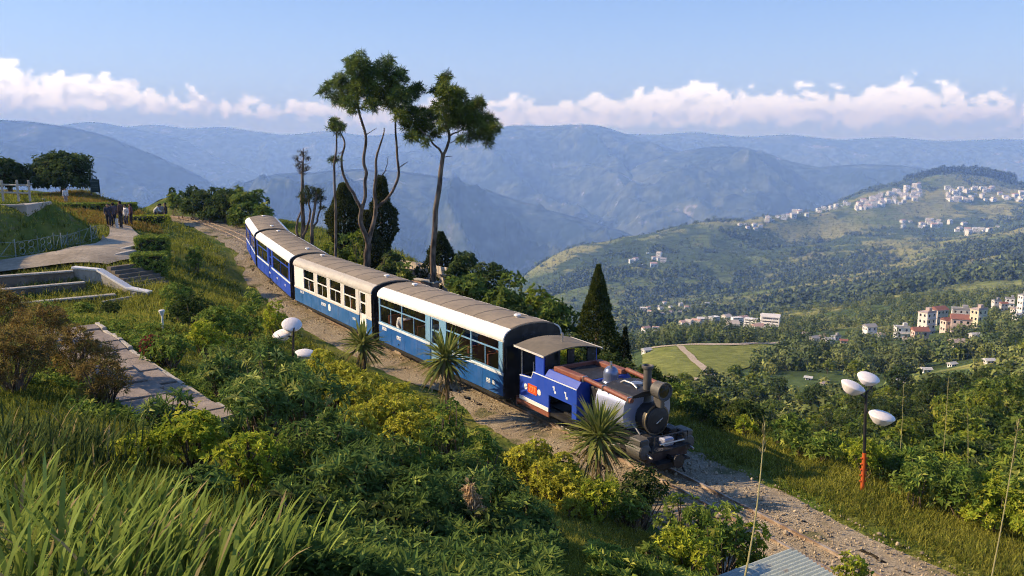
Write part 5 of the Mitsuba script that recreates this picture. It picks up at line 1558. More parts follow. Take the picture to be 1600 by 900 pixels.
# ------------------------------------------------------------------ spiky palms by the track
def spiky(px, py, D, rpx, n, label, seed, skirt=0.25):
    c = P(px, py, D)
    zg = gz(c[0], c[1])
    r = np.random.default_rng(seed)
    R = rpx / F * D
    k = thing('spiky_palm', label, 'palm', 'spiky palms along the track')
    add('trunk', MB().tube([(c[0], c[1], zg - 0.1), (c[0] + 0.03, c[1], (zg + c[2]) / 2), (c[0], c[1], c[2] + 0.05)], [0.075, 0.06, 0.05], 8).out(), 'bark', k)
    d = nrm(r.normal(size=(n * 2, 3)) + np.array([0, 0, 0.25]))
    d = d[d[:, 2] > -0.65][:n]
    m = len(d)
    L = R * r.uniform(0.8, 1.2, m)
    base = c + d * 0.05 + np.array([0, 0, 1.0]) * (r.random((m, 1)) - 0.4) * 0.22
    C = tints(r, m, (0.13, 0.17, 0.040), (0.34, 0.35, 0.10), 0.2)
    C = np.where(d[:, 2:3] < -0.35, np.array([0.20, 0.165, 0.07]) * r.uniform(0.6, 1.2, (m, 1)), C)
    # each blade: a tapering strap in three joints, sagging towards the tip
    side = nrm(np.cross(d, np.array([0, 0, 1.0]) + r.normal(size=(m, 3)) * 0.2))
    t = np.array([0, 0.35, 0.7, 1.0])
    w = np.array([0.5, 1.0, 0.75, 0.04]) * 0.034 * (D / 20)
    sag = np.array([0, 0.02, 0.10, 0.24])
    ctr = base[:, None] + d[:, None] * (L[:, None] * t)[..., None] - np.array([0, 0, 1.0]) * (L[:, None] * sag * np.sqrt(1 - d[:, 2:3] ** 2) * r.uniform(0.5, 1.3, (m, 1)))[..., None]
    v = np.stack([ctr + side[:, None] * w[None, :, None], ctr - side[:, None] * w[None, :, None]], 2).reshape(m, 8, 3)
    i = np.arange(3)
    f = np.vstack([np.stack([2 * i, 2 * i + 1, 2 * i + 3], 1), np.stack([2 * i, 2 * i + 3, 2 * i + 2], 1)])
    add('leaves', (v.reshape(-1, 3), (f[None] + 8 * np.arange(m)[:, None, None]).reshape(-1, 3)), 'leaf', k, color=np.repeat(C, 8, 0))
    # dead leaves hanging round the stem
    n2 = 40
    a = r.uniform(0, 2 * PI, n2)
    z = zg + (c[2] - zg) * r.uniform(1 - skirt * 2.2, 1.0, n2)
    b2 = np.stack([c[0] + 0.05 * np.cos(a), c[1] + 0.05 * np.sin(a), z], 1)
    v, f, cc = leaves(b2, np.stack([np.cos(a) * 0.5, np.sin(a) * 0.5, -np.ones(n2)], 1), np.stack([np.cos(a), np.sin(a), a * 0 + 0.3], 1), R * 0.7, 0.03, tints(r, n2, (0.14, 0.11, 0.05), (0.26, 0.21, 0.10)), 0.1)
    add('dead_leaves', (v, f), 'leaf', k, color=cc)


spiky(567, 540, 27.5, 40, 150, 'farthest spiky palm, in front of the gap between first and second coach', 1)
spiky(697, 563, 24.0, 50, 190, 'middle spiky palm standing before the first coach', 2)
spiky(935, 684, 18.2, 66, 230, 'nearest and largest spiky palm, left of the engine front', 3, 0.4)

spiky(948, 778, 16.8, 40, 90, 'small low spiky rosette at the foot of the largest spiky palm', 4, 0.3)


# ------------------------------------------------------------------ pines behind the train
def stems_of(k, lines, D, name='trunk', mat='bark'):
    """each line: [(px, py, radius in m, depth offset)]"""
    for ln in lines:
        pts = np.array([P(q[0], q[1], D + (q[3] if len(q) > 3 else 0)) for q in ln])
        rad = np.array([q[2] for q in ln]) * 0.88
        s = np.linspace(0, 1, len(pts))
        fine = np.linspace(0, 1, max(6, 4 * len(pts)))
        if len(pts) > 2:
            cs = CubicSpline(s, pts)(fine)
            rr = np.interp(fine, s, rad)
            cs = cs + (meshkit.noise(np.stack([fine * 9, fine * 0, fine * 0 + ln[0][0]], -1))[:, None] - 0.5) * 0.10
        else:
            cs, rr = pts, rad
        add(name, MB().tube(cs, rr, 9).out(), mat, k, smooth=50)


def needle_crown(k, clumps, D, seed, dens=1.0, L=0.33, c1=(0.048, 0.085, 0.022), c2=(0.170, 0.215, 0.052), depth=1.0, name='crown'):
    """clumps: (px, py, radius px, depth offset m); every clump is a cloud of needle tufts at twig ends"""
    r = np.random.default_rng(seed)
    TP_, TDn = [], []
    m = MB()
    for px, py, rp, *o in clumps:
        off_ = o[0] if o else r.normal() * depth
        c = P(px, py, D + off_)
        R = rp / F * D
        n = max(10, int(dens * 105 * (R / 0.7) ** 2))
        d = nrm(r.normal(size=(n, 3)) + np.array([0, 0, 0.15]))
        q = r.random(n) ** 0.42
        p = c + d * (R * q)[:, None] * np.array([1, 1, 0.78]) * r.uniform(0.8, 1.1, (n, 1))
        TP_.append(p); TDn.append(nrm(d + np.array([0, 0, 0.5])))
        for i in r.choice(n, min(n, 5), replace=False):
            m.tube([c - np.array([0, 0, R * 0.5]), (c + p[i]) / 2, p[i]], [0.03, 0.02, 0.008], 4, cap=False)
    TP_, TDn = np.vstack(TP_), np.vstack(TDn)
    n, kk = len(TP_), 18
    d = nrm(r.normal(size=(n, kk, 3)) + TDn[:, None] * 0.75)
    C = tints(r, n, c1, c2, 0.3)
    C = np.where(r.random((n, 1)) > 0.86, np.array(c2) * 1.35, C)
    C = np.repeat(C[:, None], kk, 1) * r.uniform(0.75, 1.25, (n, kk, 1))
    base = np.repeat(TP_[:, None], kk, 1) + r.normal(size=(n, kk, 3)) * 0.03
    b, dd = base.reshape(-1, 3), d.reshape(-1, 3)
    s = nrm(np.cross(dd, r.normal(size=dd.shape)))
    Ln = L * r.uniform(0.6, 1.2, len(b))[:, None]
    W = 0.018 * L / 0.27
    v = np.stack([b - s * W * 0.5, b + dd * Ln * 0.5 + s * W, b + dd * Ln - np.array([0, 0, 0.15]) * Ln], 1)
    add(name, (v.reshape(-1, 3), np.arange(3 * len(b)).reshape(-1, 3)), 'needle', k, color=np.repeat(C.reshape(-1, 3), 3, 0))
    add('twigs', m.out(), 'bark', k)


Z4 = lambda L: [(430 + x / 2.25, 60 + y / 2.25, q / 2.25) for x, y, q in L]
D = 43.5
k = thing('pine_tree', 'tall pine with several bare curving stems and dark crown, left of the two pines', 'pine tree', 'tall pines behind the train')
stems_of(k, [[(573, 470, .26), (573, 420, .22), (574, 382, .20)],
             [(574, 385, .15), (568, 362, .15), (563, 345, .14), (566, 325, .12), (570, 308, .10), (569, 285, .10), (572, 268, .09), (569, 246, .09), (571, 215, .08), (563, 182, .07), (561, 150, .05)],
             [(566, 330, .10), (556, 309, .09, -.2), (545, 295, .085, -.4), (537, 272, .075, -.5), (534, 246, .065, -.5), (538, 228, .055, -.5), (532, 211, .04, -.5), (529, 198, .03, -.5)],
             [(575, 384, .14), (582, 356, .14, .3), (586, 325, .12, .4), (585, 300, .10, .4), (588, 270, .08, .4), (590, 242, .07, .4), (597, 220, .05, .4), (600, 200, .03, .4)],
             [(586, 326, .10, .4), (600, 315, .09, .6), (611, 303, .085, .8), (620, 285, .08, .9), (622, 262, .075, .9), (619, 236, .07, .9), (617, 210, .06, .9), (616, 178, .05, .9), (612, 150, .03, .9)]], D)
stems_of(k, [[(621, 265, .035, .9), (629, 258, .03, .9), (637, 253, .015, .9)], [(590, 278, .035, .4), (601, 268, .03, .4), (608, 243, .012, .4)], [(571, 212, .03), (579, 206, .02), (588, 201, .01)], [(538, 231, .02, -.5), (531, 240, .015, -.5), (527, 236, .008, -.5)],
             [(535, 258, .02, -.5), (528, 262, .008, -.5)], [(619, 232, .02, .9), (626, 229, .008, .9)], [(572, 268, .02), (566, 272, .008)], [(612, 300, .02, .8), (618, 303, .008, .8)]], D, 'branch')
needle_crown(k, Z4([(180, 185, 22), (215, 210, 28), (232, 150, 33), (265, 190, 38), (290, 110, 42), (268, 92, 27), (295, 58, 17), (300, 170, 46), (330, 140, 42), (350, 200, 42), (340, 235, 26), (385, 120, 40), (390, 82, 26), (400, 180, 46), (430, 150, 36), (440, 205, 36), (400, 228, 28), (470, 198, 32), (497, 182, 26), (280, 240, 26), (248, 228, 22), (440, 120, 20), (195, 160, 14), (320, 95, 24), (510, 170, 14)]), D, 4, depth=0.9)
k = thing('pine_tree', 'tall single stemmed pine with a wide green crown, right of the two pines', 'pine tree', 'tall pines behind the train')
D = 42.0
stems_of(k, [[(677, 480, .20), (677, 450, .19), (675, 415, .18), (677, 380, .165), (680, 344, .155), (683, 309, .145), (688, 273, .13), (691, 250, .12), (692, 242, .115)],
             [(692, 243, .09), (699, 228, .08), (701, 211, .07), (697, 195, .06), (696, 170, .04), (695, 140, .03)]], D)
stems_of(k, [[(691, 246, .07), (684, 233, .06, -.2), (677, 222, .055, -.3), (671, 214, .045, -.4), (655, 200, .03, -.5)], [(692, 246, .03), (700, 245, .02), (708, 245, .01)], [(700, 215, .05), (716, 205, .04, .4), (735, 200, .02, .6)], [(698, 226, .03), (712, 219, .02, .3), (724, 214, .01, .4)],
             [(688, 275, .02), (694, 271, .008)], [(683, 310, .02), (690, 306, .008)], [(680, 340, .02), (674, 337, .008)]], D, 'branch')
needle_crown(k, Z4([(440, 270, 24), (430, 250, 17), (470, 302, 33), (465, 252, 26), (500, 270, 36), (498, 338, 28), (480, 350, 20), (530, 312, 36), (550, 270, 33), (560, 190, 18), (590, 152, 25), (602, 130, 13), (610, 190, 42), (640, 200, 32), (600, 240, 46), (650, 250, 46), (640, 290, 40), (600, 300, 34), (690, 260, 40), (710, 230, 27), (700, 300, 42), (740, 290, 36), (752, 330, 29), (745, 366, 17), (772, 308, 19), (680, 348, 20), (650, 358, 15), (560, 338, 18), (530, 366, 11), (720, 340, 24)]), D, 5, c1=(0.055, 0.085, 0.012), c2=(0.17, 0.20, 0.040), depth=0.9)
k = thing('pole_pine', 'thin bare pine pole with one small needle tuft on top', 'pine tree')
D = 42.5
stems_of(k, [[(523, 450, .095), (523, 398, .09), (523, 340, .075), (523, 290, .07), (524, 250, .06), (524, 205, .04)]], D)
stems_of(k, [[(523, 262, .02), (517, 255, .008)], [(523, 255, .02), (518, 246, .008)], [(523, 244, .02), (530, 238, .008)], [(523, 300, .015), (528, 297, .006)], [(523, 330, .015), (518, 326, .006)], [(524, 250, .02), (531, 254, .008)]], D, 'branch')
needle_crown(k, [(525, 195, 11), (518, 198, 7), (533, 199, 8), (527, 205, 7), (521, 188, 5), (519, 250, 4), (527, 248, 4)], D, 6, 1.2, 0.24, depth=0.2)
k = thing('lopped_tree', 'lopped tree with a thin twiggy top and knobby stems, left of the pines', 'tree')
D = 47.0
stems_of(k, [[(472, 400, .15), (472, 370, .14), (473, 330, .12), (472, 300, .10), (474, 270, .08), (473, 250, .05), (474, 232, .03)], [(466, 372, .08), (464, 352, .07), (468, 338, .06), (472, 325, .05)]], D)
rr = np.random.default_rng(9)
m = MB()
for j in range(46):
    a = rr.uniform(0, 2 * PI)
    s = P(473, rr.uniform(242, 275), D)
    q = s + np.array([math.cos(a) * rr.uniform(0.25, 0.55), math.sin(a) * 0.5, rr.uniform(0.05, 0.45)])
    m.tube([s, (s + q) / 2 + np.array([0, 0, -0.05]), q], [0.022, 0.016, 0.008], 4)
add('twigs', m.out(), 'bark', k)
needle_crown(k, [(473, 238, 8), (465, 248, 6), (482, 248, 6), (468, 260, 6), (479, 262, 6)], D, 7, 0.5, 0.16, c1=(0.05, 0.055, 0.03), c2=(0.09, 0.085, 0.05), depth=0.2)
k = thing('lopped_tree', 'shorter lopped tree with two leafy heads beside the twiggy one', 'tree')
stems_of(k, [[(486, 410, .13), (487, 370, .12), (489, 345, .10), (492, 320, .08), (494, 300, .06)], [(474, 368, .08), (481, 350, .07), (484, 330, .06), (482, 310, .05)], [(489, 356, .07), (497, 340, .06), (500, 320, .05), (499, 304, .04)]], D - 0.4)
needle_crown(k, [(476, 305, 9), (482, 297, 9), (478, 314, 8), (484, 308, 8), (494, 300, 9), (500, 308, 8), (493, 312, 7), (499, 298, 7), (503, 325, 4)], D - 0.4, 8, 1.2, 0.20, c1=(0.03, 0.045, 0.015), c2=(0.075, 0.085, 0.025), depth=0.3)


def conifer(px, py_top, py_base, D, rpx, label, seed, c1, c2, shape='cone', name='conifer', dens=1.0, L=0.16):
    """a dense conifer: sprays of scale leaves on an uneven cone or column"""
    r = np.random.default_rng(seed)
    top, low = P(px, py_top, D), P(px, py_base, D)
    H, R = top[2] - low[2], rpx / F * D
    n = int(dens * 1500 * (H * R / 3.2))
    z = r.random(n) ** 0.85
    prof = (lambda t: np.clip(1.0 - t ** 1.25, 0.02, 1) * np.clip(0.72 + t * 1.6, 0, 1)) if shape == 'cone' else (lambda t: np.sqrt(np.clip(1 - t ** 3.2, 0.02, 1)) * (0.75 + 0.25 * np.sin(t * 9 + seed)))
    a = r.uniform(0, 2 * PI, n)
    lump = 0.62 + 0.80 * meshkit.fbm(np.stack([np.cos(a) * 1.8, np.sin(a) * 1.8, z * H * 1.9], -1), 3, seed)
    q = R * prof(z) * lump * np.where(r.random(n) < 0.75, r.uniform(0.85, 1.06, n), r.uniform(0.4, 0.85, n))
    p = np.stack([low[0] + q * np.cos(a), low[1] + q * np.sin(a), low[2] + z * H], 1)
    out = np.stack([np.cos(a), np.sin(a), 0.9 + 0 * a], 1)
    k = thing(name, label, 'conifer')
    kk = 5
    d = nrm(out)[:, None] + r.normal(size=(n, kk, 3)) * 0.45
    C = tints(r, n, c1, c2, 0.25)
    C = np.clip(np.repeat(C[:, None], kk, 1) * r.uniform(0.75, 1.25, (n, kk, 1)), 0.003, 1)
    v, f, c = leaves(np.repeat(p, kk, 0) - d.reshape(-1, 3) * 0.05, d.reshape(-1, 3), nrm(r.normal(size=(n * kk, 3))), L * r.uniform(0.6, 1.2, n * kk), L * 0.32, C.reshape(-1, 3), 0.1, False)
    add('foliage', (v, f), 'needle', k, color=c)
    zg = min(gz(low[0], low[1]), low[2])
    add('trunk', MB().tube([(low[0], low[1], zg - 0.2), (low[0], low[1], low[2] + H * 0.5), top - np.array([0, 0, 0.15])], [0.14, 0.08, 0.015], 8).out(), 'bark', k)


conifer(932, 415, 590, 34.0, 44, 'dense dark green conical cypress behind the engine', 1, (0.045, 0.068, 0.015), (0.140, 0.160, 0.030), dens=1.7)
conifer(975, 512, 610, 33.0, 17, 'small slender blackish conifer right of the cypress', 2, (0.012, 0.022, 0.010), (0.032, 0.046, 0.018))
conifer(540, 288, 405, 49.0, 30, 'dark conifer behind the left stems of the bare pine', 3, (0.050, 0.072, 0.026), (0.125, 0.140, 0.042), 'column', dens=2.0, L=0.20)
conifer(598, 276, 400, 50.0, 24, 'tall dark conifer behind the right stems of the bare pine', 4, (0.042, 0.062, 0.024), (0.110, 0.125, 0.040), 'column', dens=2.0, L=0.20)
conifer(575, 330, 420, 48.0, 26, 'brownish green conifer in the middle behind the bare pine stems', 5, (0.050, 0.060, 0.024), (0.125, 0.128, 0.046), 'column', dens=2.0, L=0.20)
conifer(690, 365, 450, 45.0, 42, 'spreading dark cedar behind the trunk of the right pine', 6, (0.030, 0.048, 0.020), (0.085, 0.105, 0.040), 'cone', L=0.24, dens=0.8)

for a in [
    (545, 392, 46.5, 26, 'far', 'green bush behind the second coach under the bare pine'),
    (515, 398, 45.5, 18, 'farlime', 'yellow green bush behind the second coach beside the pine pole'),
    (560, 378, 45.0, 17, 'farlime', 'pale leafy bush left of the bare pine trunk'),
    (610, 415, 44.5, 20, 'fardark', 'dark bush between the bare pine and the cream plank wall'),
    (630, 425, 42.0, 13, 'far', 'small bush in front of the cream plank wall'),
    (725, 425, 43.0, 30, 'fardark', 'dark bush right of the cream plank wall'),
    (760, 445, 41.0, 34, 'fardark', 'dark tree behind the middle of the first coach'),
    (800, 462, 40.0, 34, 'far', 'green tree behind the roof end of the first coach'),
    (735, 458, 39.0, 30, 'far', 'bush leaning over the roof of the first coach'),
    (780, 480, 36.5, 28, 'far', 'green bush behind the front half of the first coach'),
    (840, 480, 37.0, 30, 'farlime', 'light green bush behind the engine cab roof'),
    (865, 500, 35.0, 32, 'far', 'olive green bush between the cab roof and the cypress'),
    (820, 500, 34.5, 24, 'fardark', 'dark bush just above the engine cab'),
    (890, 545, 33.0, 24, 'fardark', 'dark bush at the foot of the cypress'),
    (900, 580, 31.0, 22, 'fardark', 'dark bush behind the saddle tank'),
    (1000, 612, 30.0, 16, 'fardark', 'dark bush behind the chimney'),
    (960, 600, 31.5, 20, 'fardark', 'dark bush behind the dome'),
]:
    bush(*a, hmax=5.0)
THK = [(282, 322, 79, 20), (315, 325, 78, 26), (350, 326, 76, 28), (385, 328, 74, 27), (412, 333, 72, 15), (300, 308, 80, 15), (335, 310, 79, 16), (372, 312, 77, 18), (400, 316, 74, 18), (270, 305, 81, 9), (330, 340, 76, 17), (370, 345, 72, 18), (400, 350, 70, 14)]
for j, a in enumerate(THK):
    bush(*a, ['far', 'fardark', 'fardark', 'far'][j % 4], rank(THK)[a] + ' rounded bush from the left in the thicket beyond the far curve', group='thicket beyond the far curve', hmax=5.5, scale=1.35)
for j, a in enumerate([(1, 'broad dark tree with low crown beside the notice board', (95, 268, 75, 42), 10), (2, 'dark tree cut by the left edge behind the white railing', (12, 272, 74, 32), 7)]):
    _, lab, (px, py, D, rp), nl = a
    c = P(px, py, D)
    R = rp / F * D
    r = np.random.default_rng(70 + j)
    zg = gz(c[0], c[1])
    k = thing('broadleaf_tree', lab, 'tree')
    lb = lobes_for(r, R, 2 * R * 0.82, nl + 4)
    lb[:, 2] += c[2] - R * 0.95 - zg
    tp, td = tips_on(r, lb, 0.36)
    v, f, cc = foliage(r, tp, td, KINDS['fardark'], 1.4)
    M = plant_at(c[0], c[1])
    add('crown', (v, f), 'leaf', k, color=cc, M=M)
    m = MB().tube([(0, 0, -0.3), (0.1, 0, 0.9), (0, 0, c[2] - zg)], [0.26, 0.2, 0.1], 8)
    for g in lb[::2]:
        m.tube([(0, 0, 1.0), (g[0] * 0.5, g[1] * 0.5, (1 + g[2]) / 2 + 0.3), g[:3]], [0.12, 0.08, 0.03], 6)
    add('trunk', m.out(), 'bark', k, M=M)


def hedge_block(c, size, ang, kind, label, name='clipped_hedge'):
    r = np.random.default_rng(int(abs(c[0]) * 100))
    sp = 0.16
    n = int(2 * (size[0] * size[1] + 2 * size[0] * size[2] + 2 * size[1] * size[2]) / sp ** 2)
    u = r.uniform(-1, 1, (n, 3)) * np.array([1, 1, 1])
    ax = r.choice(3, n, p=[0.3, 0.3, 0.4])
    sg = np.where(r.random(n) < 0.5, -1, 1)
    sg = np.where(ax == 2, 1, sg)
    u[np.arange(n), ax] = sg * r.uniform(0.86, 1.04, n)
    p = u * np.array(size) / 2
    p[:, 2] += size[2] / 2
    d = np.zeros((n, 3)); d[np.arange(n), ax] = sg
    v, f, cc = foliage(r, p, d, KINDS[kind], 0.9)
    M = plant_at(c[0], c[1])
    M[:3, :3] = rotz(ang)
    k = thing(name, label, 'hedge')
    add('foliage', (v, f), 'leaf', k, color=cc, M=M)
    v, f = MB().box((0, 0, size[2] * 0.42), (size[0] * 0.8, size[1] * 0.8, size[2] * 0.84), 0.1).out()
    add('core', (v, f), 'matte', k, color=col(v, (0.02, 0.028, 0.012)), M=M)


c = spot(236, 432)
hedge_block(c, (1.5, 1.3, 1.05), 0.3, 'mid', 'front block of the clipped hedge beside the garden path')
c = spot(240, 405)
hedge_block(c, (1.6, 1.3, 1.15), 0.3, 'mid', 'rear taller block of the clipped hedge beside the path')
c = spot(110, 345)
hedge_block(spot(222, 349, lo=60), (4.0, 1.0, 0.6), 0.25, 'lime', 'low trimmed yellow green hedge right of the group of people')
hedge_block(np.array([-33.5, 66.0, 0]), (7.0, 1.0, 0.6), 0.1, 'mid', 'low trimmed hedge between the mound and the group of people')

# ------------------------------------------------------------------ hedge along the edge of the shelf, and the slope below it
SIDE = lambda t: 'right of the engine' if t < 0.30 else 'left of the tall lamp' if t < 0.42 else 'right of the tall lamp' if t < 0.53 else 'at the right edge'
STRETCH = lambda s: 'near the right edge of the picture' if s < 11 else 'behind the tall lamp' if s < 16.5 else 'between the tall lamp and the engine' if s < 22 else 'behind the engine'
r = np.random.default_rng(77)
for j, s in enumerate(np.arange(3.0, 30.0, 0.85)):
    i = int(s * 10)
    for row in (0, 1):
        lat = float(edge_of(s)) - 0.35 + row * 1.15 + r.normal() * 0.2
        q = TP[i, :2] + TL[i] * lat + TD[i, :2] * r.normal() * 0.2
        D = q[1]
        px = 800 + F * q[0] / D
        R = (r.uniform(0.55, 0.9) + 0.15 * row) * float(np.interp(s, [8, 14, 18], [1.0, 0.75, 0.5]))
        zc = gz(q[0], q[1]) + R * r.uniform(0.55, 0.8)
        py = 228 + (CZ - zc) / D * F
        k = 'dark' if s > 19 and r.random() < 0.75 else str(r.choice(['mid', 'lime', 'mid', 'glossy']))
        lb = lobes_for(r, R, R * r.uniform(1.4, 1.8), 6)
        kd = KINDS[k]
        sc = 1.15
        tp, td = tips_on(r, lb, kd['sp'] * sc)
        v, f, cc = foliage(r, tp, td, kd, sc)
        M = plant_at(q[0], q[1])
        kk = thing('hedge_bush', [f'front row bush of the valley edge hedge {STRETCH(s)}', f'back row bush of the valley edge hedge {STRETCH(s)}'][row], 'bush', 'rough valley edge hedge' + [', front row, ', ', back row, '][row] + STRETCH(s))
        add('foliage', (v, f), 'leaf', kk, color=cc, M=M)
        if row == 0:
            add('stems', twigs(r, tp, R, 8), 'bark', kk, M=M)
n = 0
while n < 120:
    D = math.exp(r.uniform(math.log(19), math.log(75)))
    t = r.uniform(0.10, 0.68)
    x, y = D * t, D
    s, lat, _ = track_at(np.array([x]), np.array([y]))
    if lat[0] < edge_of(s[0]) + 1.6:
        continue
    n += 1
    R = r.uniform(0.55, 1.05) * (0.8 + D / 80) * (0.6 if t < 0.37 else 1.0)
    tall = r.random() < 0.25 and D > 42 and t > 0.40
    kd = KINDS[str(r.choice(['mid', 'lime', 'far', 'farlime', 'fardark']) if D < 40 else r.choice(['far', 'farlime', 'fardark', 'far']))]
    sc = 1.3 if kd['L'] < 0.2 else 0.75 + D / 90
    lb = lobes_for(r, R, R * (2.6 if tall else 1.6), 9)
    tp, td = tips_on(r, lb, kd['sp'] * sc)
    v, f, cc = foliage(r, tp, td, kd, sc)
    M = plant_at(x, y)
    kk = thing('slope_bush', f'green bush on the steep slope below the hedge, {SIDE(t)}', 'bush', f'bushes on the slope below the hedge, {SIDE(t)}')
    add('foliage', (v, f), 'leaf', kk, color=cc, M=M)
    if tall:
        add('stems', twigs(r, tp, R * 2.6, 10, 0.05), 'bark', kk, M=M)


# thin dry stalks standing in the near right
def stalk(px0, py0, D0, px1, py1, label, seed, rad=0.008):
    r = np.random.default_rng(seed)
    a, b = P(px0, py0, D0), P(px1, py1, D0 + 0.3)
    a = a + (a - b) * 0.15
    a[2] = min(a[2], gz(a[0], a[1]))
    t = np.linspace(0, 1, 9)[:, None]
    pts = a * (1 - t) + b * t + np.sin(t * PI) * np.array([0.05, 0, 0])
    k = thing('dry_stalk', label, 'grass stalk')
    v, f = MB().tube(pts, np.linspace(rad, rad * 0.35, 9), 6).out()
    add('stem', (v, f), 'matte', k, color=col(v, (0.34, 0.30, 0.14)))
    n = 26
    q = pts[-1] - (pts[-1] - pts[-2]) * r.uniform(0, 1.2, (n, 1))
    v, f, c = leaves(q, nrm(pts[-1] - pts[-2]) + r.normal(size=(n, 3)) * 0.3, nrm(r.normal(size=(n, 3))), 0.07, 0.012, tints(r, n, (0.22, 0.19, 0.08), (0.38, 0.33, 0.16)), 0.1, False)
    add('seed_head', (v, f), 'leaf', k, color=c, kind='stuff')


stalk(1150, 897, 6.2, 1195, 660, 'long pale dry stalk crossing the track in front of the tin roof', 1, 0.011)
stalk(1525, 895, 7.5, 1592, 655, 'tall thin dry stalk near the right edge', 2, 0.010)
stalk(1470, 720, 22, 1482, 590, 'thin pale stalk standing above the hedge right of the tall lamp', 3, 0.013)
stalk(1405, 700, 23, 1412, 600, 'thin yellow stalk just right of the tall lamp', 4, 0.013)
stalk(1515, 735, 21, 1512, 640, 'short thin stalk rising from the hedge near the right', 5, 0.012)
# tan feathery plume in the front shrubs
c = P(737, 775, 9.3)
r = np.random.default_rng(17)
k = thing('grass_plume', 'tan feathery grass plume bending over the dark shrubs at the bottom', 'grass plume')
stem = np.array([P(785, 905, 9.0), P(765, 835, 9.2), P(748, 800, 9.3), P(738, 770, 9.3), P(733, 757, 9.3)])
stem[0, 2] -= 0.3
v, f = MB().tube(stem, [0.009, 0.008, 0.006, 0.005, 0.003], 6).out()
add('stem', (v, f), 'matte', k, color=col(v, (0.33, 0.27, 0.12)))
n = 420
t = r.random((n, 1))
b_ = stem[4] * (1 - t) + stem[2] * t + r.normal(size=(n, 3)) * 0.035 * (0.35 + t)
v, f, cc = leaves(b_, np.array([-0.25, 0, -0.6]) + r.normal(size=(n, 3)) * 0.45, nrm(r.normal(size=(n, 3))), 0.11, 0.010, tints(r, n, (0.50, 0.33, 0.16), (0.74, 0.60, 0.38)), 0.25, False)
add('plume', (v, f), 'leaf', k, color=cc, kind='stuff')


# ------------------------------------------------------------------ people
import manifold3d as m3


def ball(p, r, n=10):
    return m3.Manifold.sphere(r, n).translate(tuple(float(q) for q in p))


def limb(J, R, chains):
    out = []
    for ch in chains:
        for a, b in zip(ch[:-1], ch[1:]):
            out.append(m3.Manifold.hull(ball(J[a], R[a]) + ball(J[b], R[b])))
    return m3.Manifold.batch_boolean(out, m3.OpType.Add)


def as_mesh(m, ln=0.05, it=6):
    m = m.refine_to_length(ln)
    g = m.to_mesh()
    t = trimesh.Trimesh(g.vert_properties[:, :3], g.tri_verts, process=True)
    trimesh.smoothing.filter_taubin(t, iterations=it)
    return np.array(t.vertices), np.array(t.faces)


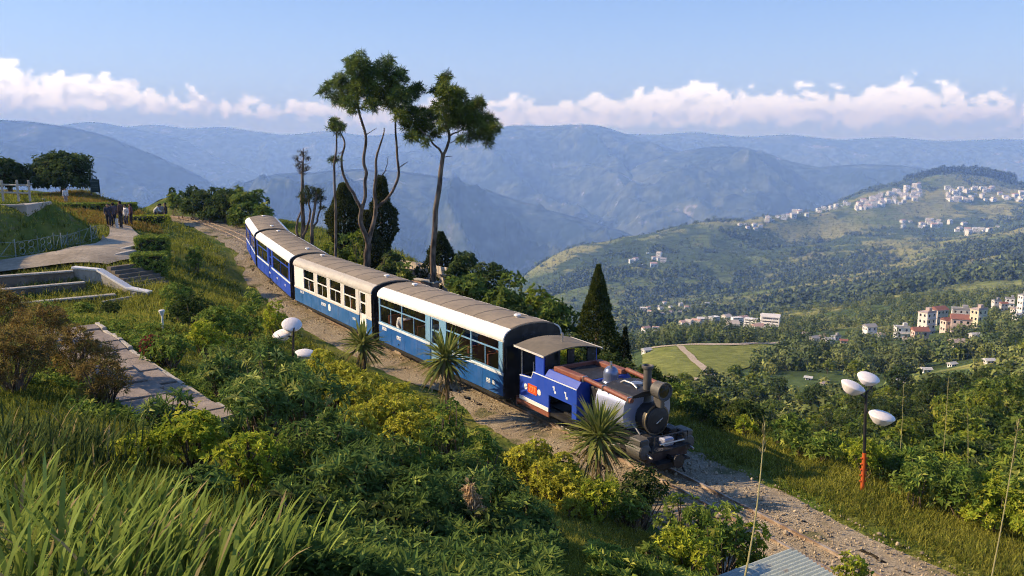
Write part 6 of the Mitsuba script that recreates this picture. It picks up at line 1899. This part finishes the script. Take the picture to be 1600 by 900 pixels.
def person(pos, face, label, shirt, trousers, pose='stand', h=1.65, skin=(0.30, 0.18, 0.12), hair=(0.012, 0.010, 0.009), group=None):
    """feet (or seat) at pos, looking along the angle face; x forward, y left in the local frame"""
    k = thing('person', label, 'person', group)
    s = h / 1.70
    sw = 0.19
    J = dict(pel=(0, 0, .95), wai=(0, 0, 1.10), che=(0.01, 0, 1.30), nck=(0, 0, 1.45), hed=(0.02, 0, 1.60), chin=(0.06, 0, 1.53),
             sl=(0, sw, 1.40), sr=(0, -sw, 1.40), el=(-.03, sw + .05, 1.12), er=(-.03, -sw - .05, 1.12), wl=(.08, sw + .05, .88), wr=(.08, -sw - .05, .88), hl=(.11, sw + .04, .79), hr=(.11, -sw - .04, .79),
             pl=(0, .09, .93), pr=(0, -.09, .93), kl=(.03, .10, .50), kr=(.03, -.10, .50), al=(-.01, .10, .09), ar=(-.01, -.10, .09), tl=(.15, .12, .04), tr=(.15, -.12, .04))
    if pose == 'walk':
        J.update(kl=(.20, .10, .53), al=(.22, .10, .10), tl=(.38, .11, .07), kr=(-.06, -.10, .50), ar=(-.32, -.10, .16), tr=(-.20, -.11, .05), el=(-.16, sw + .05, 1.14), wl=(-.12, sw + .06, .90), hl=(-.10, sw + .06, .81), er=(.10, -sw - .05, 1.13), wr=(.26, -sw, .97), hr=(.33, -sw, .92))
    if pose == 'bend':
        J.update(che=(.16, 0, 1.24), nck=(.24, 0, 1.37), hed=(.32, 0, 1.50), chin=(.37, 0, 1.43), sl=(.18, sw, 1.33), sr=(.18, -sw, 1.33), el=(.28, sw + .04, 1.06), er=(.28, -sw - .04, 1.06), wl=(.46, sw - .04, .98), wr=(.46, -sw + .04, .98), hl=(.53, sw - .06, .95), hr=(.53, -sw + .06, .95))
    if pose == 'sit':
        dz = -.50
        for q in ('pel', 'wai', 'che', 'nck', 'hed', 'chin', 'sl', 'sr', 'el', 'er'):
            J[q] = (J[q][0], J[q][1], J[q][2] + dz)
        J.update(pl=(0, .10, .43), pr=(0, -.10, .43), kl=(.42, .13, .46), kr=(.42, -.13, .46), al=(.40, .12, .09), ar=(.40, -.12, .09), tl=(.55, .13, .04), tr=(.55, -.13, .04), el=(.05, sw + .06, .66), er=(.05, -sw - .06, .66), wl=(.26, .16, .56), wr=(.26, -.16, .56), hl=(.34, .12, .54), hr=(.34, -.12, .54))
    R = dict(pel=.125, wai=.115, che=.13, nck=.055, hed=.10, chin=.065, sl=.065, sr=.065, el=.045, er=.045, wl=.032, wr=.032, hl=.036, hr=.036, pl=.09, pr=.09, kl=.062, kr=.062, al=.045, ar=.045, tl=.038, tr=.038)
    arms = [('sl', 'el', 'wl', 'hl'), ('sr', 'er', 'wr', 'hr')]
    legs = [('pl', 'kl', 'al', 'tl'), ('pr', 'kr', 'ar', 'tr')]
    B = limb(J, R, [('pel', 'wai', 'che', 'nck', 'hed'), ('hed', 'chin'), ('sl', 'che', 'sr'), ('pl', 'pel', 'pr')] + arms + legs)
    hd = np.array(J['hed'])
    nose = m3.Manifold.hull(ball(hd + (.095, 0, .0), .014, 8) + ball(hd + (.105, 0, -.03), .02, 8))
    B = B + nose + ball(hd + (.0, .10, -.01), .025, 8) + ball(hd + (.0, -.10, -.01), .025, 8)
    for q in ('hl', 'hr'):
        w = np.array(J['w' + q[1]])
        hq = np.array(J[q])
        d = (hq - w) / np.linalg.norm(hq - w)
        for t in (-.025, -.008, .009, .026):
            B = B + m3.Manifold.hull(ball(hq + np.array([t, 0, 0]) * (1 if abs(d[2]) > .5 else 0) + np.array([0, t, 0]) * (0 if abs(d[2]) > .5 else 1), .010, 6) + ball(hq + d * .085 + np.array([t, 0, 0]) * (1 if abs(d[2]) > .5 else 0) + np.array([0, t, 0]) * (0 if abs(d[2]) > .5 else 1), .008, 6))
    M = np.eye(4)
    M[:3, :3] = rotz(face) * s
    M[:3, 3] = pos
    v, f = as_mesh(B, 0.045, 3)
    add('body', (v, f), 'matte', k, smooth=True, color=col(v, skin), M=M)
    big = {q: r_ * 1.16 + .008 for q, r_ in R.items()}
    big.update(wl=.042, wr=.042)
    C = limb(J, big, [('pel', 'wai', 'che'), ('sl', 'che', 'sr'), ('sl', 'wai', 'sr'), ('sl', 'el', 'wl'), ('sr', 'er', 'wr')])
    v, f = as_mesh(C, 0.06, 2)
    add('shirt', (v, f), 'matte', k, smooth=True, color=col(v, shirt), M=M)
    big.update(al=.062, ar=.062, pel=.14)
    C = limb(J, big, [('pl', 'pel', 'pr'), ('pl', 'kl', 'al'), ('pr', 'kr', 'ar')])
    v, f = as_mesh(C, 0.06, 2)
    add('trousers', (v, f), 'matte', k, smooth=True, color=col(v, trousers), M=M)
    hh = m3.Manifold.hull(ball(hd + (-.018, 0, .028), .105, 14) + ball(hd + (-.04, 0, -.03), .085, 10)) - m3.Manifold.cube((.3, .4, .3), True).translate(tuple(hd + (.205, 0, -.10)))
    v, f = as_mesh(hh, 0.05, 1)
    add('hair', (v, f), 'matte', k, smooth=True, color=col(v, hair), M=M)
    for q in ('tl', 'tr'):
        a = J['a' + q[1]]
        sh = m3.Manifold.hull(ball(np.array(a) - (.03, 0, .02), .05) + ball(J[q], .045))
        v, f = as_mesh(sh, 0.05, 1)
        add('shoe', (v, f), 'matte', k, smooth=True, color=col(v, (0.02, 0.018, 0.016)), M=M)
    return k


for px, py, face, lab, sh, tr, pose, h in [
    (171, 360, -1.2, 'person in dark jacket walking on the sandy path, leftmost of the group', (0.05, 0.045, 0.06), (0.03, 0.03, 0.04), 'walk', 1.62),
    (179, 359, 2.4, 'person in dark top with pale shoulder bag beside the walker', (0.10, 0.075, 0.085), (0.02, 0.02, 0.025), 'stand', 1.66),
    (190, 357, 3.0, 'person in brown jacket at the middle of the group on the path', (0.10, 0.06, 0.045), (0.03, 0.03, 0.035), 'stand', 1.68),
    (198, 355, -2.0, 'person in white shirt within the group by the hedge', (0.62, 0.60, 0.60), (0.05, 0.05, 0.07), 'stand', 1.60),
    (206, 354, -2.8, 'person in maroon clothes, rightmost of the group by the hedge', (0.13, 0.05, 0.05), (0.05, 0.035, 0.04), 'stand', 1.62),
]:
    p = spot(px, py)
    q = p.copy()
    q[2] += 0.19 if contains_xy(PATH, q[0], q[1]) else 0.02
    person(q, face, lab, sh, tr, pose, h)
p = P(105, 336, 68.0)
p[2] = gz(p[0], p[1])
person(p, -1.0, 'child in white shirt alone on the meadow below the dark tree', (0.70, 0.68, 0.66), (0.35, 0.28, 0.26), 'stand', 1.25)
p = spot(244, 349)
person(p, 0.4, 'person with pale top bending down beside the far track curve', (0.55, 0.53, 0.50), (0.05, 0.05, 0.06), 'bend', 1.6)
p = spot(252, 349)
person(p, 2.0, 'person in grey standing second from right beside the far track curve', (0.20, 0.19, 0.19), (0.04, 0.04, 0.045), 'stand', 1.55)
p = spot(260, 349)
person(p, -2.6, 'person in black standing closest to the far track curve', (0.02, 0.02, 0.022), (0.025, 0.025, 0.03), 'stand', 1.68)
# white and dark posts beside the walkers
for px, h_, c_, lab in ((183.5, 0.72, (0.62, 0.60, 0.55), 'short white post at the edge of the path behind the walkers'), (190, 0.8, (0.05, 0.045, 0.04), 'short dark post beside the white one at the path edge')):
    p = spot(px, 361)
    k = thing('path_post', lab, 'post')
    v, f = MB().box((p[0], p[1], p[2] + h_ / 2 + 0.1), (0.16, 0.16, h_), 0.015).box((p[0], p[1], p[2] + h_ + 0.12), (0.2, 0.2, 0.05), 0.01).out()
    add('shaft', (v, f), 'matte', k, color=col(v, c_))
# passengers in the first coach
for t, yy, lab, sh in ((0.155, -0.62, 'passenger in white shirt behind the second pane of the foremost coach', (0.75, 0.73, 0.70)), (0.34, -0.35, 'passenger in pale grey behind the third pane of the foremost coach', (0.42, 0.42, 0.44))):
    p = M1 @ np.array([X1(t), yy, 0.60, 1])
    person(p[:3], math.atan2(M1[1, 0], M1[0, 0]) - 0.6, lab, sh, (0.05, 0.05, 0.06), 'sit', 1.7)


# ------------------------------------------------------------------ hillside: trees, tracks, houses
HOUSES = [
    (1358, 526, 17, 2, 2, 1, 1, 'white gabled house standing alone left of the tall lamp houses'),
    (1377, 528, 11, 1, 0, 2, 1, 'small cream house right of the white gabled one'),
    (1408, 528, 20, 2, 2, 4, 0, 'white flat roofed house left of the tall pale block'),
    (1436, 536, 22, 2, 3, 0, 1, 'brown roofed house just below the tall pale block'),
    (1418, 538, 14, 1, 1, 2, 1, 'small brown house lowest below the pale block'),
    (1446, 524, 22, 4, 0, 2, 0, 'tall pale four storey block in the middle of the hillside houses'),
    (1465, 508, 22, 3, 1, 0, 1, 'pinkish house with red roof behind the tall pale block'),
    (1480, 518, 18, 2, 1, 3, 1, 'brown house right of the tall pale block'),
    (1500, 498, 25, 2, 5, 1, 0, 'wide grey flat roofed house topping the hillside houses'),
    (1500, 516, 28, 2, 3, 0, 1, 'long red roofed house below the wide grey one'),
    (1527, 512, 20, 3, 4, 2, 0, 'yellowish three storey house right of the red roofed one'),
    (1527, 491, 12, 1, 4, 4, 1, 'small yellowish house high behind the yellowish block'),
    (1523, 531, 14, 1, 0, 4, 1, 'white low house below the yellowish block'),
    (1495, 545, 20, 1, 4, 2, 1, 'low cream house lowest on the right of the pale block'),
    (1556, 482, 11, 2, 0, 1, 0, 'leftmost house of the cluster near the right edge'),
    (1567, 486, 10, 2, 1, 0, 1, 'second house of the cluster near the right edge'),
    (1577, 480, 12, 2, 2, 1, 0, 'tallest pale house of the cluster near the right edge'),
    (1586, 488, 11, 1, 0, 2, 1, 'fourth house of the cluster near the right edge'),
    (1597, 494, 14, 4, 2, 1, 0, 'tall white house cut by the right edge'),
    (1590, 500, 14, 1, 2, 4, 1, 'low white house in front of the tall one at the right edge'),
    (1447, 582, 12, 1, 2, 4, 1, 'small white house in the trees above the lamp'),
    (1487, 573, 11, 1, 2, 4, 1, 'small white house in the trees right of the lamp'),
    (1545, 568, 12, 1, 2, 4, 1, 'white hut in the trees toward the right edge'),
    (1403, 598, 13, 1, 0, 4, 1, 'pale hut just right of the lamp shades, left one of three'),
    (1416, 597, 10, 1, 2, 1, 1, 'pale hut just right of the lamp shades, middle one of three'),
    (1425, 600, 8, 1, 4, 4, 1, 'pale hut just right of the lamp shades, right one of three'),
    (1263, 594, 9, 1, 2, 4, 1, 'small white hut left of the lamp among bushes'),
    (1287, 602, 9, 1, 0, 2, 1, 'small cream hut nearest left of the lamp'),
    (1260, 528, 12, 1, 0, 2, 1, 'leftmost small house of the row left of the white gabled house'),
    (1272, 534, 12, 1, 2, 1, 1, 'second small house of the row left of the white gabled house'),
    (1285, 531, 11, 1, 1, 2, 0, 'third small house of the row left of the white gabled house'),
    (1295, 538, 14, 1, 2, 4, 1, 'wide white house of the row left of the white gabled house'),
    (1306, 532, 12, 1, 0, 1, 0, 'flat roofed house of the row left of the white gabled house'),
    (1318, 537, 10, 1, 1, 0, 1, 'rightmost small brown house of the row left of the white gabled house'),
    (1010, 552, 12, 1, 2, 4, 1, 'white hut at the left end of the green field'),
]
HOUSE_PX = [q[:2] for q in HOUSES]

def tree_template(seed, H, R, kind, sc, trunk=True):
    r = np.random.default_rng(seed)
    lb = lobes_for(r, R, H, 8)
    kd = KINDS[kind]
    tp, td = tips_on(r, lb, kd['sp'] * sc, keep=0.9)
    v, f, c = foliage(r, tp, td, kd, sc)
    cr = mikit.ply((v, f), 'mat_leaf', color=c)
    m = MB().tube([(0, 0, -1.5), (0.1, 0, H * 0.3), (0, 0, H * 0.75)], [0.03 * H, 0.022 * H, 0.008 * H], 7)
    for g in lb[:5]:
        m.tube([(0, 0, H * 0.25), tuple(g[:3] * 0.6 + np.array([0, 0, 0.1 * H])), tuple(g[:3])], [0.013 * H, 0.009 * H, 0.004 * H], 5, cap=False)
    return cr, mikit.ply(m.out(), 'mat_bark')


TPL = [tree_template(300 + j, H, R, kd, sc) for j, (H, R, kd, sc) in enumerate([(8, 3.2, 'far', 1.5), (7, 3.6, 'farlime', 1.6), (10, 3.4, 'fardark', 1.6), (6, 2.6, 'far', 1.4), (9, 2.6, 'fardark', 1.5), (7.5, 3.0, 'farlime', 1.5)])]
TPL_FAR = [tree_template(320 + j, H, R, kd, sc) for j, (H, R, kd, sc) in enumerate([(8, 3.2, 'far', 2.6), (7, 3.6, 'farlime', 2.8), (10, 3.4, 'fardark', 2.8), (6, 2.6, 'far', 2.4), (9, 2.6, 'fardark', 2.5), (7.5, 3.0, 'farlime', 2.6)])]
FIELD = Polygon([spot(*q, lo=90, hi=900)[:2] for q in [(1003, 548), (1060, 541), (1150, 542), (1222, 538), (1205, 556), (1170, 575), (1130, 592), (1112, 598), (1040, 604), (1005, 590)]]).buffer(0)
HS0 = [spot(q, w, lo=90, hi=1500)[:2] for q, w in HOUSE_PX]
r = np.random.default_rng(55)
spots_ = []
while len(spots_) < 285:
    D = math.exp(r.uniform(math.log(52), math.log(330)))
    t = r.uniform(0.10, 0.66)
    x, y = D * t, D
    if contains_xy(FIELD.buffer(4), x, y) or any(np.hypot(*(np.array([x, y]) - h_ * k_)) < 13 for h_ in HS0 for k_ in (1, .97, .94, .91)):
        continue
    px = 800 + F * t
    # clearings round the houses
    z = float(ground(np.array([x]), np.array([y]))[0])
    s, lat, _ = track_at(np.array([x]), np.array([y]))
    if y < 100 and lat[0] < edge_of(s[0]) + 9:
        continue
    if forest_mask(np.array([x]), np.array([y]), np)[0] < 0.48 and D > 90:
        continue
    if any((x - a) ** 2 + (y - b) ** 2 < (2.5 + D / 60) ** 2 for a, b in spots_):
        continue
    spots_.append((x, y))
    j = int(r.integers(len(TPL)))
    sc = r.uniform(0.55, 0.95) * (0.5 if D < 75 else 0.6 if D < 130 else 0.72)
    M = np.eye(4)
    M[:3, :3] = rotz(r.uniform(0, 6.28)) @ np.diag([sc * r.uniform(.9, 1.1), sc * r.uniform(.9, 1.1), sc * r.uniform(.85, 1.15)])
    M[:3, 3] = (x, y, z - 0.2)
    tone = ['mid green', 'yellow green', 'dark green', 'mid green', 'dark green', 'yellow green'][j]
    kk = thing('hillside_tree', f'{tone} broadleaf tree on the hillside below the far houses, {SIDE(t)}', 'tree', f'{tone} trees on the near hillside, {SIDE(t)}')
    tp_ = TPL if D < 105 else TPL_FAR
    add('crown', tp_[j][0], None, kk, M=M)
    add('trunk', tp_[j][1], None, kk, M=M)

# the woods farther off: crowns of many leaf clumps, too many to tell apart
HS = HS0
from shapely.geometry import LineString
from shapely.ops import unary_union
CLEAR = unary_union([LineString([p * 1.02, p * 0.93]).buffer(10) for p in HS] + [FIELD.buffer(3)])


def forest(name, label, n, D0, D1, t0, t1, seed, keepf, R0, R1, c1, c2, tri=40, size=0.42, cat='forest'):
    r = np.random.default_rng(seed)
    out = []
    while sum(map(len, out)) < n:
        D = np.exp(r.uniform(math.log(D0), math.log(D1), n * 2)) if D1 < 3 * D0 else (r.uniform(D0 ** 0.6, D1 ** 0.6, n * 2)) ** (1 / 0.6)
        t = r.uniform(t0, t1, n * 2)
        x, y = D * t, D
        ok = keepf(x, y, r.random(n * 2))
        out.append(np.stack([x, y], 1)[ok])
    xy = np.vstack(out)[:n]
    z = valley(xy[:, 0], xy[:, 1])
    R = r.uniform(R0, R1, n)
    hgt = R * r.uniform(1.0, 1.7, n)
    d = nrm(r.normal(size=(n, tri, 3)))
    lump = 0.72 + 0.5 * meshkit.noise(d * 1.6 + np.arange(n)[:, None, None] * 3.1, seed)
    q = r.uniform(0.72, 1.08, (n, tri)) * lump
    c = d * q[..., None] * np.stack([R, R, hgt], 1)[:, None]
    u = nrm(np.cross(d, r.normal(size=d.shape)))
    w = np.cross(d, u) + d * r.normal(size=(n, tri, 1)) * 0.5
    sz = (size * R)[:, None, None] * r.uniform(0.7, 1.3, (n, tri, 1))
    V = np.stack([c + u * sz, c - u * sz * 0.6 + w * sz, c - u * sz * 0.5 - w * sz], 2)
    V = V + np.concatenate([xy, (z + hgt * 0.7)[:, None]], 1)[:, None, None]
    C = tints(r, n, c1, c2, 0.3)[:, None] * r.uniform(0.7, 1.3, (n, tri, 1))
    C = np.repeat(C[:, :, None], 3, 2)
    add(name, (V.reshape(-1, 3), np.arange(n * tri * 3).reshape(-1, 3)), 'matte', color=np.clip(C.reshape(-1, 3), 0.004, 1), kind='stuff', label=label, cat=cat)


infield = lambda x, y: contains_xy(CLEAR, x, y)
mk = lambda x, y, q, th=0.5: (forest_mask(x, y, np) + (q - 0.5) * 0.10 > th) & ~infield(x, y)
forest('woodland', 'dark broadleaf woods in the gullies of the near hillside', 1700, 230, 1000, -0.1, 0.66, 1, lambda x, y, q: mk(x, y, q, 0.525), 1.6, 3.3, (0.060, 0.092, 0.030), (0.165, 0.190, 0.060), 210, 0.14)
forest('far_woodland', 'blue green woods on the long hillside below the hilltop town', 10000, 900, 4200, -0.06, 0.66, 2, lambda x, y, q: mk(x, y, q, 0.535), 3.4, 6.8, (0.040, 0.065, 0.028), (0.110, 0.138, 0.048), 22, 0.5)
forest('scrub', 'scattered light green scrub and tea bushes on the open hillside', 6000, 110, 1500, -0.1, 0.66, 3, lambda x, y, q: (~infield(x, y)) & (q < 0.5), 0.8, 1.8, (0.085, 0.120, 0.026), (0.20, 0.215, 0.060), 36, 0.28, 'scrub')
cx = lambda px, D: (px - 800) / F * D
forest('far_scrub', 'fine scrub and single trees dotting the open parts of the long hillside', 9000, 1100, 4200, -0.06, 0.66, 6, lambda x, y, q: q < 0.6, 1.6, 3.6, (0.030, 0.050, 0.016), (0.09, 0.11, 0.032), 10, 0.5, 'scrub')
forest('crest_woods', 'dark wood covering the rounded top of the town hill', 900, 3880, 4120, 0.468, 0.60, 4, lambda x, y, q: q < 2, 9, 15, (0.016, 0.028, 0.013), (0.036, 0.050, 0.020), 30, 0.45)


def hill_strip(pts, w, label, name='dirt_track'):
    q = np.array([spot(*a, lo=90, hi=4500)[:2] for a in pts])
    s = np.concatenate([[0], np.cumsum(np.linalg.norm(np.diff(q, axis=0), axis=1))])
    u = np.linspace(0, s[-1], max(12, int(s[-1] / 4)))
    c = np.stack([np.interp(u, s, q[:, 0]), np.interp(u, s, q[:, 1])], 1)
    d = np.gradient(c, axis=0)
    d /= np.linalg.norm(d, axis=1, keepdims=True)
    n = np.stack([-d[:, 1], d[:, 0]], 1)
    L = np.stack([c + n * w * k for k in (-.5, 0, .5)], 1)
    z = ground(L[..., 0], L[..., 1]).max(1, keepdims=True) + 0.5 * np.ones((1, 3))
    v = np.concatenate([L, z[..., None]], -1).reshape(-1, 3)
    i, j = np.meshgrid(np.arange(len(u) - 1), np.arange(2), indexing='ij')
    f = np.stack([i * 3 + j, i * 3 + j + 1, (i + 1) * 3 + j + 1, (i + 1) * 3 + j], -1).reshape(-1, 4)
    add(name, (v, np.vstack([f[:, [0, 2, 1]], f[:, [0, 3, 2]]])), 'path', smooth=True, kind='structure', label=label)


v, f = trimesh.creation.triangulate_polygon(FIELD, engine='earcut')
v, f = trimesh.remesh.subdivide_to_size(np.column_stack([v, np.zeros(len(v))]), f, 6.0, max_iter=12)
f = np.array(f)
nz = np.cross(v[f[:, 1]] - v[f[:, 0]], v[f[:, 2]] - v[f[:, 0]])[:, 2]
f[nz < 0] = f[nz < 0][:, ::-1]


def field_fn(p, n, uv):
    g = fbm(p.x / 22, p.y / 22, 4.0, 4)
    h = fbm(p.x / 2.2, p.y / 2.2, 4.0, 3)
    row = 0.5 + 0.5 * dr.sin((p.x * 0.5 + p.y * 0.87) * 2.4 + 6 * g)
    return mix((0.085, 0.118, 0.028), (0.20, 0.20, 0.060), 0.5 * g + 0.35 * h + 0.2 * row) * (0.75 + 0.5 * h)


M_['field'] = two({'type': 'bumpmap', 'arbitrary': proc(lambda p, n, uv: fbm(p.x / 2.0, p.y / 2.0, 4.0, 3) * 0.9, eps=0.1), 'bsdf': {'type': 'principled', 'base_color': proc(field_fn), 'roughness': 1.0, 'specular': 0.05}})
add('field', (np.column_stack([v[:, :2], ground(v[:, 0], v[:, 1]) + 0.25]), f), 'field', smooth=True, kind='structure', label='bright green tea field on the shelf beyond the engine')
hill_strip([(1003, 548), (1040, 543), (1100, 541), (1160, 541), (1226, 536)], 3.0, 'pale dirt road along the upper edge of the green field')
hill_strip([(1062, 542), (1080, 560), (1096, 575), (1110, 588), (1110, 598)], 2.4, 'dirt track running diagonally down the green field')
hill_strip([(1030, 592), (1050, 593), (1090, 597)], 2.2, 'dirt track along the lower edge of the green field')
hill_strip([(1560, 378), (1578, 386), (1562, 394), (1580, 402), (1566, 408)], 7.0, 'zigzag dirt road high on the right hillside')

WALLS = [(0.70, 0.66, 0.60), (0.62, 0.52, 0.44), (0.74, 0.72, 0.70), (0.60, 0.46, 0.40), (0.66, 0.60, 0.44), (0.52, 0.50, 0.48)]
ROOFS = [(0.26, 0.115, 0.085), (0.30, 0.29, 0.28), (0.42, 0.34, 0.30), (0.20, 0.09, 0.07), (0.48, 0.47, 0.46)]


def house(px, py, wpx, floors, wi, ri, gable, label, group=None, yaw=0.0, D=None):
    p = spot(px, py, lo=90, hi=1500)
    D = p[1]
    w = wpx / F * D
    dp = w * 0.75
    fh = min(2.9, 0.62 * w)
    h = floors * fh
    k = thing('house', label, 'house', group)
    M = np.eye(4)
    M[:3, :3] = rotz(yaw)
    M[:3, 3] = p - np.array([0, 0, 0.2])
    v, f = MB().span(-w / 2, w / 2, -dp / 2, dp / 2, -1.6, h).out()
    add('wall', (v, f), 'matte', k, color=col(v, WALLS[wi]), M=M)
    m = MB()
    if gable:
        m.prism([(-dp / 2 - .4, h - .05), (dp / 2 + .4, h - .05), (0, h + dp * .32)], -w / 2 - .4, w / 2 + .4)
    else:
        m.span(-w / 2 - .35, w / 2 + .06 * fh, -dp / 2 - .1 * fh, dp / 2 + .1 * fh, h + .003, h + .22).span(-w / 2, w / 2, -dp / 2, -dp / 2 + .15, h + .22, h + .22 + .23 * fh).span(w * .1, w * .4, -dp * .1, dp * .3, h + .22, h + .22 + .55 * fh)
    v, f = m.out()
    add('roof', (v, f), 'matte', k, color=col(v, ROOFS[ri]), M=M)
    nw = max(2, int(w / 2.3))
    for fl in range(floors):
        for j in range(nw):
            x = -w / 2 + (j + .5) * w / nw
            z = fl * fh + 0.53 * fh
            ww = min(.48, .2 * w / nw)
            v, f = MB().span(x - ww, x + ww, -dp / 2 - .04, -dp / 2 + .03, z - ww * 1.2, z + ww * 1.2).out()
            add('window', (v, f), 'dark_glass', k, M=M)
        for y in (-dp * .22, dp * .22):
            v, f = MB().span(-w / 2 - .04, -w / 2 + .03, y - min(.45, dp * .1), y + min(.45, dp * .1), fl * fh + .35 * fh, fl * fh + .72 * fh).out()
            add('window', (v, f), 'dark_glass', k, M=M)
        if fl and not gable:
            v, f = MB().span(-w / 2 - .3, w / 2 + .3, -dp / 2 - .7, -dp / 2 - .003, fl * fh - .12, fl * fh + .03).out()
            add('balcony', (v, f), 'matte', k, color=col(v, (0.55, 0.50, 0.46)), M=M)


for a in HOUSES:
    house(*a, yaw=0.5 * math.sin(a[0] * 1.7))

# far houses of the town and hamlets: single small blocks with roofs
r = np.random.default_rng(404)
KIT = []
for j in range(10):
    m = MB()
    h = [4, 6, 8, 10, 12][j % 5]
    w_, d_ = [9, 12, 14, 11, 16][j % 5], [8, 9, 10, 10, 9][j % 5]
    m.span(-w_ / 2, w_ / 2, -d_ / 2, d_ / 2, -6, h)
    nb = m.n
    if j % 2:
        m.prism([(-d_ / 2 - .4, h + .01), (d_ / 2 + .4, h + .01), (0, h + d_ * .3)], -w_ / 2 - .4, w_ / 2 + .4)
    else:
        m.span(-w_ / 2 - .3, w_ / 2 + .3, -d_ / 2 - .3, d_ / 2 + .3, h + .01, h + .5)
    nr = m.n
    for fl in range(int(h / 3)):
        m.span(-w_ / 2 + 1, w_ / 2 - 1, -d_ / 2 - .15, -d_ / 2 + .1, fl * 3 + 1.1, fl * 3 + 2.3)
    v, f = m.out()
    c = np.vstack([col(np.zeros(nb), [(0.80, 0.79, 0.76), (0.78, 0.74, 0.68), (0.82, 0.81, 0.80), (0.72, 0.70, 0.66)][j % 4]), col(np.zeros(nr - nb), [(0.55, 0.54, 0.52), (0.45, 0.30, 0.25), (0.62, 0.60, 0.58), (0.38, 0.36, 0.34), (0.5, 0.44, 0.38)][(j * 3) % 5]), col(np.zeros(len(v) - nr), (0.08, 0.08, 0.09))])
    KIT.append(mikit.ply((v, f), 'mat_matte', color=np.clip(c, 0, 0.85)))
for lab, grp, n, fn, sc, rng_ in [
    ('pale house in the dense town on the crest of the right hill', 'houses of the hilltop town', 112, lambda: (lambda u: (1338 + 100 * u, 320 - 28 * u + r.uniform(-5, 24) * (0.4 + 0.6 * u)))(r.random()), 1.15, (2000, 5000)),
    ('house of the town part right below the dark crest wood', 'houses below the crest wood', 46, lambda: (r.uniform(1478, 1560), 296 + r.random() ** 1.3 * 20), 1.25, (2000, 5000)),
    ('house at the right edge of the hilltop town', 'houses at the right end of the town', 16, lambda: (r.uniform(1562, 1600), 300 + r.random() * 18), 1.25, (2000, 5000)),
    ('house of the hamlet strung along the ridge left of the town', 'houses along the ridge line', 34, lambda: (lambda u: (1195 + 140 * u, 346 - 30 * u + r.uniform(-2, 6)))(r.random()), 1.1, (2000, 5000)),
    ('house of the small hamlet at the middle of the ridge', 'houses of the middle ridge hamlet', 9, lambda: (r.uniform(1155, 1190), r.uniform(351, 360)), 1.1, (1800, 5000)),
    ('house of the hamlet on the slope below the town', 'houses of the hamlet below the town', 20, lambda: (r.uniform(1408, 1470), 358 - r.random() * 12), 1.2, (1500, 5000)),
    ('house of the scattered hamlet at the right of the upper slope', 'scattered houses on the upper right slope', 12, lambda: (r.uniform(1480, 1562), r.uniform(346, 368)), 1.2, (1500, 5000)),
    ('house of the village in the valley right of the cypress', 'village houses right of the cypress', 42, lambda: (r.uniform(1000, 1120), r.uniform(474, 526)), 0.5, (700, 3000)),
    ('house of the hamlet in the middle slope above the green field', 'hamlet houses above the green field', 12, lambda: (r.uniform(1130, 1230), r.uniform(500, 522)), 0.6, (500, 3000)),
    ('house on the far flank of the hill left of the ridge hamlet', 'houses on the left flank of the hill', 9, lambda: (r.uniform(985, 1060), r.uniform(392, 420)), 1.1, (1500, 5000)),
]:
    for j in range(n):
        px, py = fn()
        p = spot(px, py, lo=rng_[0], hi=rng_[1])
        M = np.eye(4)
        s_ = sc * r.uniform(0.75, 1.25)
        M[:3, :3] = rotz(r.uniform(-0.7, 0.7)) * s_
        M[:3, 3] = p
        kk = num('town_house')
        d_ = dict(KIT[int(r.integers(10))])
        d_['to_world'] = T(M)
        scene[kk] = d_
        say(kk, lab, 'house', grp)
